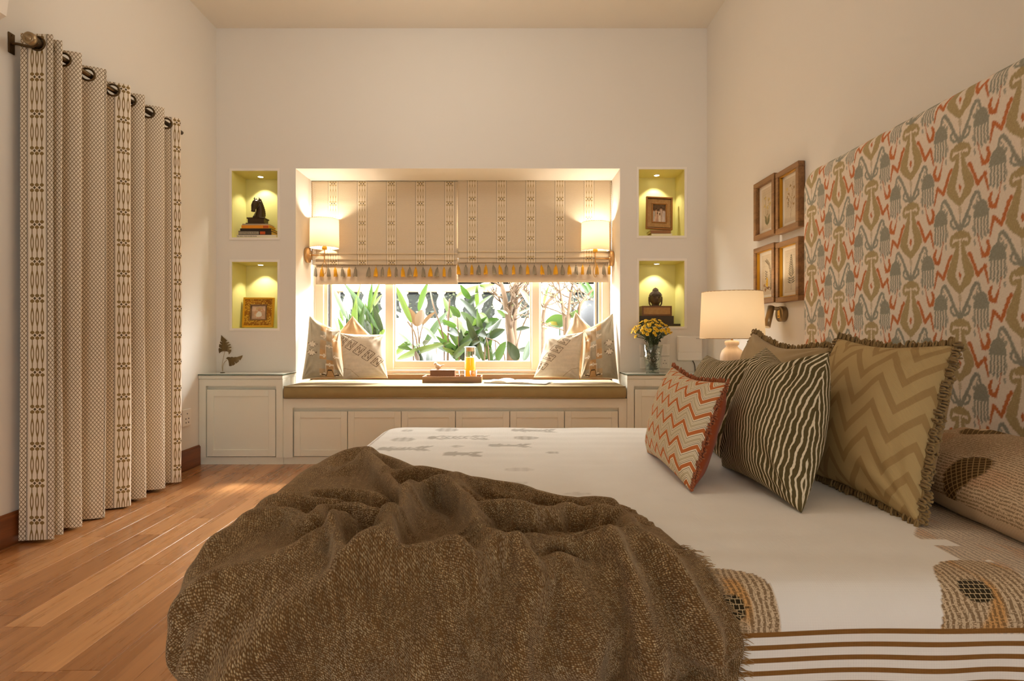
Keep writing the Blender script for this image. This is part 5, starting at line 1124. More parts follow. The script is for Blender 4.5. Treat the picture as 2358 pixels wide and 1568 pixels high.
0,-1,1,2,0,1,3,5,3,8,7,4,-2,-7,-3,-7,-2,5,-1,0,0,-11,18,-7,-1,-1,4,2,-6,3,-2,0,3,3,-6,-10,3,3,1,-2,8,7,-20,17,7,-5,-3,-15,-14,-3,3,3,7,6,11,3,-10,14,8,3,-4,-13,-5,-3,-3,0,1,-5,-2,0,-1,-2,-1,0,0,-1,1,2,1,0,0,1,0,3,3,5,8,
10,7,-6,-3,-3,-8,1,1,-3,2,-5,-1,4,1,0,-3,0,4,-4,3,1,-1,-2,7,0,-9,-2,1,-4,-1,15,-9,-13,27,-4,-3,-2,-4,-4,-5,-5,-5,-7,4,25,5,-23,15,0,12,6,-13,-10,-5,-4,5,5,-2,-1,1,1,0,0,1,0,-1,1,0,6,1,-4,-2,-5,-1,1,7,10,6,6,-4,-3,-5,-2,
0,-1,-1,1,-5,0,0,0,2,0,-2,2,0,-2,-3,2,-1,9,1,-6,-5,-1,-4,0,17,-24,18,6,-3,-2,-2,-2,0,0,-4,-5,-10,4,27,-13,-25,6,10,15,15,9,-6,-17,-15,6,3,-1,-1,2,2,0,0,2,-1,-4,9,11,1,0,-4,-8,-7,-7,-2,4,16,4,1,-2,-3,-12,6,-2,1,2,0,-3,0,
0,-1,0,1,-1,-2,2,-4,0,-4,2,5,2,-3,-2,0,-11,10,6,-14,26,-9,0,-3,-1,-1,1,0,1,-1,-7,9,8,-29,-9,1,23,-14,16,21,13,-17,-22,4,5,-1,-1,1,1,0,0,1,1,-7,-1,12,5,4,2,-1,-6,-13,-16,4,20,11,-1,-2,-7,-5,-1,-1,-3,3,0,-1,0,-1,-1,-1,1,1,
-2,-3,1,-1,-3,1,3,4,-4,0,4,-17,15,-2,1,13,-6,0,-2,-1,-1,1,1,7,4,-12,2,1,-13,-5,9,15,-41,6,30,27,-18,-16,0,4,1,-1,0,0,-1,0,1,-3,-12,-1,7,6,7,6,5,4,3,-37,-2,19,15,3,-7,-12,1,-3,-3,1,1,-1,-1,0,0,-1,2,-1,-7,5,-1,1,-2,-1,0,0,
1,-4,13,-7,-8,10,-6,20,-6,-2,-1,-1,-1,0,3,7,-1,-10,-5,3,3,-8,-5,22,-8,-27,-5,32,21,-17,-7,2,0,0,0,-1,0,0,1,0,-4,-9,-4,-1,2,3,6,14,16,4,-30,-17,10,20,6,-12,-4,0,-1,-1,1,0,-2,-1,0,2,0,-2,-3,1,1,0,-1,-1,-1,0,0,-6,4,18,-17,
2,4,-1,17,-8,-1,-2,0,-1,5,6,-7,-11,-3,4,3,-1,-8,13,13,-16,-15,-2,34,2,-16,-3,1,-1,-1,1,1,0,0,1,-3,-3,-2,-2,0,5,10,2,-13,-2,9,2,-24,3,18,5,-6,1,0,0,-1,-1,0,0,0,1,-1,-4,-1,1,0,1,-1,0,0,0,0,-6,-9,17,10,-14,3,-4,25,-10,-2,0,
-2,-1,2,7,-7,-8,4,19,-4,-13,-10,6,16,-5,-12,-13,14,22,-10,-9,-1,1,0,1,-1,1,0,-3,0,1,0,3,5,8,2,-10,-17,-9,12,11,3,-26,4,12,4,0,0,-1,0,-1,0,1,-1,0,-2,-3,1,0,0,2,-1,-2,1,-1,1,-2,-11,-2,26,-9,-2,0,1,30,-16,-4,-3,-2,-7,4,17,
7,20,5,8,-22,-41,-1,20,0,-10,-11,-3,26,6,-14,-3,0,0,0,1,-1,-2,-1,1,1,2,1,6,5,-5,-11,-12,5,8,-1,7,1,-15,3,4,3,0,0,-2,1,0,-1,0,-1,-1,-2,0,1,-1,2,1,-3,-1,1,-1,2,-6,-13,11,18,-13,5,-15,31,26,-8,-15,-9,-12,-21,26,8,-12,-8,3,
45,-24,-27,18,9,-9,-8,-10,13,18,-7,-9,-1,1,0,0,-1,-1,2,1,1,2,6,4,-5,-10,-8,-5,10,1,2,0,4,-2,-4,2,1,0,1,0,-2,0,0,0,-1,-2,-1,0,0,0,1,3,-2,-3,0,0,0,-2,-9,-10,26,3,-12,11,-32,15,36,23,-2,-12,-30,-51,6,0,2,-1,32,45,-47,9,19,
-6,-10,-8,0,19,4,-10,0,1,-2,-3,0,1,2,4,4,6,4,-4,-11,-7,-10,3,7,1,2,0,-1,-1,-1,2,1,1,0,0,1,-3,-1,0,-1,-1,-1,0,1,0,2,0,2,-3,-2,0,0,-2,-3,-16,10,18,-1,-13,19,-33,-21,19,35,29,18,2,-16,-39,-8,-2,-7,37,-23,-29,23,14,-4,-8,-5,
10,12,-8,-4,1,0,-1,1,4,2,3,9,5,-4,-10,-9,-10,-5,14,0,0,1,0,0,-3,2,1,-1,2,-1,1,0,-2,-2,0,-1,-1,0,0,-1,1,-1,2,2,0,-3,-1,-1,1,-2,-6,-19,32,8,-17,-12,13,6,13,12,5,0,-10,2,28,-14,-26,-16,14,11,-38,-9,19,12,-2,-7,3,13,-2,-7,1,
-1,1,1,3,7,5,2,-4,-7,-8,-7,-9,6,2,6,2,1,0,0,-1,-1,3,0,1,0,0,0,1,-4,-1,0,-1,0,0,0,-1,0,0,2,3,-2,-2,0,-2,-1,1,-13,-6,34,6,-26,51,33,-40,-62,-41,-14,21,28,40,26,-13,-19,4,9,-11,-8,2,5,2,-1,-3,6,3,-5,-4,1,2,3,2,3,9,-1,-11,
-9,-6,-9,4,10,1,4,-1,-1,1,0,-1,1,0,0,4,-3,0,-1,-3,2,-1,-1,-1,-1,2,0,-1,0,-1,0,2,3,-1,-3,0,-3,2,-4,-18,15,31,35,-31,-77,-22,19,26,15,-12,-16,-6,21,29,7,-6,4,-1,-1,-1,-2,3,3,-3,-3,3,-2,0,1,2,4,3,3,-2,0,-1,-16,-13,0,7,4,8,
2,-1,-2,0,0,0,-1,1,0,8,-8,0,0,-3,0,1,-1,0,0,0,0,0,-1,0,-1,-1,2,2,0,-2,-2,0,4,-15,-15,33,14,-57,6,25,11,6,-4,-3,-5,-12,-19,22,30,-17,-7,10,0,-2,1,5,3,-5,-7,0,5,1,4,7,5,2,-2,-12,-14,3,15,-8,-9,0,6,4,3,-1,-5,-1,-1,1,1,-1,1,
9,-2,-6,-3,1,-1,-1,1,-1,0,0,-1,1,0,-1,-1,0,-1,1,2,1,-2,-4,4,2,-27,-1,23,65,15,-23,-22,-25,-5,3,-3,-2,-3,15,8,-28,-3,12,3,0,0,2,3,-4,-13,6,6,5,9,6,3,-1,-13,-15,-15,-10,24,30,0,-14,-6,3,2,-3,-5,-2,-2,1,2,1,0,0,9,-6,1,-4,
-2,-1,-1,2,0,-1,0,-1,1,0,-2,0,0,-1,0,0,2,-4,1,5,-4,-33,13,22,19,15,21,17,-11,-29,-18,-5,-3,10,-4,-19,5,4,-1,4,-2,-10,-3,6,0,11,6,3,8,3,-6,-12,-13,-11,-7,-4,-2,27,32,2,-19,-3,-1,-4,-2,-4,-2,2,4,1,-1,1,2,-2,-2,-2,1,0,-1,0,
1,-1,1,-1,0,0,0,-4,0,0,0,1,1,-1,-5,4,8,-16,-31,22,39,-10,-17,-3,21,46,21,-24,-30,-18,0,10,35,-16,-22,-10,1,-5,-19,-4,23,28,24,-22,-6,-8,-13,-12,-8,-1,6,5,-12,-7,24,32,4,-21,-2,-4,-2,-5,-1,4,3,1,-1,6,-5,0,-8,11,-8,0,0,1,
1,0,-1,1,-1,0,2,-1,-5,0,-1,0,0,1,-2,-3,6,8,-28,-19,26,37,14,0,-7,-22,1,44,32,-67,-43,-3,29,45,6,-20,-17,-7,-6,-5,17,14,-7,8,-14,-15,-14,-8,3,10,9,8,-6,-20,-9,22,31,-3,-17,3,-6,-4,1,5,1,-1,0,3,-2,6,-7,2,-1,-3,-3,1,2,0,0,
-1,0,0,0,1,-1,-3,0,-2,-1,0,1,-2,-5,5,4,-17,-1,-1,11,16,9,4,-1,-9,3,28,-55,10,-24,1,32,38,9,-10,-11,-3,2,-9,-23,3,4,-17,-7,4,10,14,-1,-3,3,0,-23,-11,20,28,-10,-14,4,-2,2,3,1,0,-1,0,2,2,-3,-1,3,-6,0,-3,4,1,-1,0,-1,0,1,0,1,
-2,-3,0,0,-3,0,2,-5,-4,6,-6,-1,12,-44,-2,9,7,3,18,20,20,38,-3,1,-16,-19,-7,16,20,10,-6,-24,-29,-6,9,-15,-10,1,8,9,-2,2,-5,-2,5,3,-23,-7,20,22,-8,-20,8,2,2,1,-1,-1,0,1,1,0,-7,6,-2,2,-5,-1,3,0,0,0,-1,0,2,0,0,-1,-1,-2,-1,
-4,3,3,-4,1,-8,-9,25,7,-46,-8,-2,0,-13,18,17,22,5,1,3,5,-1,-6,0,8,10,5,1,10,-4,-1,2,-14,-13,-7,0,2,-1,-2,0,8,-12,-14,1,18,14,-5,-14,4,2,0,-2,1,1,0,2,6,-10,3,-4,3,-3,-1,1,-1,0,0,0,-1,1,3,-1,-1,0,-1,-1,-5,1,4,0,-3,-2,-24,
14,47,-13,-27,-4,-7,-10,-30,-2,3,-1,0,-1,1,0,1,0,-4,-2,8,8,7,8,25,41,35,-3,-40,-24,0,4,-1,1,1,0,-11,-9,5,20,9,-11,-6,2,-1,-1,0,0,1,0,4,-5,0,0,-2,5,-5,-1,1,0,-1,0,0,-1,0,4,-1,-1,0,0,-2,-6,4,7,-3,-3,-14,-24,43,37,-31,-2,3,
-1,-15,-12,-6,7,-5,1,-2,-1,-2,-3,5,-9,-12,-1,-2,-8,-9,0,27,61,50,-37,-30,-4,3,0,0,0,-4,-5,-6,9,17,0,-10,-3,0,0,0,1,-1,1,6,-4,-5,11,-14,8,-3,-2,0,-1,0,0,-1,0,0,1,2,-1,0,0,1,-8,0,5,8,2,-4,-30,-12,60,7,-34,5,6,-5,3,2,-12,9,
-3,-1,2,4,-2,-9,12,-6,0,2,-7,-8,-13,-22,-17,55,75,-27,-28,-6,3,-1,-1,-3,-1,-7,-3,17,11,-11,-7,0,1,0,7,-4,-3,4,5,-9,5,-3,-4,7,-7,0,0,-1,0,0,-1,0,-1,2,2,-3,0,1,-2,-6,1,7,8,6,-1,-37,5,58,-24,-15,4,1,-3,6,3,-5,3,-4,-2,0,5,2,
-4,2,-2,-4,-2,0,1,-3,-16,-27,47,49,-29,-14,2,-3,1,-1,-6,-3,0,3,13,1,-12,0,0,0,2,6,-6,-1,8,-8,-2,13,-14,6,4,-11,1,0,-1,-1,0,0,-1,-1,0,3,-1,-1,1,-6,-4,1,5,8,9,1,-28,30,18,-30,0,0,-3,-3,11,-6,-1,6,-1,-4,0,2,-2,3,-3,-4,2,3,
2,2,6,-10,-17,33,9,-13,-10,-3,9,9,-3,-7,-7,-2,5,4,-6,-2,1,1,6,-8,2,-3,10,1,-9,6,-1,-5,7,3,-12,1,-1,1,-1,0,-2,0,0,0,1,0,-1,-3,-4,-5,-2,2,7,10,3,-5,24,-15,-11,5,10,-16,1,3,-3,-2,0,0,-3,-3,-1,1,1,6,6,4,5,10,7,4,-17,-14,12,
8,0,-1,8,4,-5,-5,-17,-3,-2,4,-2,-2,2,1,-1,1,1,-3,3,5,-6,0,8,-9,-2,8,3,-9,0,-1,1,-1,-5,1,0,0,0,1,0,-1,-2,-4,-4,-5,-2,9,20,-7,-2,13,-13,6,-5,15,-17,14,-1,-2,1,-1,1,2,0,1,4,4,6,6,8,4,2,-12,-22,-23,17,18,2,0,-2,-5,0,-1,-10,
-6,-4,-1,3,0,3,1,0,6,-6,4,-9,14,-4,-6,6,-3,-1,-4,8,3,-11,1,-1,2,0,-8,1,0,1,0,1,1,-2,0,-2,-2,-3,1,9,-12,-7,14,3,-1,8,13,12,-4,13,2,1,4,3,4,2,2,1,0,-1,-3,-6,-10,-21,-26,-18,10,23,5,-2,-2,-2,2,-1,1,6,-17,-3,5,5,2,-1,2,5,-3,
2,-7,6,-6,8,-8,6,3,-3,0,-6,7,6,-11,-1,-4,3,-4,-3,0,0,0,1,0,2,0,-1,-2,-5,-13,-8,31,-2,2,31,15,-5,-3,9,-8,4,2,-1,-1,-2,-3,-1,-3,-3,-2,-9,-12,-15,-18,-3,-5,-4,19,18,-3,-2,-3,-1,3,7,-5,-5,-5,0,9,11,2,-3,0,-1,3,6,-9,-4,3,9,
-2,-8,8,-5,2,0,-6,3,4,-2,-4,-2,5,-3,-2,-2,-2,-2,-1,2,5,1,-2,0,-5,-29,4,67,0,-3,0,0,-27,-10,-13,-13,0,-7,6,-2,-1,-14,3,13,7,1,-14,-7,6,8,14,2,-6,3,11,-9,4,9,4,3,-3,-9,0,1,4,16,-6,-3,1,1,1,3,7,-15,4,-4,13,-13,3,8,-9,4,-6,
-1,1,1,4,0,1,1,0,-4,-4,-2,-2,-5,5,8,4,-2,-1,-8,-36,8,66,-20,-18,-25,-11,-2,23,-17,-5,5,-5,4,5,25,16,6,-5,-13,-6,-4,6,-3,-3,10,1,-13,-2,7,9,6,5,-6,-1,3,-2,-4,3,4,-3,-5,4,10,-8,-1,4,-3,-5,1,-1,14,-13,3,3,-6,4,-1,-2,-1,-2,
5,3,-2,0,2,-4,-1,-2,-4,-4,3,9,9,1,-3,-17,-35,13,46,-30,-20,23,-1,-14,22,0,17,0,-11,6,11,5,-9,-16,-8,3,6,6,4,-9,1,-1,5,-17,9,5,1,-3,0,3,2,-2,-2,0,1,-1,-1,-7,3,2,-3,2,7,-11,3,-3,-1,7,-10,6,-4,5,-5,5,-2,-1,-1,-1,-5,-2,2,6,
0,-1,0,-8,-4,0,7,14,11,4,-17,-47,9,66,-19,-14,3,5,7,-9,-12,14,9,1,5,-9,-15,-5,-1,3,4,-2,6,0,-2,-1,0,0,-1,1,-2,-3,4,0,2,0,1,-1,0,-3,1,0,2,2,1,0,11,-4,-15,6,2,-2,5,-11,8,-7,8,-8,2,2,-6,2,3,-6,0,2,-1,1,-2,-4,-6,-5,-4,3,16,
22,11,-2,-40,11,50,-21,-8,-13,0,-1,-6,-1,14,10,-7,-10,-8,-3,5,1,1,1,2,1,-3,-1,0,1,-1,1,-4,-1,4,-2,2,2,1,-1,0,0,-1,-2,8,-3,-4,3,3,6,-9,-4,3,0,-2,6,-7,4,-3,1,-1,-4,5,-5,7,-6,-1,-1,0,0,1,0,-7,-5,-6,-9,0,19,30,14,-5,-39,13,
6,17,-1,-26,5,-3,0,5,7,-3,-12,-12,2,12,1,1,1,0,8,-10,1,0,1,-2,0,-3,2,0,2,0,-1,2,0,0,1,-1,-2,5,-1,0,-3,2,1,2,0,-3,0,-1,1,3,-7,0,5,-3,1,-1,1,-5,4,1,-2,-1,-2,-1,0,-5,2,-2,-5,-14,-10,14,20,-5,-12,-1,19,-5,29,-7,-17,2,1,3,3,
-5,-10,-8,11,4,3,-2,6,-3,2,0,-3,1,-1,0,-1,-1,-1,0,3,-1,1,0,1,1,3,-4,-3,4,2,-6,1,-6,11,8,-9,1,-2,-2,2,-1,5,-8,2,-1,2,-3,1,7,-2,-5,2,1,0,-2,-2,-4,-1,4,1,-4,-18,-19,9,17,-11,4,35,-17,-7,34,-1,-21,-10,-4,-5,18,3,-8,-7,9,3,1,
3,-4,3,0,-5,4,0,-4,2,-1,-1,0,2,0,1,1,0,0,2,-2,-4,8,0,6,-10,3,-2,4,-8,-3,8,0,-8,5,0,5,-7,4,-4,1,2,-5,14,-11,-4,-1,2,2,0,-2,-1,4,6,3,-4,-17,-18,23,23,-30,-14,36,-14,-5,30,-6,-21,-9,-14,1,40,20,-20,-20,6,1,-2,1,4,1,-6,1,12,
-11,-1,1,-1,0,1,3,0,-1,1,0,0,1,-2,1,-2,3,6,-8,-1,8,6,-15,0,4,4,-7,1,0,5,1,-1,-4,-5,1,-3,14,0,-3,-5,0,-1,5,-3,-1,0,5,8,0,-17,-20,26,20,-35,-14,34,-8,-5,33,-10,-26,-7,-21,3,48,30,-17,-19,-5,-10,-3,8,9,-8,-4,6,-1,-6,4,1,0,
-1,2,1,0,1,0,-1,1,0,-4,4,-5,3,7,-10,-2,13,4,-13,4,-2,6,-7,5,-2,-7,6,6,0,-3,-2,-7,3,5,4,-2,-1,5,-2,-4,-3,-3,2,7,6,-7,-20,27,12,-36,-19,31,6,-12,27,-7,-5,-17,-28,-4,29,47,7,-17,-20,-8,-1,7,-3,-5,7,-1,-6,8,-3,-1,-5,8,0,-1,
0,0,2,0,-1,1,0,-3,-1,-1,5,-5,-6,15,-2,-6,7,-6,10,-8,1,5,-7,1,3,-1,2,2,-8,-3,1,3,2,1,2,-4,-1,-3,-4,-2,2,6,5,-9,6,4,-21,-4,17,21,-17,-1,-1,14,-15,-25,-9,4,42,28,-3,-23,-15,4,1,-8,4,13,-16,-1,9,-3,-4,1,9,-2,-3,0,1,2,-1,4,
-8,6,-7,2,4,-1,3,-5,11,-5,-1,6,-9,9,-5,-3,5,-2,-2,0,-2,2,5,-3,-5,-4,0,1,0,1,-2,1,-3,-3,-7,-5,2,-3,9,19,-4,-16,4,6,8,0,-15,3,15,-14,-13,-9,-7,28,31,6,-27,-5,2,0,-4,7,-2,-3,1,1,3,-11,14,3,-7,-1,3,1,0,-1,2,1,0,-1,-2,5,-9,5,
1,7,-2,-3,8,-12,10,-3,-6,3,0,3,-4,-10,5,4,3,-4,-5,-1,0,0,1,-1,1,-2,3,-6,-7,10,0,-5,10,13,-9,-5,9,-5,-6,-8,10,14,-21,-6,-6,-9,20,30,3,-28,1,3,2,-2,1,0,0,-1,-1,-2,1,6,-2,-2,2,2,0,2,4,-4,10,-11,3,3,5,-9,-2,0,1,1,-5,12,-9,9,
0,-12,4,3,-9,-1,0,2,-1,0,1,0,-1,0,-1,0,2,3,-4,2,-1,-12,7,11,7,12,-12,-16,11,4,-12,-2,0,9,6,-18,-1,3,0,5,8,-5,-4,0,1,-1,1,0,1,-3,0,0,-2,5,0,-9,9,-2,0,4,-4,3,-5,11,-7,-7,1,5,2,2,-2,-2,3,-5,7,-6,9,0,-10,1,10,-8,-13,1,1,5,2,
-1,0,1,3,1,-2,-1,3,4,5,1,-19,3,26,-6,-5,-19,7,12,-12,-3,1,2,-4,12,-6,-1,-2,-10,14,1,-5,0,1,-1,1,0,0,-1,-1,1,-3,4,1,-2,1,-1,0,2,4,-4,2,-8,8,4,-6,-2,4,-7,2,2,-1,2,-1,4,-9,11,-2,-5,5,3,-13,-4,1,0,1,1,0,2,6,6,3,2,1,-2,-6,4,
26,0,-11,-14,-17,5,0,6,-2,-5,0,0,1,6,2,-9,3,-1,-2,1,1,-2,-1,1,0,1,-1,1,0,0,-2,1,2,-2,1,0,0,5,-1,0,4,0,-5,-5,9,-2,-8,9,-3,-5,5,-1,-8,2,-1,2,7,-1,-5,16,3,-9,-4,-3,-1,-1,-4,0,2,3,8,7,6,5,6,3,1,-1,-10,-24,-5,24,-9,-15,6,-3,
-2,1,1,1,5,-6,-2,13,-10,-1,4,-3,-1,0,0,-1,0,-1,3,0,-3,0,1,1,-1,0,1,4,-3,2,-2,3,-3,5,-8,8,2,-9,0,6,-9,0,5,-3,-1,-5,0,-1,1,-1,18,8,0,1,-5,0,-8,-4,-5,-6,-1,4,5,8,7,-1,-10,8,-1,2,16,-8,-21,-10,12,1,-6,3,3,-3,6,6,-7,2,-1,2,
-2,-5,-1,0,0,1,-2,-3,10,-4,0,-2,0,1,0,-1,1,-4,5,0,-4,8,0,1,-5,-2,1,9,-10,0,6,-4,2,-2,10,-10,-2,-2,1,-4,-1,-1,6,4,3,-1,5,-5,-4,-4,-10,-8,-2,1,-1,-3,-7,4,6,4,11,-14,-4,15,21,9,-9,-18,11,3,1,8,-7,-8,-3,4,2,-2,-1,0,0,-1,0,
-1,6,4,-11,1,1,1,0,0,0,5,-2,-4,5,-9,6,0,4,-3,0,-7,15,-6,-3,5,-7,0,0,12,-6,2,-5,0,-2,-1,-5,-2,2,-6,4,3,-3,0,4,-5,-9,-8,1,2,5,-7,8,9,4,21,6,12,2,-4,1,-4,-5,-4,-5,5,-12,-15,-5,5,6,-1,1,-2,0,0,0,-2,0,9,-5,-9,5,6,-4,-1,3,7,
-1,5,-10,8,-4,-4,7,-1,-10,3,-5,6,-2,3,3,-5,-1,-1,6,-6,5,2,-3,-2,2,-2,-3,2,0,-3,-7,3,2,4,2,-2,-7,4,21,12,-5,-13,-2,1,7,3,9,3,2,6,0,-1,-11,-21,-16,-13,4,13,5,1,-1,0,-1,0,1,2,1,0,0,-5,2,6,-10,1,4,-2,3,3,7,-9,5,-2,1,-2,7,-9,
3,-4,3,-10,8,7,-6,-5,6,5,-9,2,4,0,-6,2,0,3,-3,0,-5,-1,-2,4,6,8,8,4,-3,-7,-13,0,-20,-13,9,-4,1,7,5,8,8,-1,-9,-9,-4,-4,13,10,1,0,0,-1,1,0,-1,6,-2,-4,5,1,-5,0,-3,2,3,6,-4,-3,-2,10,-5,3,-6,3,4,-4,-7,7,-1,0,-4,-6,6,4,-4,4,4,
1,-3,2,4,2,-12,-3,4,-1,9,-3,2,-3,0,3,5,2,-10,-15,-11,-6,8,-5,-3,3,-12,1,0,-4,0,2,1,-1,12,17,7,0,1,0,0,-1,-1,1,1,4,-1,-7,2,8,-5,-5,3,0,2,-2,2,0,1,-7,4,3,3,-6,1,13,-9,-7,-1,7,4,0,-10,0,-2,1,7,-6,7,-3,1,2,3,-5,-1,-9,3,7,3,
4,-1,-5,-4,-6,-11,-6,4,8,3,0,-6,12,-4,-10,0,-2,-3,-1,5,5,4,6,2,1,-1,1,0,-1,0,-7,2,2,0,4,-3,1,2,-6,6,-1,2,1,1,1,-4,5,-5,-4,3,3,-6,4,3,-6,5,2,-8,4,5,-1,-7,-6,0,7,1,6,-2,-7,14,6,-5,11,-18,-4,-4,-3,-7,-4,-5,-7,-3,5,8,5,6,3,
0,3,1,-1,1,1,-1,-1,0,2,0,1,0,-1,1,0,-1,0,0,4,-16,-9,-3,12,8,-3,6,5,-4,1,3,-2,5,-8,-5,2,5,-3,2,4,-3,-3,14,-6,-4,0,1,-4,-1,1,7,-2,0,-8,-1,-2,0,6,-3,5,2,-14,15,-5,-4,-3,2,-8,-4,-1,9,3,2,0,-4,6,4,-2,1,2,-1,-1,1,0,0,-1,1,0,1,
0,1,-1,1,1,-1,-1,3,-10,-4,-7,7,13,0,5,-7,1,4,2,-15,11,5,-9,1,7,-8,3,3,-2,-3,12,-6,-2,-1,8,-7,-5,3,3,-9,3,-2,3,-5,-1,2,-2,5,11,-2,-2,-3,-3,-2,4,0,-1,-2,3,1,3,2,-1,-3,-1,0,0,-1,0,-1,1,0,0,0,-1,0,-1,1,3,0,1,-1,-1,-1,3,1,-5,
1,8,-5,0,0,0,0,-4,5,-6,11,-6,2,-5,7,-9,9,-7,3,3,0,0,-6,-5,11,-5,-3,-1,2,5,-9,-4,3,-2,1,1,-1,-1,2,4,1,0,0,0,-1,3,1,0,1,-1,0,3,-1,-3,0,-1,3,0,0,-1,0,0,-1,0,-1,-1,2,3,-14,11,1,-1,-1,-1,-1,4,-1,-1,2,-13,15,0,-7,
]
b = NB('tweed_throw', rough=0.95, spec=0.08)
b.set('Sheen Weight', 0.55); b.set('Sheen Roughness', 0.38); b.set('Sheen Tint', (1.0, 0.78, 0.52, 1))
u3, u, v = b.uv()
warp = b.noise(u3, 40.0, 2.0)
vv = b.vec(u * 250.0 + v * 46.0 + warp * 2.4, v * 330.0 + warp * 2.4, 0.0)
d_, cc = b.voro(vv, 1.0, 'F1', 0.42)
sepc = b.node('ShaderNodeSeparateColor'); b.nt.links.new(cc.k, sepc.inputs[0])
cell = V(b, sepc.outputs[0])
bead = d_.ss(0.56, 0.12)
mott = b.noise(b.vec(u * 60.0, v * 22.0, 0.0), 1.0, 3.0, 0.65)
lightc = b.mix(cell, lin(206, 166, 110), lin(248, 222, 172))
darkc = b.mix(mott, lin(84, 58, 31), lin(122, 90, 54))
b.color(b.mix(bead * (mott.ss(0.25, 0.75) * 0.75 + 0.25), darkc, lightc))
b.bump(bead, 0.9, 0.0022)
M_throw = b.mat

# resting folds of the throw: a 72 x 76 net of points (0.8 mm steps, stored as differences), draped once as cloth over this bed
nu, nv = 72, 76
P = np.cumsum(np.cumsum(np.array(THROW).reshape(3, nu, nv), 2), 1).transpose(1, 2, 0) * 0.0008
gu = np.gradient(P, axis=0); gv = np.gradient(P, axis=1)
N = np.cross(gu, gv); N /= np.linalg.norm(N, axis=-1, keepdims=True) + 1e-12
# the weave follows the threads of the flat cloth
du = np.linalg.norm(np.diff(P, axis=0), axis=-1); dv = np.linalg.norm(np.diff(P, axis=1), axis=-1)
U_ = np.concatenate([[0], np.cumsum(du.mean(1))])[:, None] + np.zeros((1, nv)); V_ = np.concatenate([[0], np.cumsum(dv.mean(0))])[None, :] + np.zeros((nu, 1))
throw = mobj('throw_blanket', P.reshape(-1, 3), grid_faces(nu, nv), M_throw, smooth=True, uvs=np.stack([U_, V_], -1).reshape(-1, 2))
tag(throw, 'rumpled brown tweed throw blanket heaped over the foot corner of the bed', 'blanket')
sd_ = throw.modifiers.new('smooth_cloth', 'SUBSURF'); sd_.levels = 2; sd_.render_levels = 2
sm = throw.modifiers.new('thickness', 'SOLIDIFY'); sm.thickness = 0.006; sm.offset = 0.0
M_fringe = fabric('throw_fringe_wool', (168, 138, 98), thread=400)
q = MB()
rr = random.Random(4)
for j in np.arange(3, nv * 0.66, 0.22):
    j0 = int(j); f_ = j - j0
    p = Vector(P[nu - 1, j0] * (1 - f_) + P[nu - 1, j0 + 1] * f_); n = Vector(N[nu - 1, j0])
    L = rr.uniform(0.008, 0.026)
    d = Vector((rr.uniform(0.5, 1), rr.uniform(-0.7, 0.3), rr.uniform(-0.5, 0.1))).normalized()
    if p.z > BZ - 0.02: d.z = abs(d.z) * 0.1
    q.tube([p, p + d * L * 0.5 + n * 0.002, p + d * L], [0.0009, 0.0008, 0.0004], 4)
fr_ = q.build('fringe', M_fringe, throw); fr_['kind'] = 'stuff'
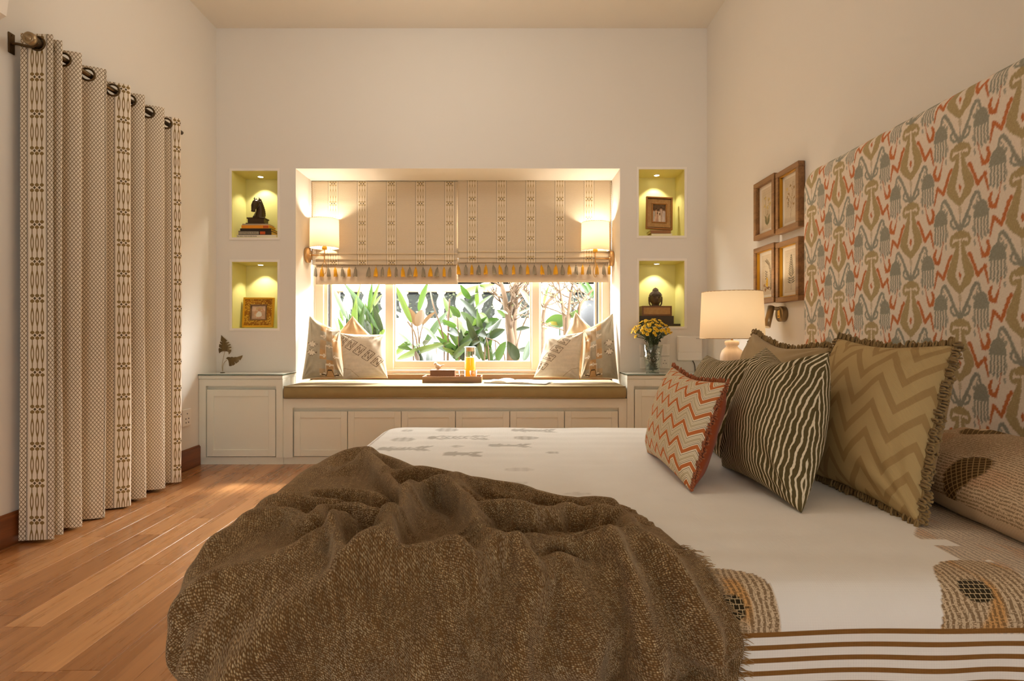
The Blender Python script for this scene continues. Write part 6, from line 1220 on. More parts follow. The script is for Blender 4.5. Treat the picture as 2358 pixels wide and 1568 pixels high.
# ------------------------------------------------------------------ cushions
def cushion(name, label, cat, corners, thick, back, front_mat, back_mat, N=56, inset=0.07, sag=0.0, group=None, floor_z=BZ, seed=0,
            wrinkle=0.004, colf=None, fringe=None, ear=0.0, power=0.5, fringe_sides='TRBL', piping=None, col_both=False):
    """corners TL, TR, BR, BL in world space; back = direction the rear side bulges to"""
    TL, TR, BR, BL = [np.array(p, float) for p in corners]
    W = (np.linalg.norm(TR - TL) + np.linalg.norm(BR - BL)) / 2; Hh = (np.linalg.norm(TL - BL) + np.linalg.norm(TR - BR)) / 2
    nrm = np.cross(TR - BL, TL - BR); nrm /= np.linalg.norm(nrm)
    if np.dot(nrm, np.array(back, float)) > 0: nrm = -nrm                  # nrm points to the viewer's side
    up = ((TL + TR) / 2 - (BL + BR) / 2); up /= np.linalg.norm(up)

    def place(u, v, t):
        uu_ = 0.5 + (u - 0.5) * (1 - inset * (1 - (2 * v - 1) ** 2) * np.abs(2 * u - 1) ** 3)
        vv_ = 0.5 + (v - 0.5) * (1 - inset * (1 - (2 * u - 1) ** 2) * np.abs(2 * v - 1) ** 3)
        p = (BL[None] * ((1 - uu_) * (1 - vv_))[:, None] + BR[None] * (uu_ * (1 - vv_))[:, None] + TL[None] * ((1 - uu_) * vv_)[:, None] + TR[None] * (uu_ * vv_)[:, None])
        p = p - up[None] * (sag * np.sin(PI * u) ** 1.5 * v ** 3)[:, None]
        return p + nrm[None] * t[:, None]
    g = 0.5 - 0.5 * np.cos(PI * np.linspace(0, 1, N)); g = 0.35 * np.linspace(0, 1, N) + 0.65 * g
    u, v = [a.ravel() for a in np.meshgrid(g, g, indexing='ij')]
    prof = (np.clip(1 - np.abs(2 * u - 1) ** 2.3, 0, 1) * np.clip(1 - np.abs(2 * v - 1) ** 2.3, 0, 1)) ** power
    edge = np.minimum(np.minimum(u, 1 - u), np.minimum(v, 1 - v))
    vs, fs, mi, uvs, cols = [], [], [], [], []
    for side in (1, -1):
        wr = (vnoise(u * 7 + v * 3 + seed * 9, v * 5 - u * 2 + side, seed) - 0.5) * 2
        ang = 0
        for (cu, cv_) in ((0, 0), (1, 0), (0, 1), (1, 1)):                # creases that run out of the corners
            th = np.arctan2(v - cv_, u - cu); rr_ = np.hypot(u - cu, v - cv_)
            ang = ang + np.sin(th * 13 + seed + cu * 2 + cv_) * np.exp(-((rr_ - 0.22) / 0.16) ** 2)
        t = side * (thick / 2) * prof * (1 - 0.12 * sag * np.sin(PI * u) * v) + wrinkle * side * (wr + 0.8 * ang) * np.clip(edge * 12, 0, 1)
        p = place(u, v, t)
        p[:, 2] = np.maximum(p[:, 2], floor_z + 0.003)
        b0 = len(vs) * 0 + (N * N if side < 0 else 0)
        f = grid_faces(N, N)
        # face orientation
        a0, a1, a2 = p[f[N * 20 % len(f)][0]], p[f[N * 20 % len(f)][1]], p[f[N * 20 % len(f)][2]]
        if np.dot(np.cross(a1 - a0, a2 - a0), nrm * side) < 0: f = f[:, ::-1]
        fs.append(f + b0); vs.append(p); mi.append(np.full(len(f), 0 if side > 0 else 1))
        g3 = p.reshape(N, N, 3)                                # lengths along the bulging cloth, so prints keep their scale up to the seams
        au_ = np.concatenate([np.zeros((1, N)), np.cumsum(np.linalg.norm(np.diff(g3, axis=0), axis=-1), 0)], 0); av_ = np.concatenate([np.zeros((N, 1)), np.cumsum(np.linalg.norm(np.diff(g3, axis=1), axis=-1), 1)], 1)
        uvs.append(np.stack([(au_ - au_[N // 2][None] + W / 2).ravel(), (av_ - av_[:, N // 2][:, None] + Hh / 2).ravel()], -1))
        if colf is not None:
            cols.append(colf(u * W, v * Hh, W, Hh) if side > 0 or col_both else np.zeros((N * N, 3)) + np.array([0.5, 0.45, 0.36]))
    root = mobj(name, np.concatenate(vs), np.concatenate(fs), [front_mat, back_mat], None, smooth=True, uvs=np.concatenate(uvs), cols=np.concatenate(cols) if colf is not None else None, midx=np.concatenate(mi))
    tag(root, label, cat, group)

    def border(n):
        """points round the seam: list of (p, outward)"""
        res = []
        for sd, (ua, va, ub, vb) in {'T': (0, 1, 1, 1), 'R': (1, 1, 1, 0), 'B': (1, 0, 0, 0), 'L': (0, 0, 0, 1)}.items():
            if sd not in fringe_sides: continue
            k = max(2, int(n * (W if sd in 'TB' else Hh)))
            tt = np.linspace(0, 1, k, endpoint=False)
            p = place(ua + (ub - ua) * tt, va + (vb - va) * tt, np.zeros(k))
            p[:, 2] = np.maximum(p[:, 2], floor_z + 0.004)
            o_ = {'T': up, 'B': -up, 'R': (TR - TL + BR - BL), 'L': -(TR - TL + BR - BL)}[sd]; o_ = o_ / np.linalg.norm(o_)
            res += [(Vector(a), Vector(o_), sd) for a in p]
        return res
    if fringe:
        fm, size, per_m, fname = fringe
        rr = random.Random(seed + 5)
        q = MB()
        seq = border(per_m)
        for i, (p, o_, sd) in enumerate(seq):
            nx = seq[(i + 1) % len(seq)][0] - p
            if nx.length > 0.1 or nx.length < 1e-6: nx = o_.cross(Vector(nrm))
            nx.normalize(); nn = Vector(nrm)
            for kx in range(2):                              # two twisted loops at each stitch
                tilt = rr.uniform(-0.9, 0.9)
                ax = (nx * math.cos(tilt) + nn * math.sin(tilt)).normalized()
                R_ = size * rr.uniform(0.34, 0.56)
                c0 = p + o_ * (R_ * rr.uniform(0.5, 1.1)) + nn * rr.uniform(-0.4, 0.4) * size
                if c0.z < floor_z + R_ * 0.75: c0.z = floor_z + R_ * 0.75
                e = ax.cross(o_).normalized()
                pts = [c0 + o_ * math.cos(a) * R_ + (nx if kx else e) * math.sin(a) * R_ * 0.42 for a in [2 * PI * j / 8 for j in range(8)]]
                q.tube(pts, size * 0.125, 5, closed=True)
        # the braid the loops hang from
        q.tube([s_[0] for s_ in seq], size * 0.17, 5, closed=len(fringe_sides) == 4)
        fo = q.build(fname, fm, root); fo['kind'] = 'stuff'
    if piping:
        pm, pr = piping
        seq = border(40)
        MB().tube([s_[0] for s_ in seq], pr, 6, closed=True).build('piping', pm, root)
    return root


def bp(px, py, X):
    """world point on the plane x = X that the photograph shows at (px, py)"""
    return at(px, py, X * FPX / (px - 1165.0))

# orange chevron
b = NB('chevron_cotton', rough=0.92, spec=0.12)
u3, u, v = b.uv()
zig = (u * 13.8).tri() * 0.034
yy = v + zig * 1.0 + (b.noise(u3, 30.0, 1.0) - 0.5) * 0.003
ph = (yy * 18.0).fract()
c = b.mix(ph.gt(0.27), lin(196, 112, 60), lin(202, 182, 146))
white = ph.gt(0.24) * ph.lt(0.30) + ph.gt(0.36) * ph.lt(0.41) + ph.gt(0.47) * ph.lt(0.51) + ph.gt(0.70) * ph.lt(0.74) + ph.gt(0.80) * ph.lt(0.85) + ph.gt(0.92) * ph.lt(0.985)
dk = ph.gt(0.30) * ph.lt(0.36) + ph.gt(0.41) * ph.lt(0.435) + ph.gt(0.85) * ph.lt(0.90)
c = b.mix(dk.min(1.0) * 0.6, c, lin(124, 104, 78)); c = b.mix(white.min(1.0), c, lin(242, 228, 202))
b.color(c); b.bump((u * 1800.0).sin() * (v * 1800.0).sin() + b.noise(u3, 120, 2.0), 0.25, 0.001)
M_chev = b.mat
M_rust = fabric('rust_cotton', (150, 68, 28), thread=1500.0)
M_rustf = fabric('rust_fringe_yarn', (160, 92, 54), thread=600.0)
# dark wavy stripes
def stripe_mat(name, freq, cut):
    b = NB(name, rough=0.92, spec=0.12)
    u3, u, v = b.uv()
    w1 = b.noise(b.vec(u * 9.0, v * 16.0, 0.0), 1.0, 2.0); w2 = b.noise(b.vec(u * 30.0, v * 60.0, 2.0), 1.0, 1.0)
    s = (u + (w1 - 0.5) * 0.020 + (w2 - 0.5) * 0.006) * freq
    wd = b.noise(b.vec(u * 40.0, v * 7.0, 5.0), 1.0, 1.0)
    f = (s.tri() + (wd - 0.5) * 0.5).ss(cut, cut + 0.10)
    dk = b.mix(b.noise(u3, 40.0, 3.0), lin(80, 68, 38), lin(106, 92, 58))
    b.color(b.mix(f, dk, lin(232, 216, 186)))
    b.bump((u * 1800.0).sin() * (v * 1800.0).sin() + b.noise(u3, 120, 2.0), 0.25, 0.001)
    return b.mat
M_stripe = stripe_mat('olive_stripe_cotton', 66.0, 0.64)
# khaki zigzag
b = NB('khaki_zigzag_cotton', rough=0.85, spec=0.18)
u3, u, v = b.uv()
zz = ((u * 8.2).tri() * 0.085 + v * 1.0)
band = ((zz * 12.5).tri() + (b.noise(u3, 60.0, 1.0) - 0.5) * 0.1).ss(0.60, 0.68)
n0 = b.noise(u3, 6.0, 3.0)
tw = ((u + v) * 1400.0).sin()
b.color(b.mix(band * 0.55, b.mix(n0, lin(172, 146, 98), lin(190, 164, 116)), lin(138, 104, 58)))
b.bump(tw + b.noise(u3, 150, 2.0), 0.22, 0.001)
M_khaki = b.mat
M_khakib = fabric('khaki_cotton', (150, 122, 74), thread=1500.0)
M_khakif = fabric('khaki_fringe_yarn', (140, 114, 72), thread=600.0)
M_taupe = fabric('taupe_linen', (166, 142, 104), thread=1300.0)

RB = (1, 0.25, -0.2)
fl = BZ + 0.002
# back row: the two fringed khaki cushions against the headboard
cushion('cushion', 'large khaki zigzag cushion with looped fringe, nearest the patterned pillow', 'cushion',
        (bp(1932, 778, 1.06), bp(2203, 795, 1.13), Vector((0.905, 1.235, fl)), Vector((0.90, 1.72, fl))), 0.18, RB, M_khaki, M_khakib, N=70, inset=0.07, sag=0.012, seed=3, fringe=(M_khakif, 0.022, 118, 'fringe'), wrinkle=0.004)
cushion('cushion', 'plain khaki fringed cushion behind the striped pair, below the wall reading light', 'cushion',
        (bp(1735, 766, 1.10), bp(1915, 800, 1.10), Vector((0.92, 1.80, fl)), Vector((0.93, 2.42, fl))), 0.17, RB, M_taupe, M_khakib, N=56, inset=0.06, sag=0.03, seed=5, fringe=(M_khakif, 0.022, 110, 'fringe'), wrinkle=0.006)
# middle row
cushion('cushion', 'olive cushion with cream wavy stripes standing behind the orange one, topmost corner bare', 'cushion',
        (bp(1628, 818, 0.86), bp(1742, 824, 0.90), Vector((0.72, 1.87, fl)), Vector((0.73, 2.36, fl))), 0.16, RB, M_stripe, M_stripe, N=60, inset=0.06, sag=0.014, seed=7, wrinkle=0.004)
cushion('cushion', 'olive and cream striped cushion in front of the khaki zigzag one', 'cushion',
        (bp(1763, 800, 0.86), bp(1908, 812, 0.885), Vector((0.69, 1.318, fl)), Vector((0.685, 1.79, fl))), 0.19, RB, M_stripe, M_stripe, N=70, inset=0.06, sag=0.045, seed=9, wrinkle=0.006)
# front
cushion('cushion', 'small orange and taupe chevron cushion with rust fringe and rust back', 'cushion',
        (bp(1549, 843, 0.62), bp(1674, 882, 0.645), Vector((0.49, 1.492, fl)), Vector((0.50, 2.0, fl))), 0.15, RB, M_chev, M_rust, N=70, inset=0.09, sag=0.01, seed=11, fringe=(M_rustf, 0.016, 120, 'fringe'), wrinkle=0.003, fringe_sides='TR')

# printed pillow lying against the headboard
def pillow_cols(x, y, W, Hh):
    c = np.zeros((len(x), 3))
    for (cx, cy, r) in ((0.40, 0.055, 0.05), (0.20, 0.27, 0.05)):           # pineapples
        c[:, 1] = np.maximum(c[:, 1], (((x - cx) / 0.045) ** 2 + ((y - cy) / 0.06) ** 2 < 1))
    for (cx, cy) in ((0.61, 0.10), (0.12, 0.36), (0.62, 0.36)):           # palms on a bare ground
        bare = (((x - cx) / 0.06) ** 2 + ((y - cy) / 0.07) ** 2 < 1)
        c[:, 0] = np.where(bare, -1, c[:, 0])
        for a in np.linspace(-0.3, PI + 0.3, 9):
            c[:, 2] = np.maximum(c[:, 2], seg_d(x, y, cx, cy, cx + 0.042 * math.cos(a), cy + 0.045 * math.sin(a))[0] < 0.0055)
        c[:, 2] = np.maximum(c[:, 2], seg_d(x, y, cx, cy, cx, cy - 0.05)[0] < 0.003)
    return c
b = NB('printed_pillowcase', rough=0.92, spec=0.1)
u3, u, v = b.uv()
cv, cr, cg, cb = b.col()
lines = (v * 120.0 + (b.noise(u3, 16.0, 1.0) - 0.5) * 1.4).tri()
dash = b.noise(b.vec(u * 320.0, v * 160.0, 0.0), 1.0, 1.0); cuts = b.noise(b.vec(u * 320.0, v * 420.0, 3.0), 1.0, 0.0)
script = (lines.ss(0.42, 0.60) * dash.gt(0.44) + cuts.gt(0.60) * 0.6).min(1.0)
bare = cr.lt(-0.3)
tint = b.noise(b.vec(u * 5.0, v * 9.0, 1.0), 1.0, 1.0).ss(0.5, 0.62)
pc = b.mix(script * (1.0 - bare) * 0.72, b.mix(tint * 0.5, lin(212, 186, 154), lin(206, 158, 120)), lin(116, 92, 64))
hx = ((u + v) * 60.0).tri().gt(0.8).max(((u - v) * 60.0).tri().gt(0.8))
pc = b.mix(cg, pc, b.mix(hx, lin(84, 64, 36), lin(160, 130, 88)))
pc = b.mix(cb, pc, lin(92, 52, 26))
b.color(pc); b.bump((u * 1500.0).sin() * (v * 1500.0).sin() + b.noise(u3, 90, 2.0), 0.25, 0.001)
M_pprint = b.mat
M_pback = fabric('pillowcase_back', (206, 182, 150))
cushion('pillow', 'block printed sleeping pillow lying flat against the ikat headboard', 'pillow',
        (Vector((1.385, 1.72, 0.615)), Vector((1.385, 1.00, 0.605)), Vector((0.985, 0.99, 0.535)), Vector((1.06, 1.70, 0.545))), 0.155, (0, 0, -1), M_pprint, M_pback, N=110, inset=0.05, seed=13, colf=pillow_cols, wrinkle=0.005, power=0.42)

# ---- cushions on the window seat: three at each end
SZ = 0.556
M_vc = None
b = NB('stitched_kilim_cotton', rough=0.92, spec=0.1)
u3, u, v = b.uv(); cv = b.col()[0]
b.color(b.mul(cv, b.mix(b.noise(u3, 60.0, 3.0), (0.86, 0.84, 0.80), (1.0, 1.0, 1.0))))
b.bump((u * 1400.0).sin() * (v * 1400.0).sin() + b.noise(u3, 70, 3.0), 0.3, 0.001)
M_vc = b.mat
M_plainw = fabric('ecru_cotton', (214, 194, 166))
ECRU, DARK, TAN, OCHRE, SAGE, CREAM = [np.array(lin(*q)) for q in ((230, 214, 190), (96, 74, 52), (190, 162, 126), (206, 162, 112), (182, 170, 148), (236, 222, 200))]


def kilim(flip):
    def f(x, y, W, Hh):
        a = x / W if not flip else 1 - x / W
        q = y / Hh
        n = vnoise(a * 9, q * 9, 3)[:, None]
        c = SAGE[None] * (0.86 + 0.25 * n)
        band = (a > 0.42) & (a < 0.93)
        bb = (a - 0.42) / 0.51
        row = np.floor(q * 6); cols3 = np.floor(bb * 3)
        pal = np.stack([TAN, OCHRE, SAGE, TAN * 0.9, OCHRE * 0.9, SAGE * 0.9])
        sel = (row * 2 + cols3 * (1 + row % 2)).astype(int) % 6
        c = np.where(band[:, None], pal[sel] * (0.85 + 0.3 * n), c)
        # key-pattern outlines in cream with small squares at the turns
        for r0 in (0.16, 0.50, 0.84):
            path = [(0.0, r0 - 0.10), (0.18, r0 - 0.10), (0.30, r0 - 0.10), (0.30, r0 + 0.08), (0.70, r0 + 0.08), (0.70, r0 - 0.10), (1.0, r0 - 0.10)]
            d = line_d(bb, q, path)
            c = np.where((band & (d < 0.014))[:, None], CREAM[None], c)
            for (sx, sy) in ((0.22, r0 - 0.10), (0.78, r0 - 0.10), (0.5, r0 + 0.08)):
                m_ = band & (np.maximum(np.abs(bb - sx) / 1.2, np.abs(q - sy)) < 0.034)
                c = np.where(m_[:, None], CREAM[None], c)
                m_ = band & (np.maximum(np.abs(bb - sx) / 1.2, np.abs(q - sy)) < 0.013)
                c = np.where(m_[:, None], TAN[None], c)
        m_ = band & (line_d(bb, q, [(0.1, 0.06), (0.32, 0.04), (0.40, 0.14), (0.60, 0.14), (0.68, 0.04), (0.9, 0.06)]) < 0.012)
        c = np.where(m_[:, None], DARK[None], c)
        side = a < 0.36                                                  # cut-work lozenges outlined in dark thread on the plain side
        for (cy, h_) in ((0.56, 0.055), (0.42, 0.055)):
            e = (np.abs(a - 0.19) / 0.15 + np.abs(q - cy + 0.012 * np.sin(a * 90)) / h_)
            c = np.where((side & (e < 1))[:, None], CREAM[None] * 0.96, c)
            c = np.where((side & (np.abs(e - 1) < 0.09))[:, None], DARK[None], c)
        return c
    return f


def embroidered(flip):
    def f(x, y, W, Hh):
        a = x / W; q = y / Hh
        if flip: a, q = 1 - a, q
        n = vnoise(a * 6, q * 30, 3)[:, None]
        c = ECRU[None] * (0.93 + 0.12 * n)
        ang = math.radians(-33 if not flip else -52)
        ox, oy = (0.0, 0.86) if not flip else (0.30, 1.02)
        px_ = (a - ox) * math.cos(ang) + (q - oy) * math.sin(ang); py_ = -(a - ox) * math.sin(ang) + (q - oy) * math.cos(ang)
        d = np.full(x.shape, 1e9)
        for i in range(5):
            cx = 0.07 + 0.225 * i
            dia = [(cx - 0.108, -0.12), (cx + 0.035, -0.12), (cx + 0.105, 0.12), (cx - 0.035, 0.12)]
            d = np.minimum(d, line_d(px_, py_, dia, True))
            d = np.minimum(d, line_d(px_, py_, [(cx - 0.065, -0.085), (cx - 0.018, 0.07), (cx + 0.018, -0.07), (cx + 0.06, 0.085)]))
        c = np.where((d < 0.0062)[:, None], DARK[None] * 1.2, c)
        # small stitched chevrons along the top
        e = np.abs(((a * 14) % 1) - 0.5) * 0.14 + 0.86
        m_ = (np.abs(q - e) < 0.006) & (a > 0.2) if not flip else (np.abs(q - e) < 0.006) & (a > 0.72)
        c = np.where(m_[:, None], TAN[None], c)
        # appliqued triangle at the lower corner
        tri = line_d(a, q, [(0.02, 0.22), (0.20, 0.17), (0.36, 0.02)])
        c = np.where((tri < 0.005)[:, None], TAN[None] * 0.9, c)
        c = np.where((inpoly(a, q, [(0, 0), (0, 0.2), (0.2, 0.15), (0.22, 0.0)]))[:, None], c * 0.9, c)
        return c
    return f
FB = (0, 1, 0)
M_tr = fabric('ecru_braid', (224, 206, 180))
sp = dict(floor_z=SZ, inset=0.06)
cushion('cushion', 'plain tan cushion standing on its corner behind the embroidered and patchwork pair', 'cushion',
        (at(812, 727, 4.53), at(886, 800, 4.50), at(818, 872, 4.44), at(738, 806, 4.47)), 0.10, FB, M_taupe if False else fabric('tan_velvet', (186, 152, 112)), M_plainw, N=44, seed=21, wrinkle=0.008, **sp)
cA = cushion('cushion', 'patchwork kilim cushion leaning in the alcove corner below the sconce, nearest the metal leaf', 'cushion',
        (at(713, 728, 4.40), at(782, 762, 4.40), at(794, 873, 4.29), at(696, 873.5, 4.27)), 0.10, FB, M_vc, M_plainw, N=120, seed=22, wrinkle=0.006, colf=kilim(False), piping=(M_tr, 0.004), **sp)
cB = cushion('cushion', 'ecru cushion embroidered with a diagonal band of dark lozenges, in front of the tan one', 'cushion',
        (at(783, 767, 4.34), at(886, 770, 4.37), at(893, 871, 4.22), at(790, 875, 4.21)), 0.12, FB, M_vc, M_plainw, N=130, seed=23, wrinkle=0.004, colf=embroidered(False), **sp)
cushion('cushion', 'pale tan cushion with its corner up, behind the cushions by the open book', 'cushion',
        (at(1325, 717, 4.53), at(1400, 786, 4.50), at(1340, 872, 4.42), at(1282, 806, 4.45)), 0.11, FB, fabric('pale_tan_velvet', (206, 180, 146)), M_plainw, N=44, seed=24, wrinkle=0.010, **sp)
cushion('cushion', 'patchwork kilim cushion against the alcove side nearest the flower vase', 'cushion',
        (at(1344, 762, 4.41), at(1411, 722, 4.42), at(1423, 873.5, 4.28), at(1337, 873, 4.30)), 0.10, FB, M_vc, M_plainw, N=120, seed=25, wrinkle=0.006, colf=kilim(True), piping=(M_tr, 0.004), **sp)
cushion('cushion', 'ecru embroidered lozenge cushion standing beside the open book', 'cushion',
        (at(1257, 775, 4.37), at(1344, 764, 4.35), at(1334, 874, 4.22), at(1229, 869, 4.25)), 0.12, FB, M_vc, M_plainw, N=130, seed=26, wrinkle=0.004, colf=embroidered(True), **sp)
# ------------------------------------------------------------------ printed cotton of curtain and blinds
def printed(name, centres=None, period=0.235, phase=0.0, v0=0.0, vp=0.16, lines_at=(), cell=(0.0118, 0.0165), rule=(96, 86, 70), ground=(238, 224, 202), line=(140, 118, 88), motif=(140, 114, 70), translucent=0.0):
    b = NB(name, rough=0.92, spec=0.1)
    u3, u, v = b.uv()
    if centres:
        a = (u - centres[0])
        for c in centres[1:]:
            a2 = u - c
            s = a2.abs().lt(a.abs()); a = a2 * s + a * (1.0 - s)
    else:
        a = (((u - phase) / period + 0.5).fract() - 0.5) * period
    aa = a.abs()
    lat = ((u / cell[0] + v / cell[1]).tri().gt(0.78)).max((u / cell[0] - v / cell[1]).tri().gt(0.78))
    q = ((v - v0) / vp).fract() - 0.5                              # nodes at q = +-0.5
    qa = q.abs()
    w = ((a / 0.0205 + 0.5).fract() - 0.5).abs() * 0.0205
    bulb = (1.0 - ((qa - 0.425) / 0.055).pow(2.0)) * 0.0088
    spin = (1.0 - (qa / 0.30).pow(2.0)) * 0.0072
    W = bulb.max(spin).max(0.0019)
    core = (1.0 - (qa / 0.16).pow(2.0)) * 0.0032
    m = w.lt(W) * (1.0 - w.lt(core)) * aa.lt(0.0302) * qa.lt(0.478)
    wd = ((a / 0.0205).fract() - 0.5).abs() * 0.0205
    dm = ((wd / 0.0062) + ((0.5 - qa) * vp / 0.0075)).lt(1.0) * aa.lt(0.0205)
    dl = ((aa - 0.0375).abs().lt(0.0009)).max((aa - 0.0415).abs().lt(0.0011))
    for c in lines_at:
        e = (u - c).abs(); dl = dl.max((e - 0.002).abs().lt(0.0009))
    inb = aa.lt(0.0395)
    n = b.noise(u3, 20.0, 2.0)
    g = b.mix(n, tuple(x * 0.96 for x in lin(*ground)), lin(*ground))
    gb = g
    c = b.mix(lat, g, lin(*line))
    c = b.mix(inb, c, gb)
    c = b.mix(m, c, lin(*motif)); c = b.mix(dm, c, lin(98, 82, 58)); c = b.mix(dl, c, lin(*rule))
    b.color(c)
    b.bump((u * 1800.0).sin() * (v * 1800.0).sin() + b.noise(u3, 120, 2.0), 0.2, 0.001)
    if translucent:
        tl = b.node('ShaderNodeBsdfTranslucent'); b.put(tl.inputs[0], c)
        mx = b.node('ShaderNodeMixShader'); mx.inputs[0].default_value = translucent
        b.nt.links.new(b.bsdf.outputs[0], mx.inputs[1]); b.nt.links.new(tl.outputs[0], mx.inputs[2]); b.nt.links.new(mx.outputs[0], b.out.inputs[0])
    return b.mat

M_bronze = plain('aged_bronze', (92, 72, 46), 0.38, metal=0.85, var=0.15)
M_bronze_pale = plain('pale_bronze', (168, 146, 112), 0.35, metal=0.8, var=0.08)
M_steel = plain('brushed_steel', (190, 184, 172), 0.3, metal=0.9)
M_brass = plain('brushed_brass', (186, 148, 100), 0.32, metal=0.85, var=0.06)
M_white = plain('white_plastic', (236, 228, 216), 0.45, var=0.02)

# ---- curtain on its rod along the left wall
RX, RZ = -2.068, 2.205
ridge = [2.500, 2.552, 2.667, 2.832, 3.016, 3.133, 3.312, 3.480]
ctrl = [(-2.138, 2.487), (-2.004, 2.500)]
for i, y in enumerate(ridge[1:]):
    y0 = ridge[i]
    ctrl.append((-2.135, y0 + (y - y0) * 0.50)); ctrl.append((-2.004, y))
ctrl.append((-2.09, 3.515))
path = [(ctrl[0][0], ctrl[0][1])]
cp = []
for i in range(len(ctrl) - 1):                                   # soft S folds: ease between wall side and room side
    for k in range(18):
        t = k / 18.0
        e = t - math.sin(2 * PI * t) / (2 * PI) * 0.62
        cp.append((ctrl[i][0] + (ctrl[i + 1][0] - ctrl[i][0]) * e, ctrl[i][1] + (ctrl[i + 1][1] - ctrl[i][1]) * t))
cp.append(ctrl[-1])
cp = np.array(cp)
arc = np.concatenate([[0], np.cumsum(np.hypot(*np.diff(cp, axis=0).T))])
n_c = 420
au = np.linspace(0, arc[-1], n_c)
cx_, cy_ = np.interp(au, arc, cp[:, 0]), np.interp(au, arc, cp[:, 1])
pxs = 1165 + cx_ * FPX / cy_
def arc_at(px, ylo, yhi):
    m_ = (cy_ > ylo) & (cy_ < yhi)
    return float(au[m_][np.argmin(np.abs(pxs[m_] - px))])
bands = [arc_at(86, 2.48, 2.502), arc_at(286, 2.93, 3.01), arc_at(411, 3.41, 3.48)]
edge_l = arc_at(243, 2.78, 2.84)
M_curtain = printed('printed_curtain_cotton', centres=bands, v0=2.057, vp=0.163, lines_at=(edge_l,), cell=(0.0151, 0.0215))
zv = np.concatenate([np.linspace(0.012, 2.08, 46), np.linspace(2.09, 2.248, 40)])
cm = cx_.mean()
CV = np.zeros((n_c, len(zv), 3))
for j, z in enumerate(zv):
    lowf = 1 - z / 2.25
    amp = 1.0 + 0.06 * lowf
    sway = 0.006 * np.sin(au * 5 + z * 1.7) * lowf
    CV[:, j, 0] = np.maximum(RX + (cx_ - RX) * amp + sway, XL + 0.004); CV[:, j, 1] = cy_ + 0.010 * np.sin(au * 3.1 + 1.0) * lowf - 0.014 * lowf * (cy_ < 2.6); CV[:, j, 2] = z + 0.006 * np.sin(au * 4.3) * lowf * (z < 0.05)
cross = []
for i in range(len(au) - 1):
    if (cx_[i] - RX) * (cx_[i + 1] - RX) < 0: cross.append(i)
F = grid_faces(n_c, len(zv))
UVc = np.stack(np.meshgrid(au, zv, indexing='ij'), -1)
fc = UVc.reshape(-1, 2)[F].mean(1)
keep = np.ones(len(F), bool)
for i in cross: keep &= np.hypot(fc[:, 0] - au[i], fc[:, 1] - RZ) > 0.027
curtain = thing('curtain', 'floor length eyelet curtain in beige diamond print with bands of spindle motifs', 'curtain', (-2.07, 2.95, 0))
pan = mobj('panel', CV.reshape(-1, 3), F[keep], M_curtain, curtain, smooth=True, uvs=UVc.reshape(-1, 2))
for i in cross:
    t = Vector((cx_[i + 1] - cx_[i], cy_[i + 1] - cy_[i], 0)).normalized()
    nrm = Vector((t.y, -t.x, 0))
    jr = MB().ring((RX, cy_[i], RZ), 0.0295, 0.0052, nrm, 28, 8).build('eyelet', M_bronze, curtain)
rod = thing('curtain_rod', 'bronze curtain rod with barrel finial on wall brackets', 'curtain rod', (RX, 2.9, RZ))
MB().tube([(RX, 2.46, RZ), (RX, 3.60, RZ)], 0.0125, 14).build('rod', M_bronze, rod)
Mfin = basis((1, 0, 0), (0, 0, 1), (0, -1, 0), (0, 0, 0))
MB().lathe([(0.0, 0.0), (0.017, 0.0), (0.0205, 0.004), (0.0205, 0.052), (0.0225, 0.054), (0.0265, 0.060), (0.0275, 0.070), (0.0255, 0.080), (0.018, 0.083), (0.0165, 0.079), (0.012, 0.079), (0.011, 0.085), (0.006, 0.086), (0.005, 0.093), (0.0, 0.094)], (RX, 2.522, RZ), 22, Mfin).build('finial', M_bronze_pale, rod)
for yb_ in (2.474, 3.55):
    q = MB().box((XL, yb_ - 0.016, RZ - 0.055), (XL + 0.006, yb_ + 0.016, RZ + 0.035), 0.002)
    q.tube(catmull([(XL + 0.004, yb_, RZ - 0.012), (XL + 0.03, yb_, RZ - 0.012), (RX - 0.03, yb_, RZ - 0.022), (RX, yb_, RZ - 0.022), (RX + 0.018, yb_, RZ - 0.006)], 5), 0.0062, 8)
    for z in (RZ - 0.044, RZ + 0.024): q.tube([(XL + 0.005, yb_, z), (XL + 0.009, yb_, z)], 0.004, 8)
    q.build('bracket', M_bronze, rod)

# air conditioner whose corner peeps in at the upper left, and the socket low on the wall
ac = thing('air_conditioner', 'white split air conditioner high on the left wall', 'air conditioner', (-2.06, 1.78, 2.28))
q = MB(); prof = [(XL, 2.136), (-2.01, 2.136), (-1.955, 2.165), (-1.945, 2.24), (-1.955, 2.40), (-1.985, 2.435), (XL, 2.435)]
q.prism([(x, z) for x, z in prof], basis((1, 0, 0), (0, 0, 1), (0, 1, 0), (0, 1.36, 0)), 0.85)
q.build('housing', M_white, ac)
bar('louvre', (-2.03, 1.42, 2.130), (-1.975, 2.15, 2.138), M_white, ac, 0.002)
bar('air_slot', (-2.10, 1.40, 2.1345), (-2.04, 2.17, 2.1375), M_dark_gap, ac)


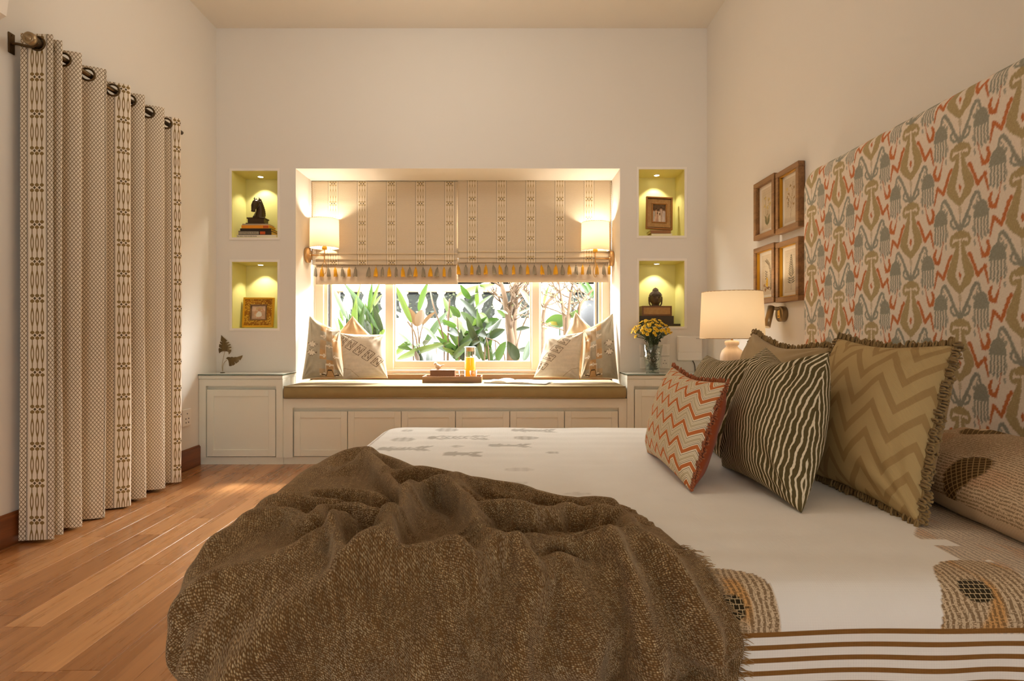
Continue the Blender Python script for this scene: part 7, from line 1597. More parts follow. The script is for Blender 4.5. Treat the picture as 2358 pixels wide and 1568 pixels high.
def plate(name, label, lo, hi, axis, rows, M=M_white):
    """wall plate with rockers or pin holes; axis 'x' faces +x or -x, 'y' faces the room"""
    t = thing(name, label, 'wall plate', [(lo[i] + hi[i]) / 2 for i in range(3)])
    bar('faceplate', lo, hi, M, t, 0.003)
    return t
sk = plate('wall_socket', 'white wall socket low on the left wall beyond the curtain', (XL, 3.775, 0.30), (XL + 0.011, 3.875, 0.415), 'x', 1)
for dy_, dz_ in ((0.0, 0.028), (-0.017, -0.006), (0.017, -0.006), (-0.015, -0.032), (0.015, -0.032)):
    MB().tube([(XL + 0.0105, 3.825 + dy_, 0.355 + dz_), (XL + 0.0122, 3.825 + dy_, 0.355 + dz_)], 0.0045, 10).build('pin_hole', M_dark_gap, sk)

# ---- roman blinds
BK = FPX / 4.58
M_hem = fabric('blind_hem_linen', (208, 188, 162), thread=1400.0)
M_ty = fabric('mustard_yarn', (216, 158, 36), thread=700.0)
M_tg = fabric('grey_yarn', (140, 128, 108), thread=700.0)


def strip(name, prof, x0, x1, mat, parent, nx=40, wav=0.0015, seed=0):
    """a sheet swept along x: prof = list of (y, z)"""
    prof = np.array(prof, float); xs_ = np.linspace(x0, x1, nx)
    v = np.zeros((nx, len(prof), 3)); v[..., 0] = xs_[:, None]; v[..., 1] = prof[None, :, 0]; v[..., 2] = prof[None, :, 1]
    v[..., 1] += (vnoise(v[..., 0] * 7, v[..., 2] * 5, seed) - 0.5) * 2 * wav
    o = mobj(name, v.reshape(-1, 3), grid_faces(nx, len(prof)), mat, parent, smooth=True, uvs=np.stack([v[..., 0], v[..., 2]], -1).reshape(-1, 2))
    sm_ = o.modifiers.new('thickness', 'SOLIDIFY'); sm_.thickness = 0.003
    return o


tas_mesh = {}
def tassel_mesh(var, mat):
    key = (var, mat.name)
    if key in tas_mesh: return tas_mesh[key]
    rr = random.Random(var * 7 + 1)
    q = MB()
    q.tube([(0, 0, 0.0), (0, 0, -0.022)], 0.0012, 5)
    q.ball((0, 0, -0.024), 0.0058, 0.0055, 0.006, 10, 6)
    wdt = (0.0125, 0.0145, 0.0165, 0.0135)[var]; lean = (0.0, 0.004, -0.003, 0.007)[var]
    q.lathe([(0.0045, -0.027), (0.0095, -0.036), (wdt * 0.9, -0.058), (wdt, -0.090)][::-1], (lean * 0.4, 0, 0), 14)
    for i in range(16):
        a = 2 * PI * i / 16 + rr.uniform(-0.1, 0.1)
        l = rr.uniform(0.090, 0.099)
        q.tube([(0.0046 * math.cos(a), 0.0046 * math.sin(a), -0.028), (0.0105 * math.cos(a) + lean * 0.4, 0.009 * math.sin(a), -0.040), (wdt * 0.98 * math.cos(a) + lean, wdt * 0.65 * math.sin(a), -0.07), (wdt * 1.05 * math.cos(a) + lean * 1.4, wdt * 0.7 * math.sin(a), -l)], [0.0012, 0.0020, 0.0023, 0.0019], 5)
    me = bpy.data.meshes.new('tassel'); me.from_pydata(q.v, [], q.f); me.materials.append(mat)
    me.polygons.foreach_set('use_smooth', np.asarray(q.sm, bool)); me.update()
    tas_mesh[key] = me
    return me


def blind(label, x0, x1, ytop, yhem, phase, v0, off, tas, cord_x):
    """ytop / yhem are the heights of head and bottom hem"""
    zt, zb = ytop, yhem
    mat = printed('printed_blind_cotton', period=0.2355, phase=phase, v0=v0, vp=0.159, cell=(0.0105, 0.0150), ground=(230, 214, 190), line=(184, 162, 130), motif=(180, 158, 118), rule=(142, 130, 110))
    Y = 4.562 - off
    f1, f2, f3 = zb + 0.243, zb + 0.196, zb + 0.158
    t = thing('roman_blind', label, 'blind', ((x0 + x1) / 2, Y, zt))
    pr = [(Y + 0.004, zt)]
    cr = (zt - 0.175, zt - 0.355)
    for z in np.linspace(zt - 0.02, f1 + 0.03, 26):
        d_ = min(abs(z - c_) for c_ in cr)
        pr.append((Y + 0.004 - (0.004 if d_ < 0.008 else 0), z))
    pr += [(Y - 0.002, f1 + 0.012), (Y - 0.004, f1 + 0.004), (Y - 0.002, f1), (Y + 0.004, f1 + 0.004), (Y + 0.008, f1 + 0.03)]
    strip('panel', pr, x0, x1, mat, t, 70, 0.002, 1)
    strip('fold', [(Y + 0.010, f1 + 0.03), (Y + 0.008, f1 - 0.02), (Y + 0.005, f2 + 0.006), (Y + 0.006, f2), (Y + 0.012, f2 + 0.004), (Y + 0.016, f2 + 0.04)], x0, x1, mat, t, 60, 0.002, 2)
    strip('fold', [(Y + 0.018, f2 + 0.03), (Y + 0.015, f3 + 0.008), (Y + 0.014, f3), (Y + 0.020, f3 + 0.004), (Y + 0.022, f3 + 0.03)], x0 + 0.002, x1, mat, t, 60, 0.002, 3)
    strip('hem_band', [(Y + 0.025, f3 + 0.02), (Y + 0.024, zb + 0.046), (Y + 0.020, zb + 0.040), (Y + 0.018, zb + 0.02), (Y + 0.020, zb), (Y + 0.027, zb), (Y + 0.029, zb + 0.03)], x0 + (0.03 if x0 < -1 else 0.0), x1 - (0.002 if x0 < -1 else 0.02), M_hem, t, 60, 0.0015, 4)
    bar('headrail', (x0, Y + 0.008, zt - 0.035), (x1, Y + 0.040, zt + 0.003), M_white, t, 0.002)
    rr = random.Random(int(abs(x0) * 100))
    for px, cc in tas:
        me = tassel_mesh(rr.randrange(4), M_ty if cc == 'y' else M_tg)
        o = link_mesh('tassel', me, t)
        x = (px - 1165) / BK
        o.location = Vector((x, Y + 0.002, f3 - 0.004)) - ORG[t.name]
        o.rotation_euler = (0, rr.uniform(-0.05, 0.05), rr.uniform(-1, 1))
    q = MB(); q.tube([(cord_x, 4.50, zt - 0.03), (cord_x, 4.50, 0.62)], 0.0015, 5); q.tube([(cord_x + 0.012, 4.50, zt - 0.03), (cord_x + 0.012, 4.50, 0.62)], 0.0015, 5)
    q.build('pull_cord', M_white, t)
    return t
lt = [(728, 'g'), (743, 'y'), (757, 'g'), (773, 'y'), (789, 'g'), (805, 'y'), (820, 'g'), (851, 'g'), (867, 'y'), (882, 'g'), (897, 'y'), (913, 'g'), (928, 'y'), (944, 'g'), (958, 'y'), (975, 'g'), (992, 'y'), (1008, 'g'), (1023, 'y'), (1037, 'g')]
rt = [(1055, 'y'), (1073, 'g'), (1087, 'y'), (1103, 'g'), (1119, 'y'), (1136, 'g'), (1150, 'y'), (1166, 'g'), (1182, 'y'), (1199, 'g'), (1214, 'y'), (1230, 'g'), (1246, 'y'), (1262, 'g'), (1279, 'y'), (1294, 'g'), (1310, 'y'), (1326, 'g'), (1341, 'y'), (1357, 'g'), (1373, 'y'), (1389, 'g'), (1402, 'y')]
blind('roman blind with a gap in its tassel row, nearer the curtain', AX0 + 0.003, -0.3885, 2.157, 1.328, -1.397, 1.978, 0.0, lt, -1.535)
blind('roman blind with an unbroken tassel row, hung slightly higher, nearer the bed', -0.3882, AX1 - 0.003, 2.162, 1.345, -0.271, 2.013, 0.007, rt, 0.835)

# ---- swing arm sconces on the alcove cheeks
b = NB('linen_shade', rough=0.9, color=lin(246, 232, 206), spec=0.1)
u3 = b.obj()[0]
tl = b.node('ShaderNodeBsdfTranslucent'); tl.inputs[0].default_value = (*lin(235, 205, 160), 1)
mx = b.node('ShaderNodeMixShader'); mx.inputs[0].default_value = 0.15
b.nt.links.new(b.bsdf.outputs[0], mx.inputs[1]); b.nt.links.new(tl.outputs[0], mx.inputs[2]); b.nt.links.new(mx.outputs[0], b.out.inputs[0])
b.bump(b.noise(u3, 220.0, 2.0), 0.15, 0.001)
M_shade = b.mat
bb_ = NB('lamp_bulb', rough=0.5)
bb_.set('Emission Color', (1.0, 0.80, 0.50, 1)); bb_.set('Emission Strength', 6.0)
M_bulb = bb_.mat


def sconce(label, wx, sx, Y, z_arm, zs0, zs1, power):
    d = 1 if sx > wx else -1
    t = thing('wall_sconce', label, 'wall lamp', (wx, Y, z_arm))
    Mx = basis((0, 0, 1), (0, 1, 0), (d, 0, 0), (0, 0, 0))
    MB().lathe([(0.0, 0), (0.058, 0), (0.060, 0.002), (0.060, 0.022), (0.058, 0.024), (0.0, 0.024)], (wx, Y, z_arm), 36, Mx).build('base_plate', M_brass, t)
    q = MB().tube([(wx + d * 0.022, Y, z_arm), (sx, Y, z_arm)], 0.0046, 10); q.ball((wx + d * 0.027, Y, z_arm), 0.009)
    q.build('arm', M_brass, t)
    MB().tube([(sx, Y, z_arm - 0.055), (sx, Y, zs0 + 0.01)], 0.0046, 10).build('stem', M_brass, t)
    R = [(sx + 0.016 * math.sin(a), Y, z_arm - 0.100 - 0.048 * math.cos(a)) for a in [2 * PI * i / 24 for i in range(24)]]
    MB().tube(R, 0.003, 8, closed=True).build('ring_finial', M_brass, t)
    MB().lathe([(0.006, -0.012), (0.019, -0.010), (0.019, 0.012), (0.013, 0.014), (0.013, 0.05)], (sx, Y, zs0), 20).build('socket', plain('mustard_brass', (206, 158, 52), 0.4, metal=0.5), t)
    sh = MB()
    r0, r1 = 0.1125, 0.109
    sh.lathe([(r0 - 0.002, zs0), (r0, zs0), (r1, zs1), (r1 - 0.002, zs1)], (sx, Y, 0), 40, cap=False)
    so = sh.build('shade', M_shade, t)
    q = MB()
    for a in (0.3, 2.4, 4.5): q.tube([(sx, Y, zs0 + 0.03), (sx + (r0 - 0.003) * math.cos(a), Y + (r0 - 0.003) * math.sin(a), zs0 + 0.012)], 0.0014, 5)
    q.ring((sx, Y, zs0 + 0.002), r0 - 0.001, 0.0016, (0, 0, 1), 36, 5); q.ring((sx, Y, zs1 - 0.002), r1 - 0.001, 0.0016, (0, 0, 1), 36, 5)
    q.build('shade_carrier', M_brass, t)['kind'] = 'stuff'
    MB().ball((sx, Y, zs0 + 0.095), 0.024, 0.024, 0.032).build('bulb', M_bulb, t)
    light('sconce_light', 'POINT', (sx, Y, zs0 + 0.15), power, (1.0, 0.87, 0.68), 0.03)
sconce('brass wall sconce with cream drum shade on the alcove cheek nearest the horse bust', AX0, -1.432, 4.455, 1.545, 1.60, 1.828, 8.5)
sconce('brass wall sconce with cream drum shade on the alcove cheek nearest the rattan photo frame', AX1, 0.712, 4.50, 1.525, 1.585, 1.81, 8.5)
# ------------------------------------------------------------------ niche downlights and what stands in the niches
bl = NB('led_lens', rough=0.4); bl.set('Emission Color', (1.0, 0.93, 0.75, 1)); bl.set('Emission Strength', 12.0)
M_led = bl.mat
what = {'upper_left': 'over the horse bust', 'lower_left': 'over the gold photo frame', 'upper_right': 'over the rattan photo frame', 'lower_right': 'over the carved head'}
for k, (x0, x1, z0, z1) in niches.items():
    x = -1.899 if 'left' in k else 1.167
    Y = 4.37
    t = thing('recessed_spotlight', 'small recessed spotlight in the niche ' + what[k], 'spotlight', (x, Y, z1 - 0.004), group='niche spotlights')
    MB().ring((x, Y, z1 - 0.0045), 0.020, 0.003, (0, 0, 1), 24, 6).build('bezel', M_white, t)
    MB().lathe([(0.0, z1 - 0.0075), (0.0185, z1 - 0.0075), (0.0185, z1 - 0.004)], (x, Y, 0), 20).build('lens', M_led, t)
    light('niche_light', 'SPOT', (x, Y, z1 - 0.012), 5.5, (1.0, 0.94, 0.78), 0.012, cone=1.75, blend=0.35)


def smooth_remesh(o, vox=0.003, it=4):
    r = o.modifiers.new('skin', 'REMESH'); r.mode = 'VOXEL'; r.voxel_size = vox; r.use_smooth_shade = True
    s = o.modifiers.new('soften', 'SMOOTH'); s.factor = 0.5; s.iterations = it
    return o

M_hbronze = plain('dark_bronze', (62, 46, 28), 0.38, metal=0.55, var=0.3, scale=40.0, bump=0.3, bscale=160.0)
M_hwood = plain('dark_pedestal', (66, 48, 24), 0.4, metal=0.2, var=0.2, scale=30.0)


def book(label, x0, x1, y0, y1, z0, z1, cover, group, pages=(226, 206, 160), texts=(), patch=None, name='book', M=None):
    """lying book, spine towards the room"""
    t = thing(name, label, 'book', ((x0 + x1) / 2, (y0 + y1) / 2, z0), group)
    cm_ = plain('book_cover', cover, 0.5, var=0.05)
    th = min(0.0025, (z1 - z0) * 0.15)
    q = MB(); q.box((x0, y0, z0), (x1, y1, z0 + th), 0.0006); q.box((x0, y0, z1 - th), (x1, y1, z1), 0.0006)
    q.box((x0, y0 - 0.001, z0), (x1, y0 + th, z1), 0.0008)
    q.build('cover', cm_, t)
    pb = NB('page_edges', rough=0.9, color=lin(*pages)); o_ = pb.geo(); pb.color(pb.mix((o_[3] * 900.0).tri(), lin(*pages), tuple(c_ * 0.72 for c_ in lin(*pages))))
    bar('pages', (x0 + 0.004, y0 + th, z0 + th), (x1 - 0.004, y1 - 0.004, z1 - th), pb.mat, t)
    if patch:
        for (a, c_, rgb) in patch: bar('spine_label', (a, y0 - 0.0019, z0 + 0.15 * (z1 - z0)), (c_, y0 - 0.0008, z1 - 0.15 * (z1 - z0)), plain('label_ink', rgb, 0.5), t)
    for (s_, tx_, w_, hh, rgb) in texts: lettering(s_, (tx_, y0 - 0.0023, (z0 + z1) / 2), w_, hh, rgb, t)
    return t


def lettering(s_, loc, width, height, rgb, parent, rot=(PI / 2, 0, 0), name='lettering'):
    """raised letters, left end at loc, centred on its height"""
    cu = bpy.data.curves.new(name, 'FONT'); cu.body = s_; cu.size = 1.0; cu.align_x = 'LEFT'; cu.align_y = 'CENTER'; cu.extrude = 0.0
    tmp = bpy.data.objects.new(name, cu); COL.objects.link(tmp)
    bpy.context.view_layer.update()
    me = bpy.data.meshes.new_from_object(tmp.evaluated_get(bpy.context.evaluated_depsgraph_get()))
    bpy.data.objects.remove(tmp, do_unlink=True)
    me.name = name
    co = np.empty(len(me.vertices) * 3, np.float32); me.vertices.foreach_get('co', co); co = co.reshape(-1, 3)
    lo, hi = co.min(0), co.max(0)
    co[:, 0] = (co[:, 0] - lo[0]) * width / max(hi[0] - lo[0], 1e-5); co[:, 1] = (co[:, 1] - (lo[1] + hi[1]) / 2) * height / max(hi[1] - lo[1], 1e-5)
    me.vertices.foreach_set('co', co.ravel()); me.update()
    me.materials.clear(); me.materials.append(plain('ink', rgb, 0.6))
    o = bpy.data.objects.new(name, me); COL.objects.link(o)
    o.rotation_euler = rot
    o.location = Vector(loc) - ORG[parent.name]
    o.parent = parent
    o['kind'] = 'stuff'
    return o

# upper left niche: five books, pedestal and horse
x0, x1, z0, z1 = niches['upper_left']
zb = z0 + 0.0045
gB = 'books under the horse bust'
Yb = 4.262
def kx(px, Y): return (px - 1165) * Y / FPX
hts = [0.021, 0.031, 0.0185, 0.0245, 0.0125]
zz_ = [zb]
for h_ in hts: zz_.append(zz_[-1] + h_ + 0.0004)
book('white book with black lettering, lowest of the stack under the horse bust', kx(545, Yb), kx(637, Yb), Yb, 4.43, zz_[0], zz_[0] + hts[0], (226, 214, 196), gB, texts=[('THE INDO - PORTUGUESE HOUSE', kx(544.5, Yb) + 0.004, 0.150, 0.0085, (40, 34, 30))])
book('thick grey and black paperback, second from the bottom under the horse bust', kx(549, Yb + .004), kx(625, Yb + .004), Yb + 0.004, 4.42, zz_[1], zz_[1] + hts[1], (40, 30, 20), gB, pages=(214, 170, 80),
     patch=[(kx(549.5, Yb + .004), kx(596, Yb + .004), (168, 156, 136)), (kx(599, Yb + .004), kx(611, Yb + .004), (196, 84, 30))], texts=[('STEPHEN KING', kx(551, Yb + .004), 0.138, 0.017, (104, 92, 76))])
book('thin black book in the middle of the stack under the horse bust', kx(553, Yb + .008), kx(624, Yb + .008), Yb + 0.008, 4.43, zz_[2], zz_[2] + hts[2], (44, 32, 20), gB, pages=(222, 170, 70))
book('orange book near the top of the stack under the horse bust', kx(556, Yb + .012), kx(620, Yb + .012), Yb + 0.012, 4.40, zz_[3], zz_[3] + hts[3], (226, 142, 26), gB, pages=(232, 176, 60), patch=[(kx(606, Yb + .012), kx(618, Yb + .012), (186, 84, 26))])
book('slim grey book on top of the stack, directly under the horse bust', kx(558, Yb + .02), kx(618, Yb + .02), Yb + 0.02, 4.395, zz_[4], zz_[4] + hts[4], (170, 152, 124), gB)
zt_ = zz_[5] + 0.0002
hx0, hx1, hy_ = kx(566.5, 4.30), kx(610, 4.30), 4.295
hr = thing('horse_bust', 'dark bronze horse head bust on a stepped pedestal, on top of the books', 'sculpture', ((hx0 + hx1) / 2, 4.34, zt_))
q = MB(); q.box((hx0 - 0.002, hy_, zt_), (hx1 + 0.002, 4.395, zt_ + 0.010), 0.002); q.box((hx0 + 0.010, hy_ + 0.01, zt_ + 0.010), (hx1 - 0.010, 4.385, zt_ + 0.042), 0.001); q.box((hx0 + 0.004, hy_ + 0.004, zt_ + 0.042), (hx1 - 0.004, 4.391, zt_ + 0.052), 0.002)
q.build('pedestal', M_hwood, hr)
q = MB(); hc = Vector(((hx0 + hx1) / 2 + 0.006, 4.335, zt_ + 0.052)); sc = 0.92
def hp(x, y, z): return hc + Vector((x, y, z)) * sc
q.tube([hp(0.004, 0.005, -0.004), hp(0.008, 0.008, 0.02), hp(0.012, 0.012, 0.06), hp(0.008, 0.012, 0.10), hp(-0.004, 0.002, 0.135)], [0.052 * sc, 0.045 * sc, 0.036 * sc, 0.031 * sc, 0.024 * sc], 16)
q.tube([hp(-0.008, 0.004, 0.142), hp(-0.014, -0.016, 0.125), hp(-0.020, -0.034, 0.095), hp(-0.022, -0.043, 0.065), hp(-0.022, -0.044, 0.045)], [0.021 * sc, 0.028 * sc, 0.024 * sc, 0.017 * sc, 0.015 * sc], 14)
q.ball(hp(-0.012, -0.006, 0.108), 0.026 * sc, 0.028 * sc, 0.028 * sc)
for sx in (-1, 1):
    q.ball(hp(-0.012 + sx * 0.020, -0.026, 0.121), 0.0065 * sc)
    q.ball(hp(-0.022 + sx * 0.010, -0.052, 0.050), 0.006 * sc)
    q.tube([hp(-0.010 + sx * 0.015, -0.002, 0.148), hp(-0.010 + sx * 0.021, -0.004, 0.163), hp(-0.010 + sx * 0.018, -0.006, 0.176)], [0.0068 * sc, 0.006 * sc, 0.002 * sc], 8)
for i in range(9):                                                 # mane locks down the crest
    f_ = i / 8
    q.ball(hp(0.008 + 0.034 * math.sin(f_ * 1.6), 0.016, 0.152 - 0.125 * f_), 0.013 * sc, 0.016 * sc, 0.015 * sc)
for i in range(4): q.ball(hp(-0.010, -0.016 - 0.004 * i, 0.153 - 0.008 * i), 0.008 * sc, 0.006 * sc, 0.010 * sc)
smooth_remesh(q.build('head', M_hbronze, hr), 0.0028, 2)


# ---- framed photographs
def rgbgrid(name, M, w, h, f, parent, nx=50, ny=60, rough=0.7):
    """flat print w x h on the local xy plane of M, colours from f(u, v) in 0..1"""
    u, v = [a.ravel() for a in np.meshgrid(np.linspace(0, 1, nx), np.linspace(0, 1, ny), indexing='ij')]
    P_ = np.stack([(u - 0.5) * w, (v - 0.5) * h, 0 * u, 0 * u + 1], -1) @ np.array(M.transposed())
    return mobj(name, P_[:, :3], grid_faces(nx, ny), M_print, parent, uvs=np.stack([u * w, v * h], -1), cols=f(u, v))
b = NB('printed_paper', rough=0.75, spec=0.2)
cv = b.col()[0]; b.color(b.mul(cv, b.mix(b.noise(b.geo()[0], 90.0, 2.0), (0.95, 0.94, 0.92), (1.0, 1.0, 1.0))))
M_print = b.mat


def frame_bars(M, w, h, fw, d, mat, parent, name='frame_bar', r=0.0015):
    """four bars round a w x h opening, each a part"""
    W_, H_ = w / 2, h / 2
    for lo, hi in (((-W_ - fw, -H_ - fw, 0), (W_ + fw, -H_, d)), ((-W_ - fw, H_, 0), (W_ + fw, H_ + fw, d)), ((-W_ - fw, -H_, 0), (-W_, H_, d)), ((W_, -H_, 0), (W_ + fw, H_, d))):
        MB().box(lo, hi, r, M).build(name, mat, parent)


def L(*c): return np.array(lin(*c))
def put(c, m, rgb): c[m] = np.array(lin(*rgb)); return c

def photo_child(u, v):
    n = vnoise(u * 7, v * 6, 4)[:, None]
    c = L(206, 170, 142)[None] * (0.75 + 0.4 * n)
    c = np.where((v > 0.62)[:, None], L(222, 190, 166)[None] * (0.85 + 0.25 * n), c)
    put(c, ((u - 0.53) / 0.26) ** 2 + ((v - 0.78) / 0.13) ** 2 < 1, (206, 172, 128))            # sun hat
    put(c, ((u - 0.52) / 0.105) ** 2 + ((v - 0.70) / 0.12) ** 2 < 1, (198, 150, 118))           # face
    put(c, inpoly(u, v, [(0.38, 0.58), (0.66, 0.58), (0.72, 0.30), (0.60, 0.16), (0.40, 0.14), (0.30, 0.28)]), (228, 222, 214))
    for pts in ([(0.39, 0.55), (0.22, 0.46), (0.30, 0.62)], [(0.65, 0.55), (0.82, 0.62), (0.72, 0.76)], [(0.45, 0.16), (0.42, 0.0)], [(0.58, 0.16), (0.62, 0.0)]):
        put(c, line_d(u, v, pts) < 0.042, (204, 156, 124))
    return c


def photo_group(u, v):
    n = vnoise(u * 9, v * 9, 5)[:, None]
    c = L(120, 92, 66)[None] * (0.5 + 0.5 * n)
    c = np.where((v < 0.12)[:, None], L(150, 118, 90)[None] * (0.8 + 0.3 * n), c)
    for (x, hgt, w, col) in ((0.10, 0.62, 0.08, (196, 184, 172)), (0.28, 0.66, 0.10, (206, 168, 140)), (0.46, 0.60, 0.10, (214, 190, 168)), (0.66, 0.74, 0.13, (200, 170, 150)), (0.88, 0.66, 0.12, (214, 196, 182)), (0.38, 0.42, 0.08, (190, 150, 124)), (0.56, 0.38, 0.08, (222, 204, 186))):
        body = inpoly(u, v, [(x - w * 0.8, hgt), (x + w * 0.8, hgt), (x + w * 1.1, 0.05), (x - w * 1.1, 0.05)])
        c[body] = L(*col) * (0.8 + 0.4 * vnoise(u[body] * 30, v[body] * 8, 2)[:, None])
        put(c, ((u - x) / (w * 0.55)) ** 2 + ((v - hgt - 0.06) / 0.065) ** 2 < 1, (168, 124, 94))
        put(c, (((u - x) / (w * 0.62)) ** 2 + ((v - hgt - 0.10) / 0.05) ** 2 < 1), (84, 62, 46))
    return c

# lower left niche: gold frame
x0, x1, z0, z1 = niches['lower_left']
Yf = 4.36
a = at(559, 754, Yf); cxy = ((kx(559, Yf) + kx(631, Yf)) / 2)
gf = thing('photo_frame', 'ornate gold frame with a photograph of a child, in the niche above the metal leaf', 'photo frame', (cxy, Yf, z0 + 0.004))
tilt = math.radians(7)
wF, hF = 0.238, 0.232
Mf = basis((1, 0, 0), (0, math.sin(tilt), math.cos(tilt)), (0, -math.cos(tilt), math.sin(tilt)), (cxy, Yf + 0.012, z0 + 0.006 + hF / 2 + 0.001))
b = NB('ornate_gilt', rough=0.35, metal=0.65)
o_ = b.obj()[0]; d_, _ = b.voro(o_, 85.0, 'F1', 0.6)
b.color(b.mix(d_.ss(0.2, 0.6), lin(226, 184, 72), lin(150, 96, 24))); b.bump(d_ * -1.0, 0.8, 0.003)
M_gilt = b.mat
M_gold = plain('gold_leaf', (214, 160, 48), 0.3, metal=0.7)
M_brownwood = wood('brown_frame_wood', (92, 62, 34), (134, 96, 58), 0.4, 2.0, 1)
frame_bars(Mf, 0.122, 0.116, 0.046, 0.014, M_gilt, gf)
frame_bars(Mf, wF - 0.028, hF - 0.028, 0.014, 0.020, M_gold, gf, 'rim')
frame_bars(Mf, 0.110, 0.104, 0.010, 0.018, M_brownwood, gf, 'inner_rim')
MB().box((-wF / 2 + 0.004, -hF / 2 + 0.004, -0.004), (wF / 2 - 0.004, hF / 2 - 0.004, 0.002), 0, Mf).build('back_board', M_brownwood, gf)
rgbgrid('photograph', Mf @ Matrix.Translation((0, 0, 0.004)), 0.112, 0.106, photo_child, gf)
MB().box((-0.02, -hF / 2 + 0.003, -0.004), (0.02, 0.03, -0.001), 0, Mf @ Matrix.Rotation(0, 4, 'X')).build('strut', M_brownwood, gf)

# upper right niche: cane frame on two books
b = NB('woven_cane', rough=0.6)
u3, x_, y_, z_ = b.obj()
ca_ = ((x_ + z_) * 92.0).tri(); cb_ = ((x_ - z_) * 92.0).tri()
hole = ca_.ss(0.55, 0.35) * cb_.ss(0.55, 0.35)
b.color(b.mix(hole, b.mix(b.noise(u3, 60.0, 1.0), lin(176, 124, 68), lin(206, 162, 104)), lin(50, 30, 14)))
b.bump(hole * -1.0, 0.8, 0.003)
M_cane = b.mat
x0, x1, z0, z1 = niches['upper_right']
Yf = 4.34
gR = 'books under the rattan photo frame'
zb = z0 + 0.0045
book('white book at the bottom under the rattan photo frame', kx(1500, Yf - .03), kx(1548, Yf - .03), Yf - 0.03, 4.44, zb, zb + 0.027, (226, 210, 190), gR)
bk = book('brown leather book lying askew on the white one, under the rattan photo frame', kx(1498, Yf - .035), kx(1545, Yf - .035), Yf - 0.035, 4.43, zb + 0.0275, zb + 0.052, (140, 92, 56), gR)
zf = zb + 0.0525
hF, wF = 0.262, 0.205
cxr = (kx(1487, Yf) + kx(1548, Yf)) / 2 + 0.002
tilt = math.radians(9); roll = math.radians(-3)
cf = thing('photo_frame', 'rattan photo frame with a sepia group photograph, leaning on the brown book', 'photo frame', (cxr, Yf, zf))
Mf = basis((math.cos(roll) , 0, math.sin(roll)), (-math.sin(roll), math.sin(tilt), math.cos(tilt)), (0, -math.cos(tilt), math.sin(tilt)), (cxr, Yf + 0.012, zf + hF / 2 + 0.004))
M_canewood = plain('cane_frame_wood', (150, 98, 44), 0.4, var=0.15)
frame_bars(Mf, 0.100, 0.145, 0.040, 0.010, M_cane, cf, 'cane_border')
frame_bars(Mf, wF - 0.022, hF - 0.022, 0.011, 0.018, M_canewood, cf, 'rim')
frame_bars(Mf, 0.098, 0.142, 0.009, 0.016, M_canewood, cf, 'inner_rim')
MB().box((-wF / 2 + 0.004, -hF / 2 + 0.004, -0.004), (wF / 2 - 0.004, hF / 2 - 0.004, 0.002), 0, Mf).build('back_board', M_brownwood, cf)
rgbgrid('photograph', Mf @ Matrix.Translation((0, 0, 0.004)), 0.099, 0.143, photo_group, cf)

# lower right niche: carved head on a cane box on dark boxes
x0, x1, z0, z1 = niches['lower_right']
zb = z0 + 0.0045
Yd = 4.31
M_black = plain('black_lacquer', (44, 34, 26), 0.4, var=0.1)
gD = 'dark books under the cane box'
book('flat black book at the very bottom below the carved head', kx(1480, Yd), kx(1566, Yd), Yd - 0.01, 4.44, zb, zb + 0.018, (46, 36, 28), gD)
book('thick dark book between the flat black one and the cane box', kx(1472, Yd), kx(1551, Yd), Yd - 0.005, 4.44, zb + 0.0185, zb + 0.078, (52, 40, 28), gD, pages=(120, 96, 60))
zt_ = zb + 0.0785
bx0, bx1 = kx(1478.5, Yd), kx(1547, Yd)
cbx = thing('cane_box', 'brown wooden box with cane weave front, under the carved head', 'box', ((bx0 + bx1) / 2, Yd + 0.06, zt_))
q = MB(); fr_w = 0.012
q.box((bx0, Yd + 0.004, zt_), (bx1, Yd + 0.12, zt_ + 0.076), 0.002)
q.box((bx0, Yd - 0.002, zt_), (bx1, Yd + 0.004, zt_ + fr_w)); q.box((bx0, Yd - 0.002, zt_ + 0.076 - fr_w), (bx1, Yd + 0.004, zt_ + 0.076))
q.box((bx0, Yd - 0.002, zt_ + fr_w), (bx0 + fr_w, Yd + 0.004, zt_ + 0.076 - fr_w)); q.box((bx1 - fr_w, Yd - 0.002, zt_ + fr_w), (bx1, Yd + 0.004, zt_ + 0.076 - fr_w))
q.build('body', plain('box_wood', (112, 70, 34), 0.4, var=0.15), cbx)
bar('cane_panel', (bx0 + fr_w - 0.001, Yd + 0.0015, zt_ + fr_w - 0.001), (bx1 - fr_w + 0.001, Yd + 0.0045, zt_ + 0.077 - fr_w), M_cane, cbx)
zt_ += 0.0762
hcx = kx(1509.5, Yd + 0.05)
M_bud = plain('dark_carved_wood', (74, 50, 26), 0.42, var=0.25, scale=50.0)
bd = thing('carved_bust', 'dark carved Buddha head with topknot on the cane box', 'sculpture', (hcx, Yd + 0.05, zt_))
hc = Vector((hcx, Yd + 0.052, zt_))
q = MB()
q.lathe([(0.034, -0.001), (0.030, 0.01), (0.026, 0.03)], hc, 20)
q.ball(hc + Vector((0, 0, 0.062)), 0.046, 0.047, 0.056, 20, 14)
q.ball(hc + Vector((0, -0.014, 0.036)), 0.031, 0.032, 0.030, 16, 10)
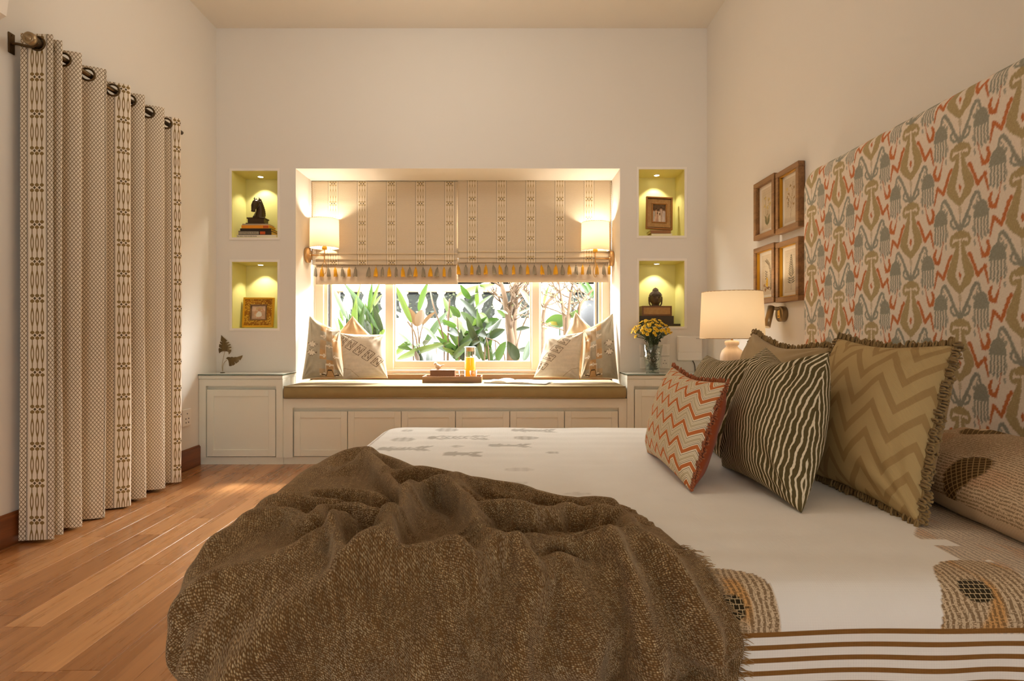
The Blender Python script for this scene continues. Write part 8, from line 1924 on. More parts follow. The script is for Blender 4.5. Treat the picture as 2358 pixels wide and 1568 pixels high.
for sx in (-1, 1):
    q.ball(hc + Vector((sx * 0.049, 0.0, 0.058)), 0.006, 0.010, 0.020)
    q.tube([hc + Vector((sx * 0.050, 0, 0.05)), hc + Vector((sx * 0.047, 0, 0.02)), hc + Vector((sx * 0.037, 0, 0.0))], [0.006, 0.006, 0.005], 8)
    q.ball(hc + Vector((sx * 0.018, -0.042, 0.062)), 0.010, 0.005, 0.0035)            # closed lids
    q.tube([hc + Vector((sx * 0.006, -0.0475, 0.072)), hc + Vector((sx * 0.018, -0.0465, 0.077)), hc + Vector((sx * 0.032, -0.038, 0.071))], 0.0022, 6)
q.tube([hc + Vector((0, -0.045, 0.072)), hc + Vector((0, -0.0535, 0.052)), hc + Vector((0, -0.0525, 0.047))], [0.004, 0.0065, 0.005], 8)
q.tube([hc + Vector((-0.013, -0.0445, 0.036)), hc + Vector((0, -0.0495, 0.035)), hc + Vector((0.013, -0.0445, 0.036))], 0.0036, 6)
smooth_remesh(q.build('face', M_bud, bd), 0.0022, 1)
q = MB()
rr = random.Random(2)
for ring_ in range(6):
    zr = 0.084 + ring_ * 0.0065; rad = 0.0495 * math.sqrt(max(0.05, 1 - ((zr - 0.062) / 0.056) ** 2))
    n_ = max(6, int(2 * PI * rad / 0.0085))
    for i in range(n_):
        a = 2 * PI * (i + 0.5 * (ring_ % 2)) / n_
        if ring_ < 1 and math.sin(a) < -0.75: continue
        q.ball(hc + Vector((rad * math.cos(a), rad * math.sin(a), zr)), 0.0046, nu=7, nv=5)
for k_, (rad, zr) in enumerate(((0.020, 0.120), (0.019, 0.126), (0.015, 0.132), (0.009, 0.137), (0.0, 0.141))):
    n_ = max(1, int(2 * PI * rad / 0.007))
    for i in range(n_):
        a = 2 * PI * (i + 0.5 * (k_ % 2)) / n_
        q.ball(hc + Vector((rad * math.cos(a), rad * math.sin(a), zr)), 0.0046, nu=7, nv=5)
q.lathe([(0.022, 0.110), (0.020, 0.124), (0.012, 0.136), (0.0, 0.141)], hc, 14)
hr_ = q.build('hair_curls', plain('carved_curls', (86, 62, 36), 0.45, var=0.3, scale=60), bd); hr_['kind'] = 'stuff'
# ------------------------------------------------------------------ clear glass with little distortion
def clear_glass(name, tint=(0.97, 0.98, 0.97), gloss=1.0):
    b = NB(name, rough=0.0); nt = b.nt
    tr = b.node('ShaderNodeBsdfTransparent'); tr.inputs[0].default_value = (*tint, 1)
    gl = b.node('ShaderNodeBsdfGlossy'); gl.inputs['Roughness'].default_value = 0.07
    lw = b.node('ShaderNodeLayerWeight'); lw.inputs[0].default_value = 0.35
    f = V(b, lw.outputs[1]) * (0.5 * gloss) + 0.04
    mx = b.node('ShaderNodeMixShader'); nt.links.new(f.k, mx.inputs[0]); nt.links.new(tr.outputs[0], mx.inputs[1]); nt.links.new(gl.outputs[0], mx.inputs[2])
    nt.links.new(mx.outputs[0], b.out.inputs[0])
    return b.mat
M_clear = clear_glass('clear_glass')
M_tray = wood('tray_wood', (104, 72, 42), (146, 106, 66), 0.35, 1.5, 0)
M_carved = plain('carved_box_wood', (116, 80, 50), 0.45, var=0.15)
TZ = 0.5565

# ---- tray with box, bird, carafe, glasses
tx0, tx1, ty0, ty1 = (972 - 1165) / 307.0, (1109 - 1165) / 307.0, 4.235, 4.43
tr = thing('tray', 'rectangular wooden tray on the seat cushion with raised rim', 'tray', ((tx0 + tx1) / 2, (ty0 + ty1) / 2, TZ))
bar('bottom', (tx0 + 0.004, ty0 + 0.004, TZ), (tx1 - 0.004, ty1 - 0.004, TZ + 0.008), M_tray, tr, 0.001)
for lo, hi in (((tx0, ty0), (tx1, ty0 + 0.010)), ((tx0, ty1 - 0.010), (tx1, ty1)), ((tx0, ty0 + 0.010), (tx0 + 0.010, ty1 - 0.010)), ((tx1 - 0.010, ty0 + 0.010), (tx1, ty1 - 0.010))):
    bar('rim', (*lo, TZ), (*hi, TZ + 0.047), M_tray, tr, 0.002)
zt_ = TZ + 0.0085
Yx = 4.30
bx0, bx1 = kx(990, Yx), kx(1047.5, Yx)
bz1 = CAMZ - (852 - 770) * Yx / FPX
cb_ = thing('carved_box', 'low carved wooden box on the tray under the bird figurine', 'box', ((bx0 + bx1) / 2, Yx + 0.05, zt_))
MB().box((bx0 + 0.002, Yx, zt_), (bx1 - 0.002, Yx + 0.10, bz1 - 0.012), 0.001).build('body', M_carved, cb_)
bar('lid', (bx0, Yx - 0.003, bz1 - 0.0115), (bx1, Yx + 0.103, bz1), M_carved, cb_, 0.003)
q = MB()
for i in range(14):                                                # carved dots and arches on the front
    x = bx0 + 0.012 + i * (bx1 - bx0 - 0.024) / 13
    for j in range(3):
        q.ball((x, Yx + 0.0005, zt_ + 0.012 + j * 0.013), 0.0042, 0.0022, 0.0042, 8, 5)
q.build('carving', plain('carving_pale', (146, 108, 72), 0.5), cb_)['kind'] = 'stuff'
bxm = kx(1008, Yx + 0.05)
bird = thing('bird_figurine', 'small pale wooden bird figurine standing on the carved box', 'figurine', (bxm, Yx + 0.05, bz1))
M_bird = plain('pale_bird_wood', (206, 176, 146), 0.5)
c0 = Vector((bxm, Yx + 0.05, bz1 + 0.0005))
q = MB(); q.ball(c0 + Vector((0.002, 0, 0.023)), 0.027, 0.018, 0.018, M=Matrix.Rotation(0.35, 4, 'Y')); q.ball(c0 + Vector((-0.017, 0, 0.044)), 0.0135, 0.012, 0.013)
q.tube([c0 + Vector((-0.008, 0, 0.028)), c0 + Vector((-0.016, 0, 0.040))], [0.013, 0.011], 10)
q.tube([c0 + Vector((0.016, 0, 0.022)), c0 + Vector((0.036, 0, 0.032)), c0 + Vector((0.048, 0, 0.038))], [0.009, 0.005, 0.0025], 8)
q.lathe([(0.013, 0.0), (0.012, 0.004), (0.006, 0.010)], c0, 12)
smooth_remesh(q.build('body', M_bird, bird), 0.002, 3)
MB().tube([c0 + Vector((-0.029, 0, 0.045)), c0 + Vector((-0.037, 0, 0.043))], [0.003, 0.0006], 7).build('beak', M_carved, bird)

Yc = 4.34; cxx = kx(1082.5, Yc)
cf = thing('carafe', 'glass carafe of orange juice with steel lid, on the tray', 'carafe', (cxx, Yc, zt_))
ztop = CAMZ - (800 - 770) * Yc / FPX
MB().lathe([(0.0, zt_), (0.042, zt_), (0.0445, zt_ + 0.004), (0.0445, zt_ + 0.145), (0.043, zt_ + 0.155), (0.043, ztop)], (cxx, Yc, 0), 28, cap=False).build('body', M_clear, cf)
b = NB('orange_juice', rough=0.3, color=lin(246, 184, 40), spec=0.3); b.set('Subsurface Weight', 0.0)
tl = b.node('ShaderNodeBsdfTranslucent'); tl.inputs[0].default_value = (*lin(250, 196, 60), 1); mx = b.node('ShaderNodeMixShader'); mx.inputs[0].default_value = 0.5
b.nt.links.new(b.bsdf.outputs[0], mx.inputs[1]); b.nt.links.new(tl.outputs[0], mx.inputs[2]); b.nt.links.new(mx.outputs[0], b.out.inputs[0])
zj = CAMZ - (823 - 770) * Yc / FPX
MB().lathe([(0.0, zt_ + 0.004), (0.0405, zt_ + 0.004), (0.0425, zt_ + 0.008), (0.0425, zj), (0.0, zj)], (cxx, Yc, 0), 28).build('juice', b.mat, cf)
MB().lathe([(0.030, ztop - 0.030), (0.030, ztop - 0.002), (0.0455, ztop - 0.001), (0.0455, ztop + 0.004), (0.040, ztop + 0.006), (0.0, ztop + 0.006)], (cxx, Yc, 0), 28).build('lid', M_steel, cf)
for px, Yg, lab in ((1064.5, 4.285, 'clear drinking glass beside the carafe, next to the carved box'), (1090, 4.275, 'clear drinking glass in front of the carafe of juice')):
    x = kx(px, Yg)
    g = MB(); g.lathe([(0.0, zt_ + 0.001), (0.022, zt_ + 0.001), (0.0245, zt_ + 0.006), (0.0285, zt_ + 0.082), (0.0268, zt_ + 0.082), (0.0228, zt_ + 0.010), (0.0, zt_ + 0.008)], (x, Yg, 0), 22, cap=False)
    tag(g.build('drinking_glass', M_clear), lab, 'glass')

# ---- open book
ob = thing('open_book', 'large open picture book with white pages and dark cover on the seat cushion', 'book', (0.02, 4.2, TZ))
M_page = plain('book_page', (236, 230, 216), 0.8, var=0.02)
M_cover = plain('dark_book_cover', (58, 54, 40), 0.5)
sp0 = Vector((kx(1165, 4.26), 4.165, TZ)); ang = math.radians(-16)
ux_ = Vector((math.cos(ang), math.sin(ang), 0)); uy_ = Vector((-math.sin(ang), math.cos(ang), 0))
def leafblock(side, w, d, th, droop):
    n = 16; v = []; f = []
    for i in range(n + 1):
        s_ = i / n
        zz = TZ + 0.003 + th * (math.sin(PI * min(1, s_ * 1.15 + 0.12)) ** 0.6 if s_ < 0.78 else (math.sin(PI * min(1, 0.78 * 1.15 + 0.12)) ** 0.6) * (1 - (s_ - 0.78) / 0.22 * 0.15))
        zz = max(zz, TZ + 0.004 + th * 0.35)
        for k in (0, 1):
            p = sp0 + ux_ * (side * w * s_) + uy_ * (d * k)
            v.append((p.x, p.y, zz)); v.append((p.x, p.y, TZ + 0.003))
    for i in range(n):
        a = i * 4; c_ = a + 4
        f += [(a, c_, c_ + 2, a + 2), (a + 1, a + 3, c_ + 3, c_ + 1), (a, a + 1, c_ + 1, c_), (a + 2, c_ + 2, c_ + 3, a + 3)]
    f += [(0, 2, 3, 1), (n * 4, n * 4 + 1, n * 4 + 3, n * 4 + 2)]
    return v, f
for side, w, th in ((1, 0.30, 0.013), (-1, 0.17, 0.020)):
    v, f = leafblock(side, w, 0.235, th, 0)
    o = mobj('page_block', v, f, M_page, ob)
q = MB()
for side, w in ((1, 0.306), (-1, 0.178)):
    P4 = [sp0 - uy_ * 0.004, sp0 + ux_ * (side * w) - uy_ * 0.004, sp0 + ux_ * (side * w) + uy_ * 0.241, sp0 + uy_ * 0.241]
    q.add([(p.x, p.y, TZ + 0.0005) for p in P4] + [(p.x, p.y, TZ + 0.003) for p in P4], [(0, 3, 2, 1), (4, 5, 6, 7), (0, 1, 5, 4), (1, 2, 6, 5), (2, 3, 7, 6), (3, 0, 4, 7)])
q.build('cover', M_cover, ob)['kind'] = 'stuff'
def page_print(u, v):
    c = np.tile(L(238, 232, 220)[None], (len(u), 1))
    put(c, (u > 0.12) & (u < 0.82) & (v > 0.25) & (v < 0.8) & (((v * 26) % 1) < 0.35) & (vnoise(u * 40, v * 26, 3) > 0.3), (188, 180, 166))
    return c
pm = basis(ux_, uy_, (0, 0, 1), sp0 + ux_ * 0.17 + uy_ * 0.118 + Vector((0, 0, 0.0185)))

# ---- metal leaf ornament on the left cabinet
M_leafm = plain('dark_bronze_leaf', (96, 76, 42), 0.45, metal=0.6, var=0.15, scale=30)
GZ = 0.6412
lx, ly = kx(512.5, 4.12), 4.12
lo = thing('leaf_ornament', 'bronze ornament of two split monstera leaves on thin stems, on the glass topped cabinet', 'ornament', (lx, ly, GZ))
MB().lathe([(0.016, GZ), (0.016, GZ + 0.002), (0.003, GZ + 0.004)], (lx, ly, 0), 16).build('foot', M_leafm, lo)
def q2(px, py, Y=4.12): return at(px, py, Y)
MB().tube(catmull([q2(512.5, 855), q2(511.5, 842), q2(514, 826), q2(518, 808)], 6), 0.0021, 7).build('stem', M_bronze_pale, lo)
MB().tube(catmull([q2(513, 855), q2(513.5, 843), q2(517, 834), q2(523, 829)], 6), 0.0021, 7).build('stem', M_bronze_pale, lo)
def zpx(z): return (450 + z[0] / 4.612, 740 + z[1] / 4.612)
leaf1 = [(276, 145), (300, 168), (325, 190), (340, 205), (322, 222), (352, 218), (358, 228), (336, 246), (364, 240), (370, 252), (346, 268), (372, 268), (375, 282), (352, 294), (374, 300), (372, 322), (362, 342), (352, 354), (350, 330), (340, 320), (316, 316), (290, 318), (268, 326), (248, 340), (240, 318), (236, 296), (244, 282), (286, 290), (244, 272), (246, 254), (252, 240), (288, 250), (258, 230), (262, 212), (292, 226), (268, 204), (272, 180)]
leaf2 = [(314, 398), (322, 386), (340, 378), (366, 378), (374, 384), (380, 376), (404, 378), (412, 384), (418, 377), (440, 378), (464, 370), (490, 360), (486, 382), (474, 408), (466, 416), (458, 402), (460, 424), (444, 440), (430, 450), (418, 424), (424, 454), (408, 466), (396, 470), (384, 432), (392, 472), (372, 476), (358, 474), (354, 444), (346, 414), (334, 402)]
for poly, bend in ((leaf1, 0.012), (leaf2, 0.010)):
    pts = [zpx(p) for p in poly]
    V3 = [q2(a, c_) for a, c_ in pts]
    mx_ = sum(p.x for p in V3) / len(V3)
    bm = bmesh.new()
    vs = [bm.verts.new((p.x, p.y, p.z)) for p in V3]
    f = bm.faces.new(vs); f.normal_update(); bmesh.ops.triangulate(bm, faces=[f])
    bmesh.ops.subdivide_edges(bm, edges=bm.edges[:], cuts=1)
    for v_ in bm.verts: v_.co.y += bend * (abs(v_.co.x - mx_) / 0.04) ** 2 - 0.004
    me = bpy.data.meshes.new('leaf')
    for v_ in bm.verts: v_.co -= ORG[lo.name]
    bm.to_mesh(me); bm.free(); me.materials.append(M_leafm)
    o = link_mesh('leaf', me, lo)
    s_ = o.modifiers.new('thickness', 'SOLIDIFY'); s_.thickness = 0.002

# ---- vase of yellow flowers on the right cabinet
vx, vy = kx(1503, 4.09), 4.09
vb = thing('vase', 'faceted clear glass vase holding the yellow flowers', 'vase', (vx, vy, GZ))
prof = [(0.046, 0.0), (0.050, 0.006), (0.062, 0.09), (0.068, 0.12), (0.062, 0.128), (0.074, 0.205)]
MB().lathe([(0.0, GZ + 0.012)] + [(r, GZ + z) for r, z in prof] + [(0.071, GZ + 0.205), (0.058, GZ + 0.13), (0.046, GZ + 0.014), (0.0, GZ + 0.014)], (vx, vy, 0), 11, cap=False).build('body', clear_glass('vase_glass', (0.93, 0.96, 0.93), 1.0), vb)
MB().lathe([(0.0, GZ + 0.0), (0.046, GZ + 0.0), (0.048, GZ + 0.010), (0.0, GZ + 0.012)], (vx, vy, 0), 11).build('base', clear_glass('vase_base_glass', (0.9, 0.93, 0.9)), vb)
bq = thing('flower_bouquet', 'bunch of small yellow chrysanthemums in the faceted glass vase', 'flowers', (vx, vy, GZ + 0.02))
M_petal = plain('yellow_petal', (238, 196, 40), 0.7, var=0.12)
M_eye = plain('flower_eye', (206, 148, 24), 0.8, var=0.1)
M_stem = plain('dark_green_stem', (62, 74, 36), 0.7, var=0.2)
M_lf = plain('dark_green_leaf', (52, 64, 40), 0.7, var=0.25)
def flower_mesh(var):
    q = MB(); n = (14, 12, 16)[var]; R_ = (0.0165, 0.0145, 0.0175)[var]
    for ly_, (rr0, dz_, off) in enumerate(((R_, 0.0, 0.0), (R_ * 0.78, 0.003, 0.5))):
        for i in range(n):
            a = 2 * PI * (i + off) / n; w_ = 2 * PI / n * 0.46
            ca, sa = math.cos(a), math.sin(a); cl_, sl_ = math.cos(a - w_), math.sin(a - w_); cr_, sr_ = math.cos(a + w_), math.sin(a + w_)
            q.add([(0.003 * ca, 0.003 * sa, 0.001 + dz_), (rr0 * 0.7 * cl_, rr0 * 0.7 * sl_, 0.003 + dz_), (rr0 * ca, rr0 * sa, 0.0015 + dz_ * 0.6), (rr0 * 0.7 * cr_, rr0 * 0.7 * sr_, 0.003 + dz_), (rr0 * 0.55 * ca, rr0 * 0.55 * sa, 0.0042 + dz_)], [(0, 1, 4), (1, 2, 4), (2, 3, 4), (3, 0, 4)])
    q.m = 1; q.ball((0, 0, 0.0045), 0.0055, 0.0055, 0.004, 9, 5); q.m = 2; q.lathe([(0.0015, -0.008), (0.006, -0.002), (0.007, 0.001)], (0, 0, 0), 8)
    me = bpy.data.meshes.new('flower'); me.from_pydata(q.v, [], q.f)
    for m_ in (M_petal, M_eye, M_stem): me.materials.append(m_)
    me.polygons.foreach_set('material_index', np.asarray(q.mi, np.int32)); me.update()
    return me
fms = [flower_mesh(i) for i in range(3)]
rr = random.Random(12)
heads = []
tries = 0
while len(heads) < 92 and tries < 6000:
    tries += 1
    a = rr.uniform(0, 2 * PI); e = math.acos(rr.uniform(0.12, 1.0)) if rr.random() < 0.8 else rr.uniform(1.1, 1.75)
    R_ = rr.uniform(0.80, 1.0)
    p = Vector((0.145 * math.sin(e) * math.cos(a), 0.115 * math.sin(e) * math.sin(a), 0.115 * math.cos(e))) * R_ + Vector((-0.006, 0, GZ + 0.275))
    p += Vector((vx, vy, 0))
    if p.y + 0.02 > YB - 0.004 or any((p - h_).length < 0.0185 for h_, _ in heads): continue
    d = Vector((math.sin(e) * math.cos(a) * 0.9, math.sin(e) * math.sin(a) * 0.9 - 0.25, max(0.25, math.cos(e)) + 0.15)).normalized()
    heads.append((p, d))
st = MB()
for i, (p, d) in enumerate(heads):
    o = link_mesh('flower', fms[i % 3], bq)
    o.location = p - ORG[bq.name]
    o.rotation_mode = 'QUATERNION'; o.rotation_quaternion = Vector((0, 0, 1)).rotation_difference(d)
    s_ = rr.uniform(0.8, 1.1); o.scale = (s_, s_, s_)
    a = rr.uniform(0, 2 * PI); r_ = rr.uniform(0.0, 0.045)
    mid = Vector((vx + r_ * math.cos(a) * 0.9, vy + r_ * math.sin(a) * 0.9, GZ + 0.20)); bot = Vector((vx - r_ * math.cos(a) * 0.7, vy - r_ * math.sin(a) * 0.7, GZ + 0.022))
    st.tube([bot, mid, (mid + p) / 2 + Vector((0, 0, 0.012)), p - d * 0.006], 0.0017, 5)
st.build('stems', M_stem, bq)['kind'] = 'stuff'
lf = MB()
for i in range(420):
    inside = i < 300
    a = rr.uniform(0, 2 * PI)
    if inside:
        z = rr.uniform(GZ + 0.02, GZ + 0.20); r_ = rr.uniform(0.0, 0.036 + 0.10 * (z - GZ) * 0.8) * 0.9
    else:
        z = rr.uniform(GZ + 0.205, GZ + 0.33); r_ = rr.uniform(0.01, 0.055 + 0.45 * (z - GZ - 0.205))
    p = Vector((vx + r_ * math.cos(a), vy + r_ * math.sin(a) * 0.9, z)); d = Vector((rr.uniform(-1, 1), rr.uniform(-1, 1), rr.uniform(-0.4, 1))).normalized(); w_ = d.orthogonal().normalized()
    l_ = rr.uniform(0.016, 0.032) if not inside else rr.uniform(0.018, 0.032)
    lf.add([p, p + d * l_ * 0.5 + w_ * l_ * 0.22, p + d * l_, p + d * l_ * 0.5 - w_ * l_ * 0.22], [(0, 1, 2, 3)])
lf.build('leaves', M_lf, bq)['kind'] = 'stuff'

# ---- switch plates and white wall box behind the vase
for i, (pz0, pz1, lab) in enumerate(((819, 792, 'white switch plate, upper of the two behind the flower vase'), (849, 821, 'white socket plate, lower of the two behind the flower vase'))):
    x0_, x1_ = kx(1473, YB), kx(1541, YB); za_, zb2 = CAMZ - (pz0 - 770) * YB / FPX, CAMZ - (pz1 - 770) * YB / FPX
    t = plate('switch_plate', lab, (x0_, YB - 0.009, za_), (x1_, YB, zb2), 'y', 1)
    for j in range(4):
        xa = x0_ + 0.012 + j * (x1_ - x0_ - 0.024) / 4
        bar('rocker', (xa + 0.002, YB - 0.0115, za_ + 0.012), (xa + (x1_ - x0_ - 0.024) / 4 - 0.002, YB - 0.008, zb2 - 0.012), M_white, t, 0.0015)
        if i == 1 and j == 3:
            for dx_, dz_ in ((0, 0.02), (-0.010, 0.0), (0.010, 0.0)):
                MB().tube([(xa + 0.025 + dx_, YB - 0.0125, (za_ + zb2) / 2 + dz_ - 0.004), (xa + 0.025 + dx_, YB - 0.0110, (za_ + zb2) / 2 + dz_ - 0.004)], 0.003, 8).build('pin_hole', M_dark_gap, t)
x0_, x1_ = kx(1557.5, YB), kx(1615, YB); za_, zb2 = CAMZ - (830 - 770) * YB / FPX, CAMZ - (773 - 770) * YB / FPX
wb = thing('wall_box', 'flat white plastic wall box between the vase and the bedside lamp', 'wall box', ((x0_ + x1_) / 2, YB, za_))
bar('cover', (x0_, YB - 0.028, za_), (x1_, YB, zb2), M_white, wb, 0.006)
bar('lid', (x0_ + 0.006, YB - 0.031, za_ + 0.062), (x1_ - 0.006, YB - 0.027, zb2 - 0.006), M_white, wb, 0.002)
bar('badge_slot', (x1_ - 0.05, YB - 0.0318, zb2 - 0.024), (x1_ - 0.014, YB - 0.0305, zb2 - 0.018), plain('slot_grey', (190, 180, 166), 0.5), wb)
MB().tube(catmull([(x0_ + 0.118, YB - 0.012, za_), (x0_ + 0.13, YB - 0.018, za_ - 0.03), (x0_ + 0.136, YB - 0.012, za_ - 0.075), (x0_ + 0.13, YB - 0.006, za_ - 0.10)], 6), 0.0035, 7).build('cable', plain('dark_cable', (70, 58, 48), 0.6), wb)
# ------------------------------------------------------------------ bedside: nightstand, table lamp, reading light, pressed flower frames
M_ns = wood('nightstand_wood', (118, 84, 52), (156, 116, 76), 0.4, 1.0, 1)
ns = thing('nightstand', 'wooden nightstand between bed and window, under the table lamp', 'nightstand', (1.26, 3.08, 0))
q = MB(); q.box((1.00, 2.86, 0.12), (1.49, 3.30, 0.545), 0.002)
q.build('body', M_ns, ns)
bar('top', (0.985, 2.85, 0.546), (1.495, 3.31, 0.570), M_ns, ns, 0.003)
dr = bar('drawer', (0.988, 2.875, 0.33), (1.001, 3.285, 0.53), M_ns, ns, 0.002); MB().ball((0.982, 3.08, 0.43), 0.010).build('knob', M_brass, dr)
dr = bar('drawer', (0.988, 2.875, 0.14), (1.001, 3.285, 0.32), M_ns, ns, 0.002); MB().ball((0.982, 3.08, 0.23), 0.010).build('knob', M_brass, dr)
for x in (1.03, 1.46):
    for y in (2.89, 3.27): bar('leg', (x - 0.018, y - 0.018, 0), (x + 0.018, y + 0.018, 0.12), M_ns, ns, 0.002)
lx, ly = 1.233, 3.08
tl_ = thing('table_lamp', 'bedside table lamp with large cream drum shade and pale turned wooden ball base', 'lamp', (lx, ly, 0.571))
M_lampw = wood('pale_turned_wood', (206, 178, 146), (228, 204, 174), 0.5, 1.0, 2)
MB().lathe([(0.0, 0.571), (0.080, 0.571), (0.082, 0.578), (0.080, 0.590), (0.030, 0.594), (0.028, 0.600), (0.060, 0.615), (0.078, 0.645), (0.080, 0.680), (0.068, 0.720), (0.032, 0.738), (0.030, 0.745), (0.050, 0.756), (0.061, 0.785), (0.061, 0.805), (0.052, 0.832), (0.030, 0.852), (0.028, 0.857), (0.037, 0.866), (0.038, 0.880), (0.030, 0.886), (0.010, 0.888), (0.0, 0.888)], (lx, ly, 0), 32).build('base', M_lampw, tl_)
MB().tube([(lx, ly, 0.886), (lx, ly, 0.96)], 0.006, 10).build('stem', M_brass, tl_)
r0, r1 = 0.168, 0.157
MB().lathe([(r0 - 0.002, 0.896), (r0, 0.896), (r1, 1.152), (r1 - 0.002, 1.152)], (lx, ly, 0), 48, cap=False).build('shade', M_shade, tl_)
q = MB()
for a in (0.3, 2.4, 4.5): q.tube([(lx, ly, 0.95), (lx + (r0 - 0.004) * math.cos(a), ly + (r0 - 0.004) * math.sin(a), 0.91)], 0.0014, 5)
q.ring((lx, ly, 0.898), r0 - 0.001, 0.002, (0, 0, 1), 40, 5); q.ring((lx, ly, 1.150), r1 - 0.001, 0.002, (0, 0, 1), 40, 5)
q.build('shade_carrier', M_brass, tl_)['kind'] = 'stuff'
MB().ball((lx, ly, 0.99), 0.028, 0.028, 0.036).build('bulb', M_bulb, tl_)
light('table_lamp_light', 'POINT', (lx, ly, 1.04), 4.0, (1.0, 0.87, 0.68), 0.035)

# wall reading light
Y0 = 3.05; zc = CAMZ - (723 - 770) * Y0 / FPX
rl = thing('reading_light', 'brushed bronze wall reading light with tilting tube head, below the framed pressed flowers', 'wall lamp', (XR, Y0, zc))
M_rl = plain('brushed_bronze', (150, 128, 96), 0.3, metal=0.85, var=0.06)
Mx = basis((0, 0, 1), (0, 1, 0), (-1, 0, 0), (0, 0, 0))
MB().lathe([(0.0, 0), (0.042, 0), (0.042, 0.028), (0.040, 0.031), (0.0, 0.031)], (XR, Y0, zc), 32, Mx).build('wall_plate', M_rl, rl)
bar('usb_face', (XR - 0.0325, Y0 - 0.012, zc - 0.022), (XR - 0.0305, Y0 + 0.012, zc + 0.022), M_gold, rl, 0.002)
bar('port', (XR - 0.0332, Y0 - 0.006, zc - 0.013), (XR - 0.0322, Y0 + 0.006, zc - 0.009), M_dark_gap, rl)
MB().tube(catmull([(XR - 0.02, Y0, zc + 0.028), (XR - 0.05, Y0 + 0.01, zc + 0.030), (XR - 0.075, Y0 + 0.015, zc + 0.028)], 5), 0.010, 10).build('arm', M_rl, rl)
h0, h1 = at(1776, 706, 3.06), at(1766, 753, 3.03)
MB().tube([h0, h0.lerp(h1, 0.5), h1], 0.0175, 20).build('head', M_rl, rl)
dd = (h1 - h0).normalized()
MB().tube([h1 - dd * 0.001, h1 + dd * 0.0012], 0.0145, 18).build('lens', plain('reading_lens', (236, 222, 190), 0.4), rl)

# framed pressed flowers: two rows of two
M_oak = wood('walnut_frame', (112, 78, 44), (156, 112, 68), 0.42, 2.2, 1)
M_mat = plain('cream_mount', (232, 218, 196), 0.8, var=0.02)
b = NB('frame_glazing', rough=0.0); nt = b.nt
trn = b.node('ShaderNodeBsdfTransparent'); gls = b.node('ShaderNodeBsdfGlossy'); gls.inputs['Roughness'].default_value = 0.03
fre = b.node('ShaderNodeLayerWeight'); fre.inputs[0].default_value = 0.10; mx = b.node('ShaderNodeMixShader')
nt.links.new((V(b, fre.outputs[0]) * 0.4).k, mx.inputs[0]); nt.links.new(trn.outputs[0], mx.inputs[1]); nt.links.new(gls.outputs[0], mx.inputs[2]); nt.links.new(mx.outputs[0], b.out.inputs[0])
M_glazing = b.mat


def text_page(u, v, seed):
    c = np.tile(L(214, 194, 164)[None], (len(u), 1)) * (0.92 + 0.12 * vnoise(u * 4, v * 5, seed)[:, None])
    ln = (((v * 34) % 1) < 0.34) & (u > 0.08) & (u < 0.92) & (vnoise(u * 60, np.floor(v * 34) * 3, seed) > 0.28) & (v > 0.06) & (v < 0.94)
    c[ln] = c[ln] * 0.80
    return c


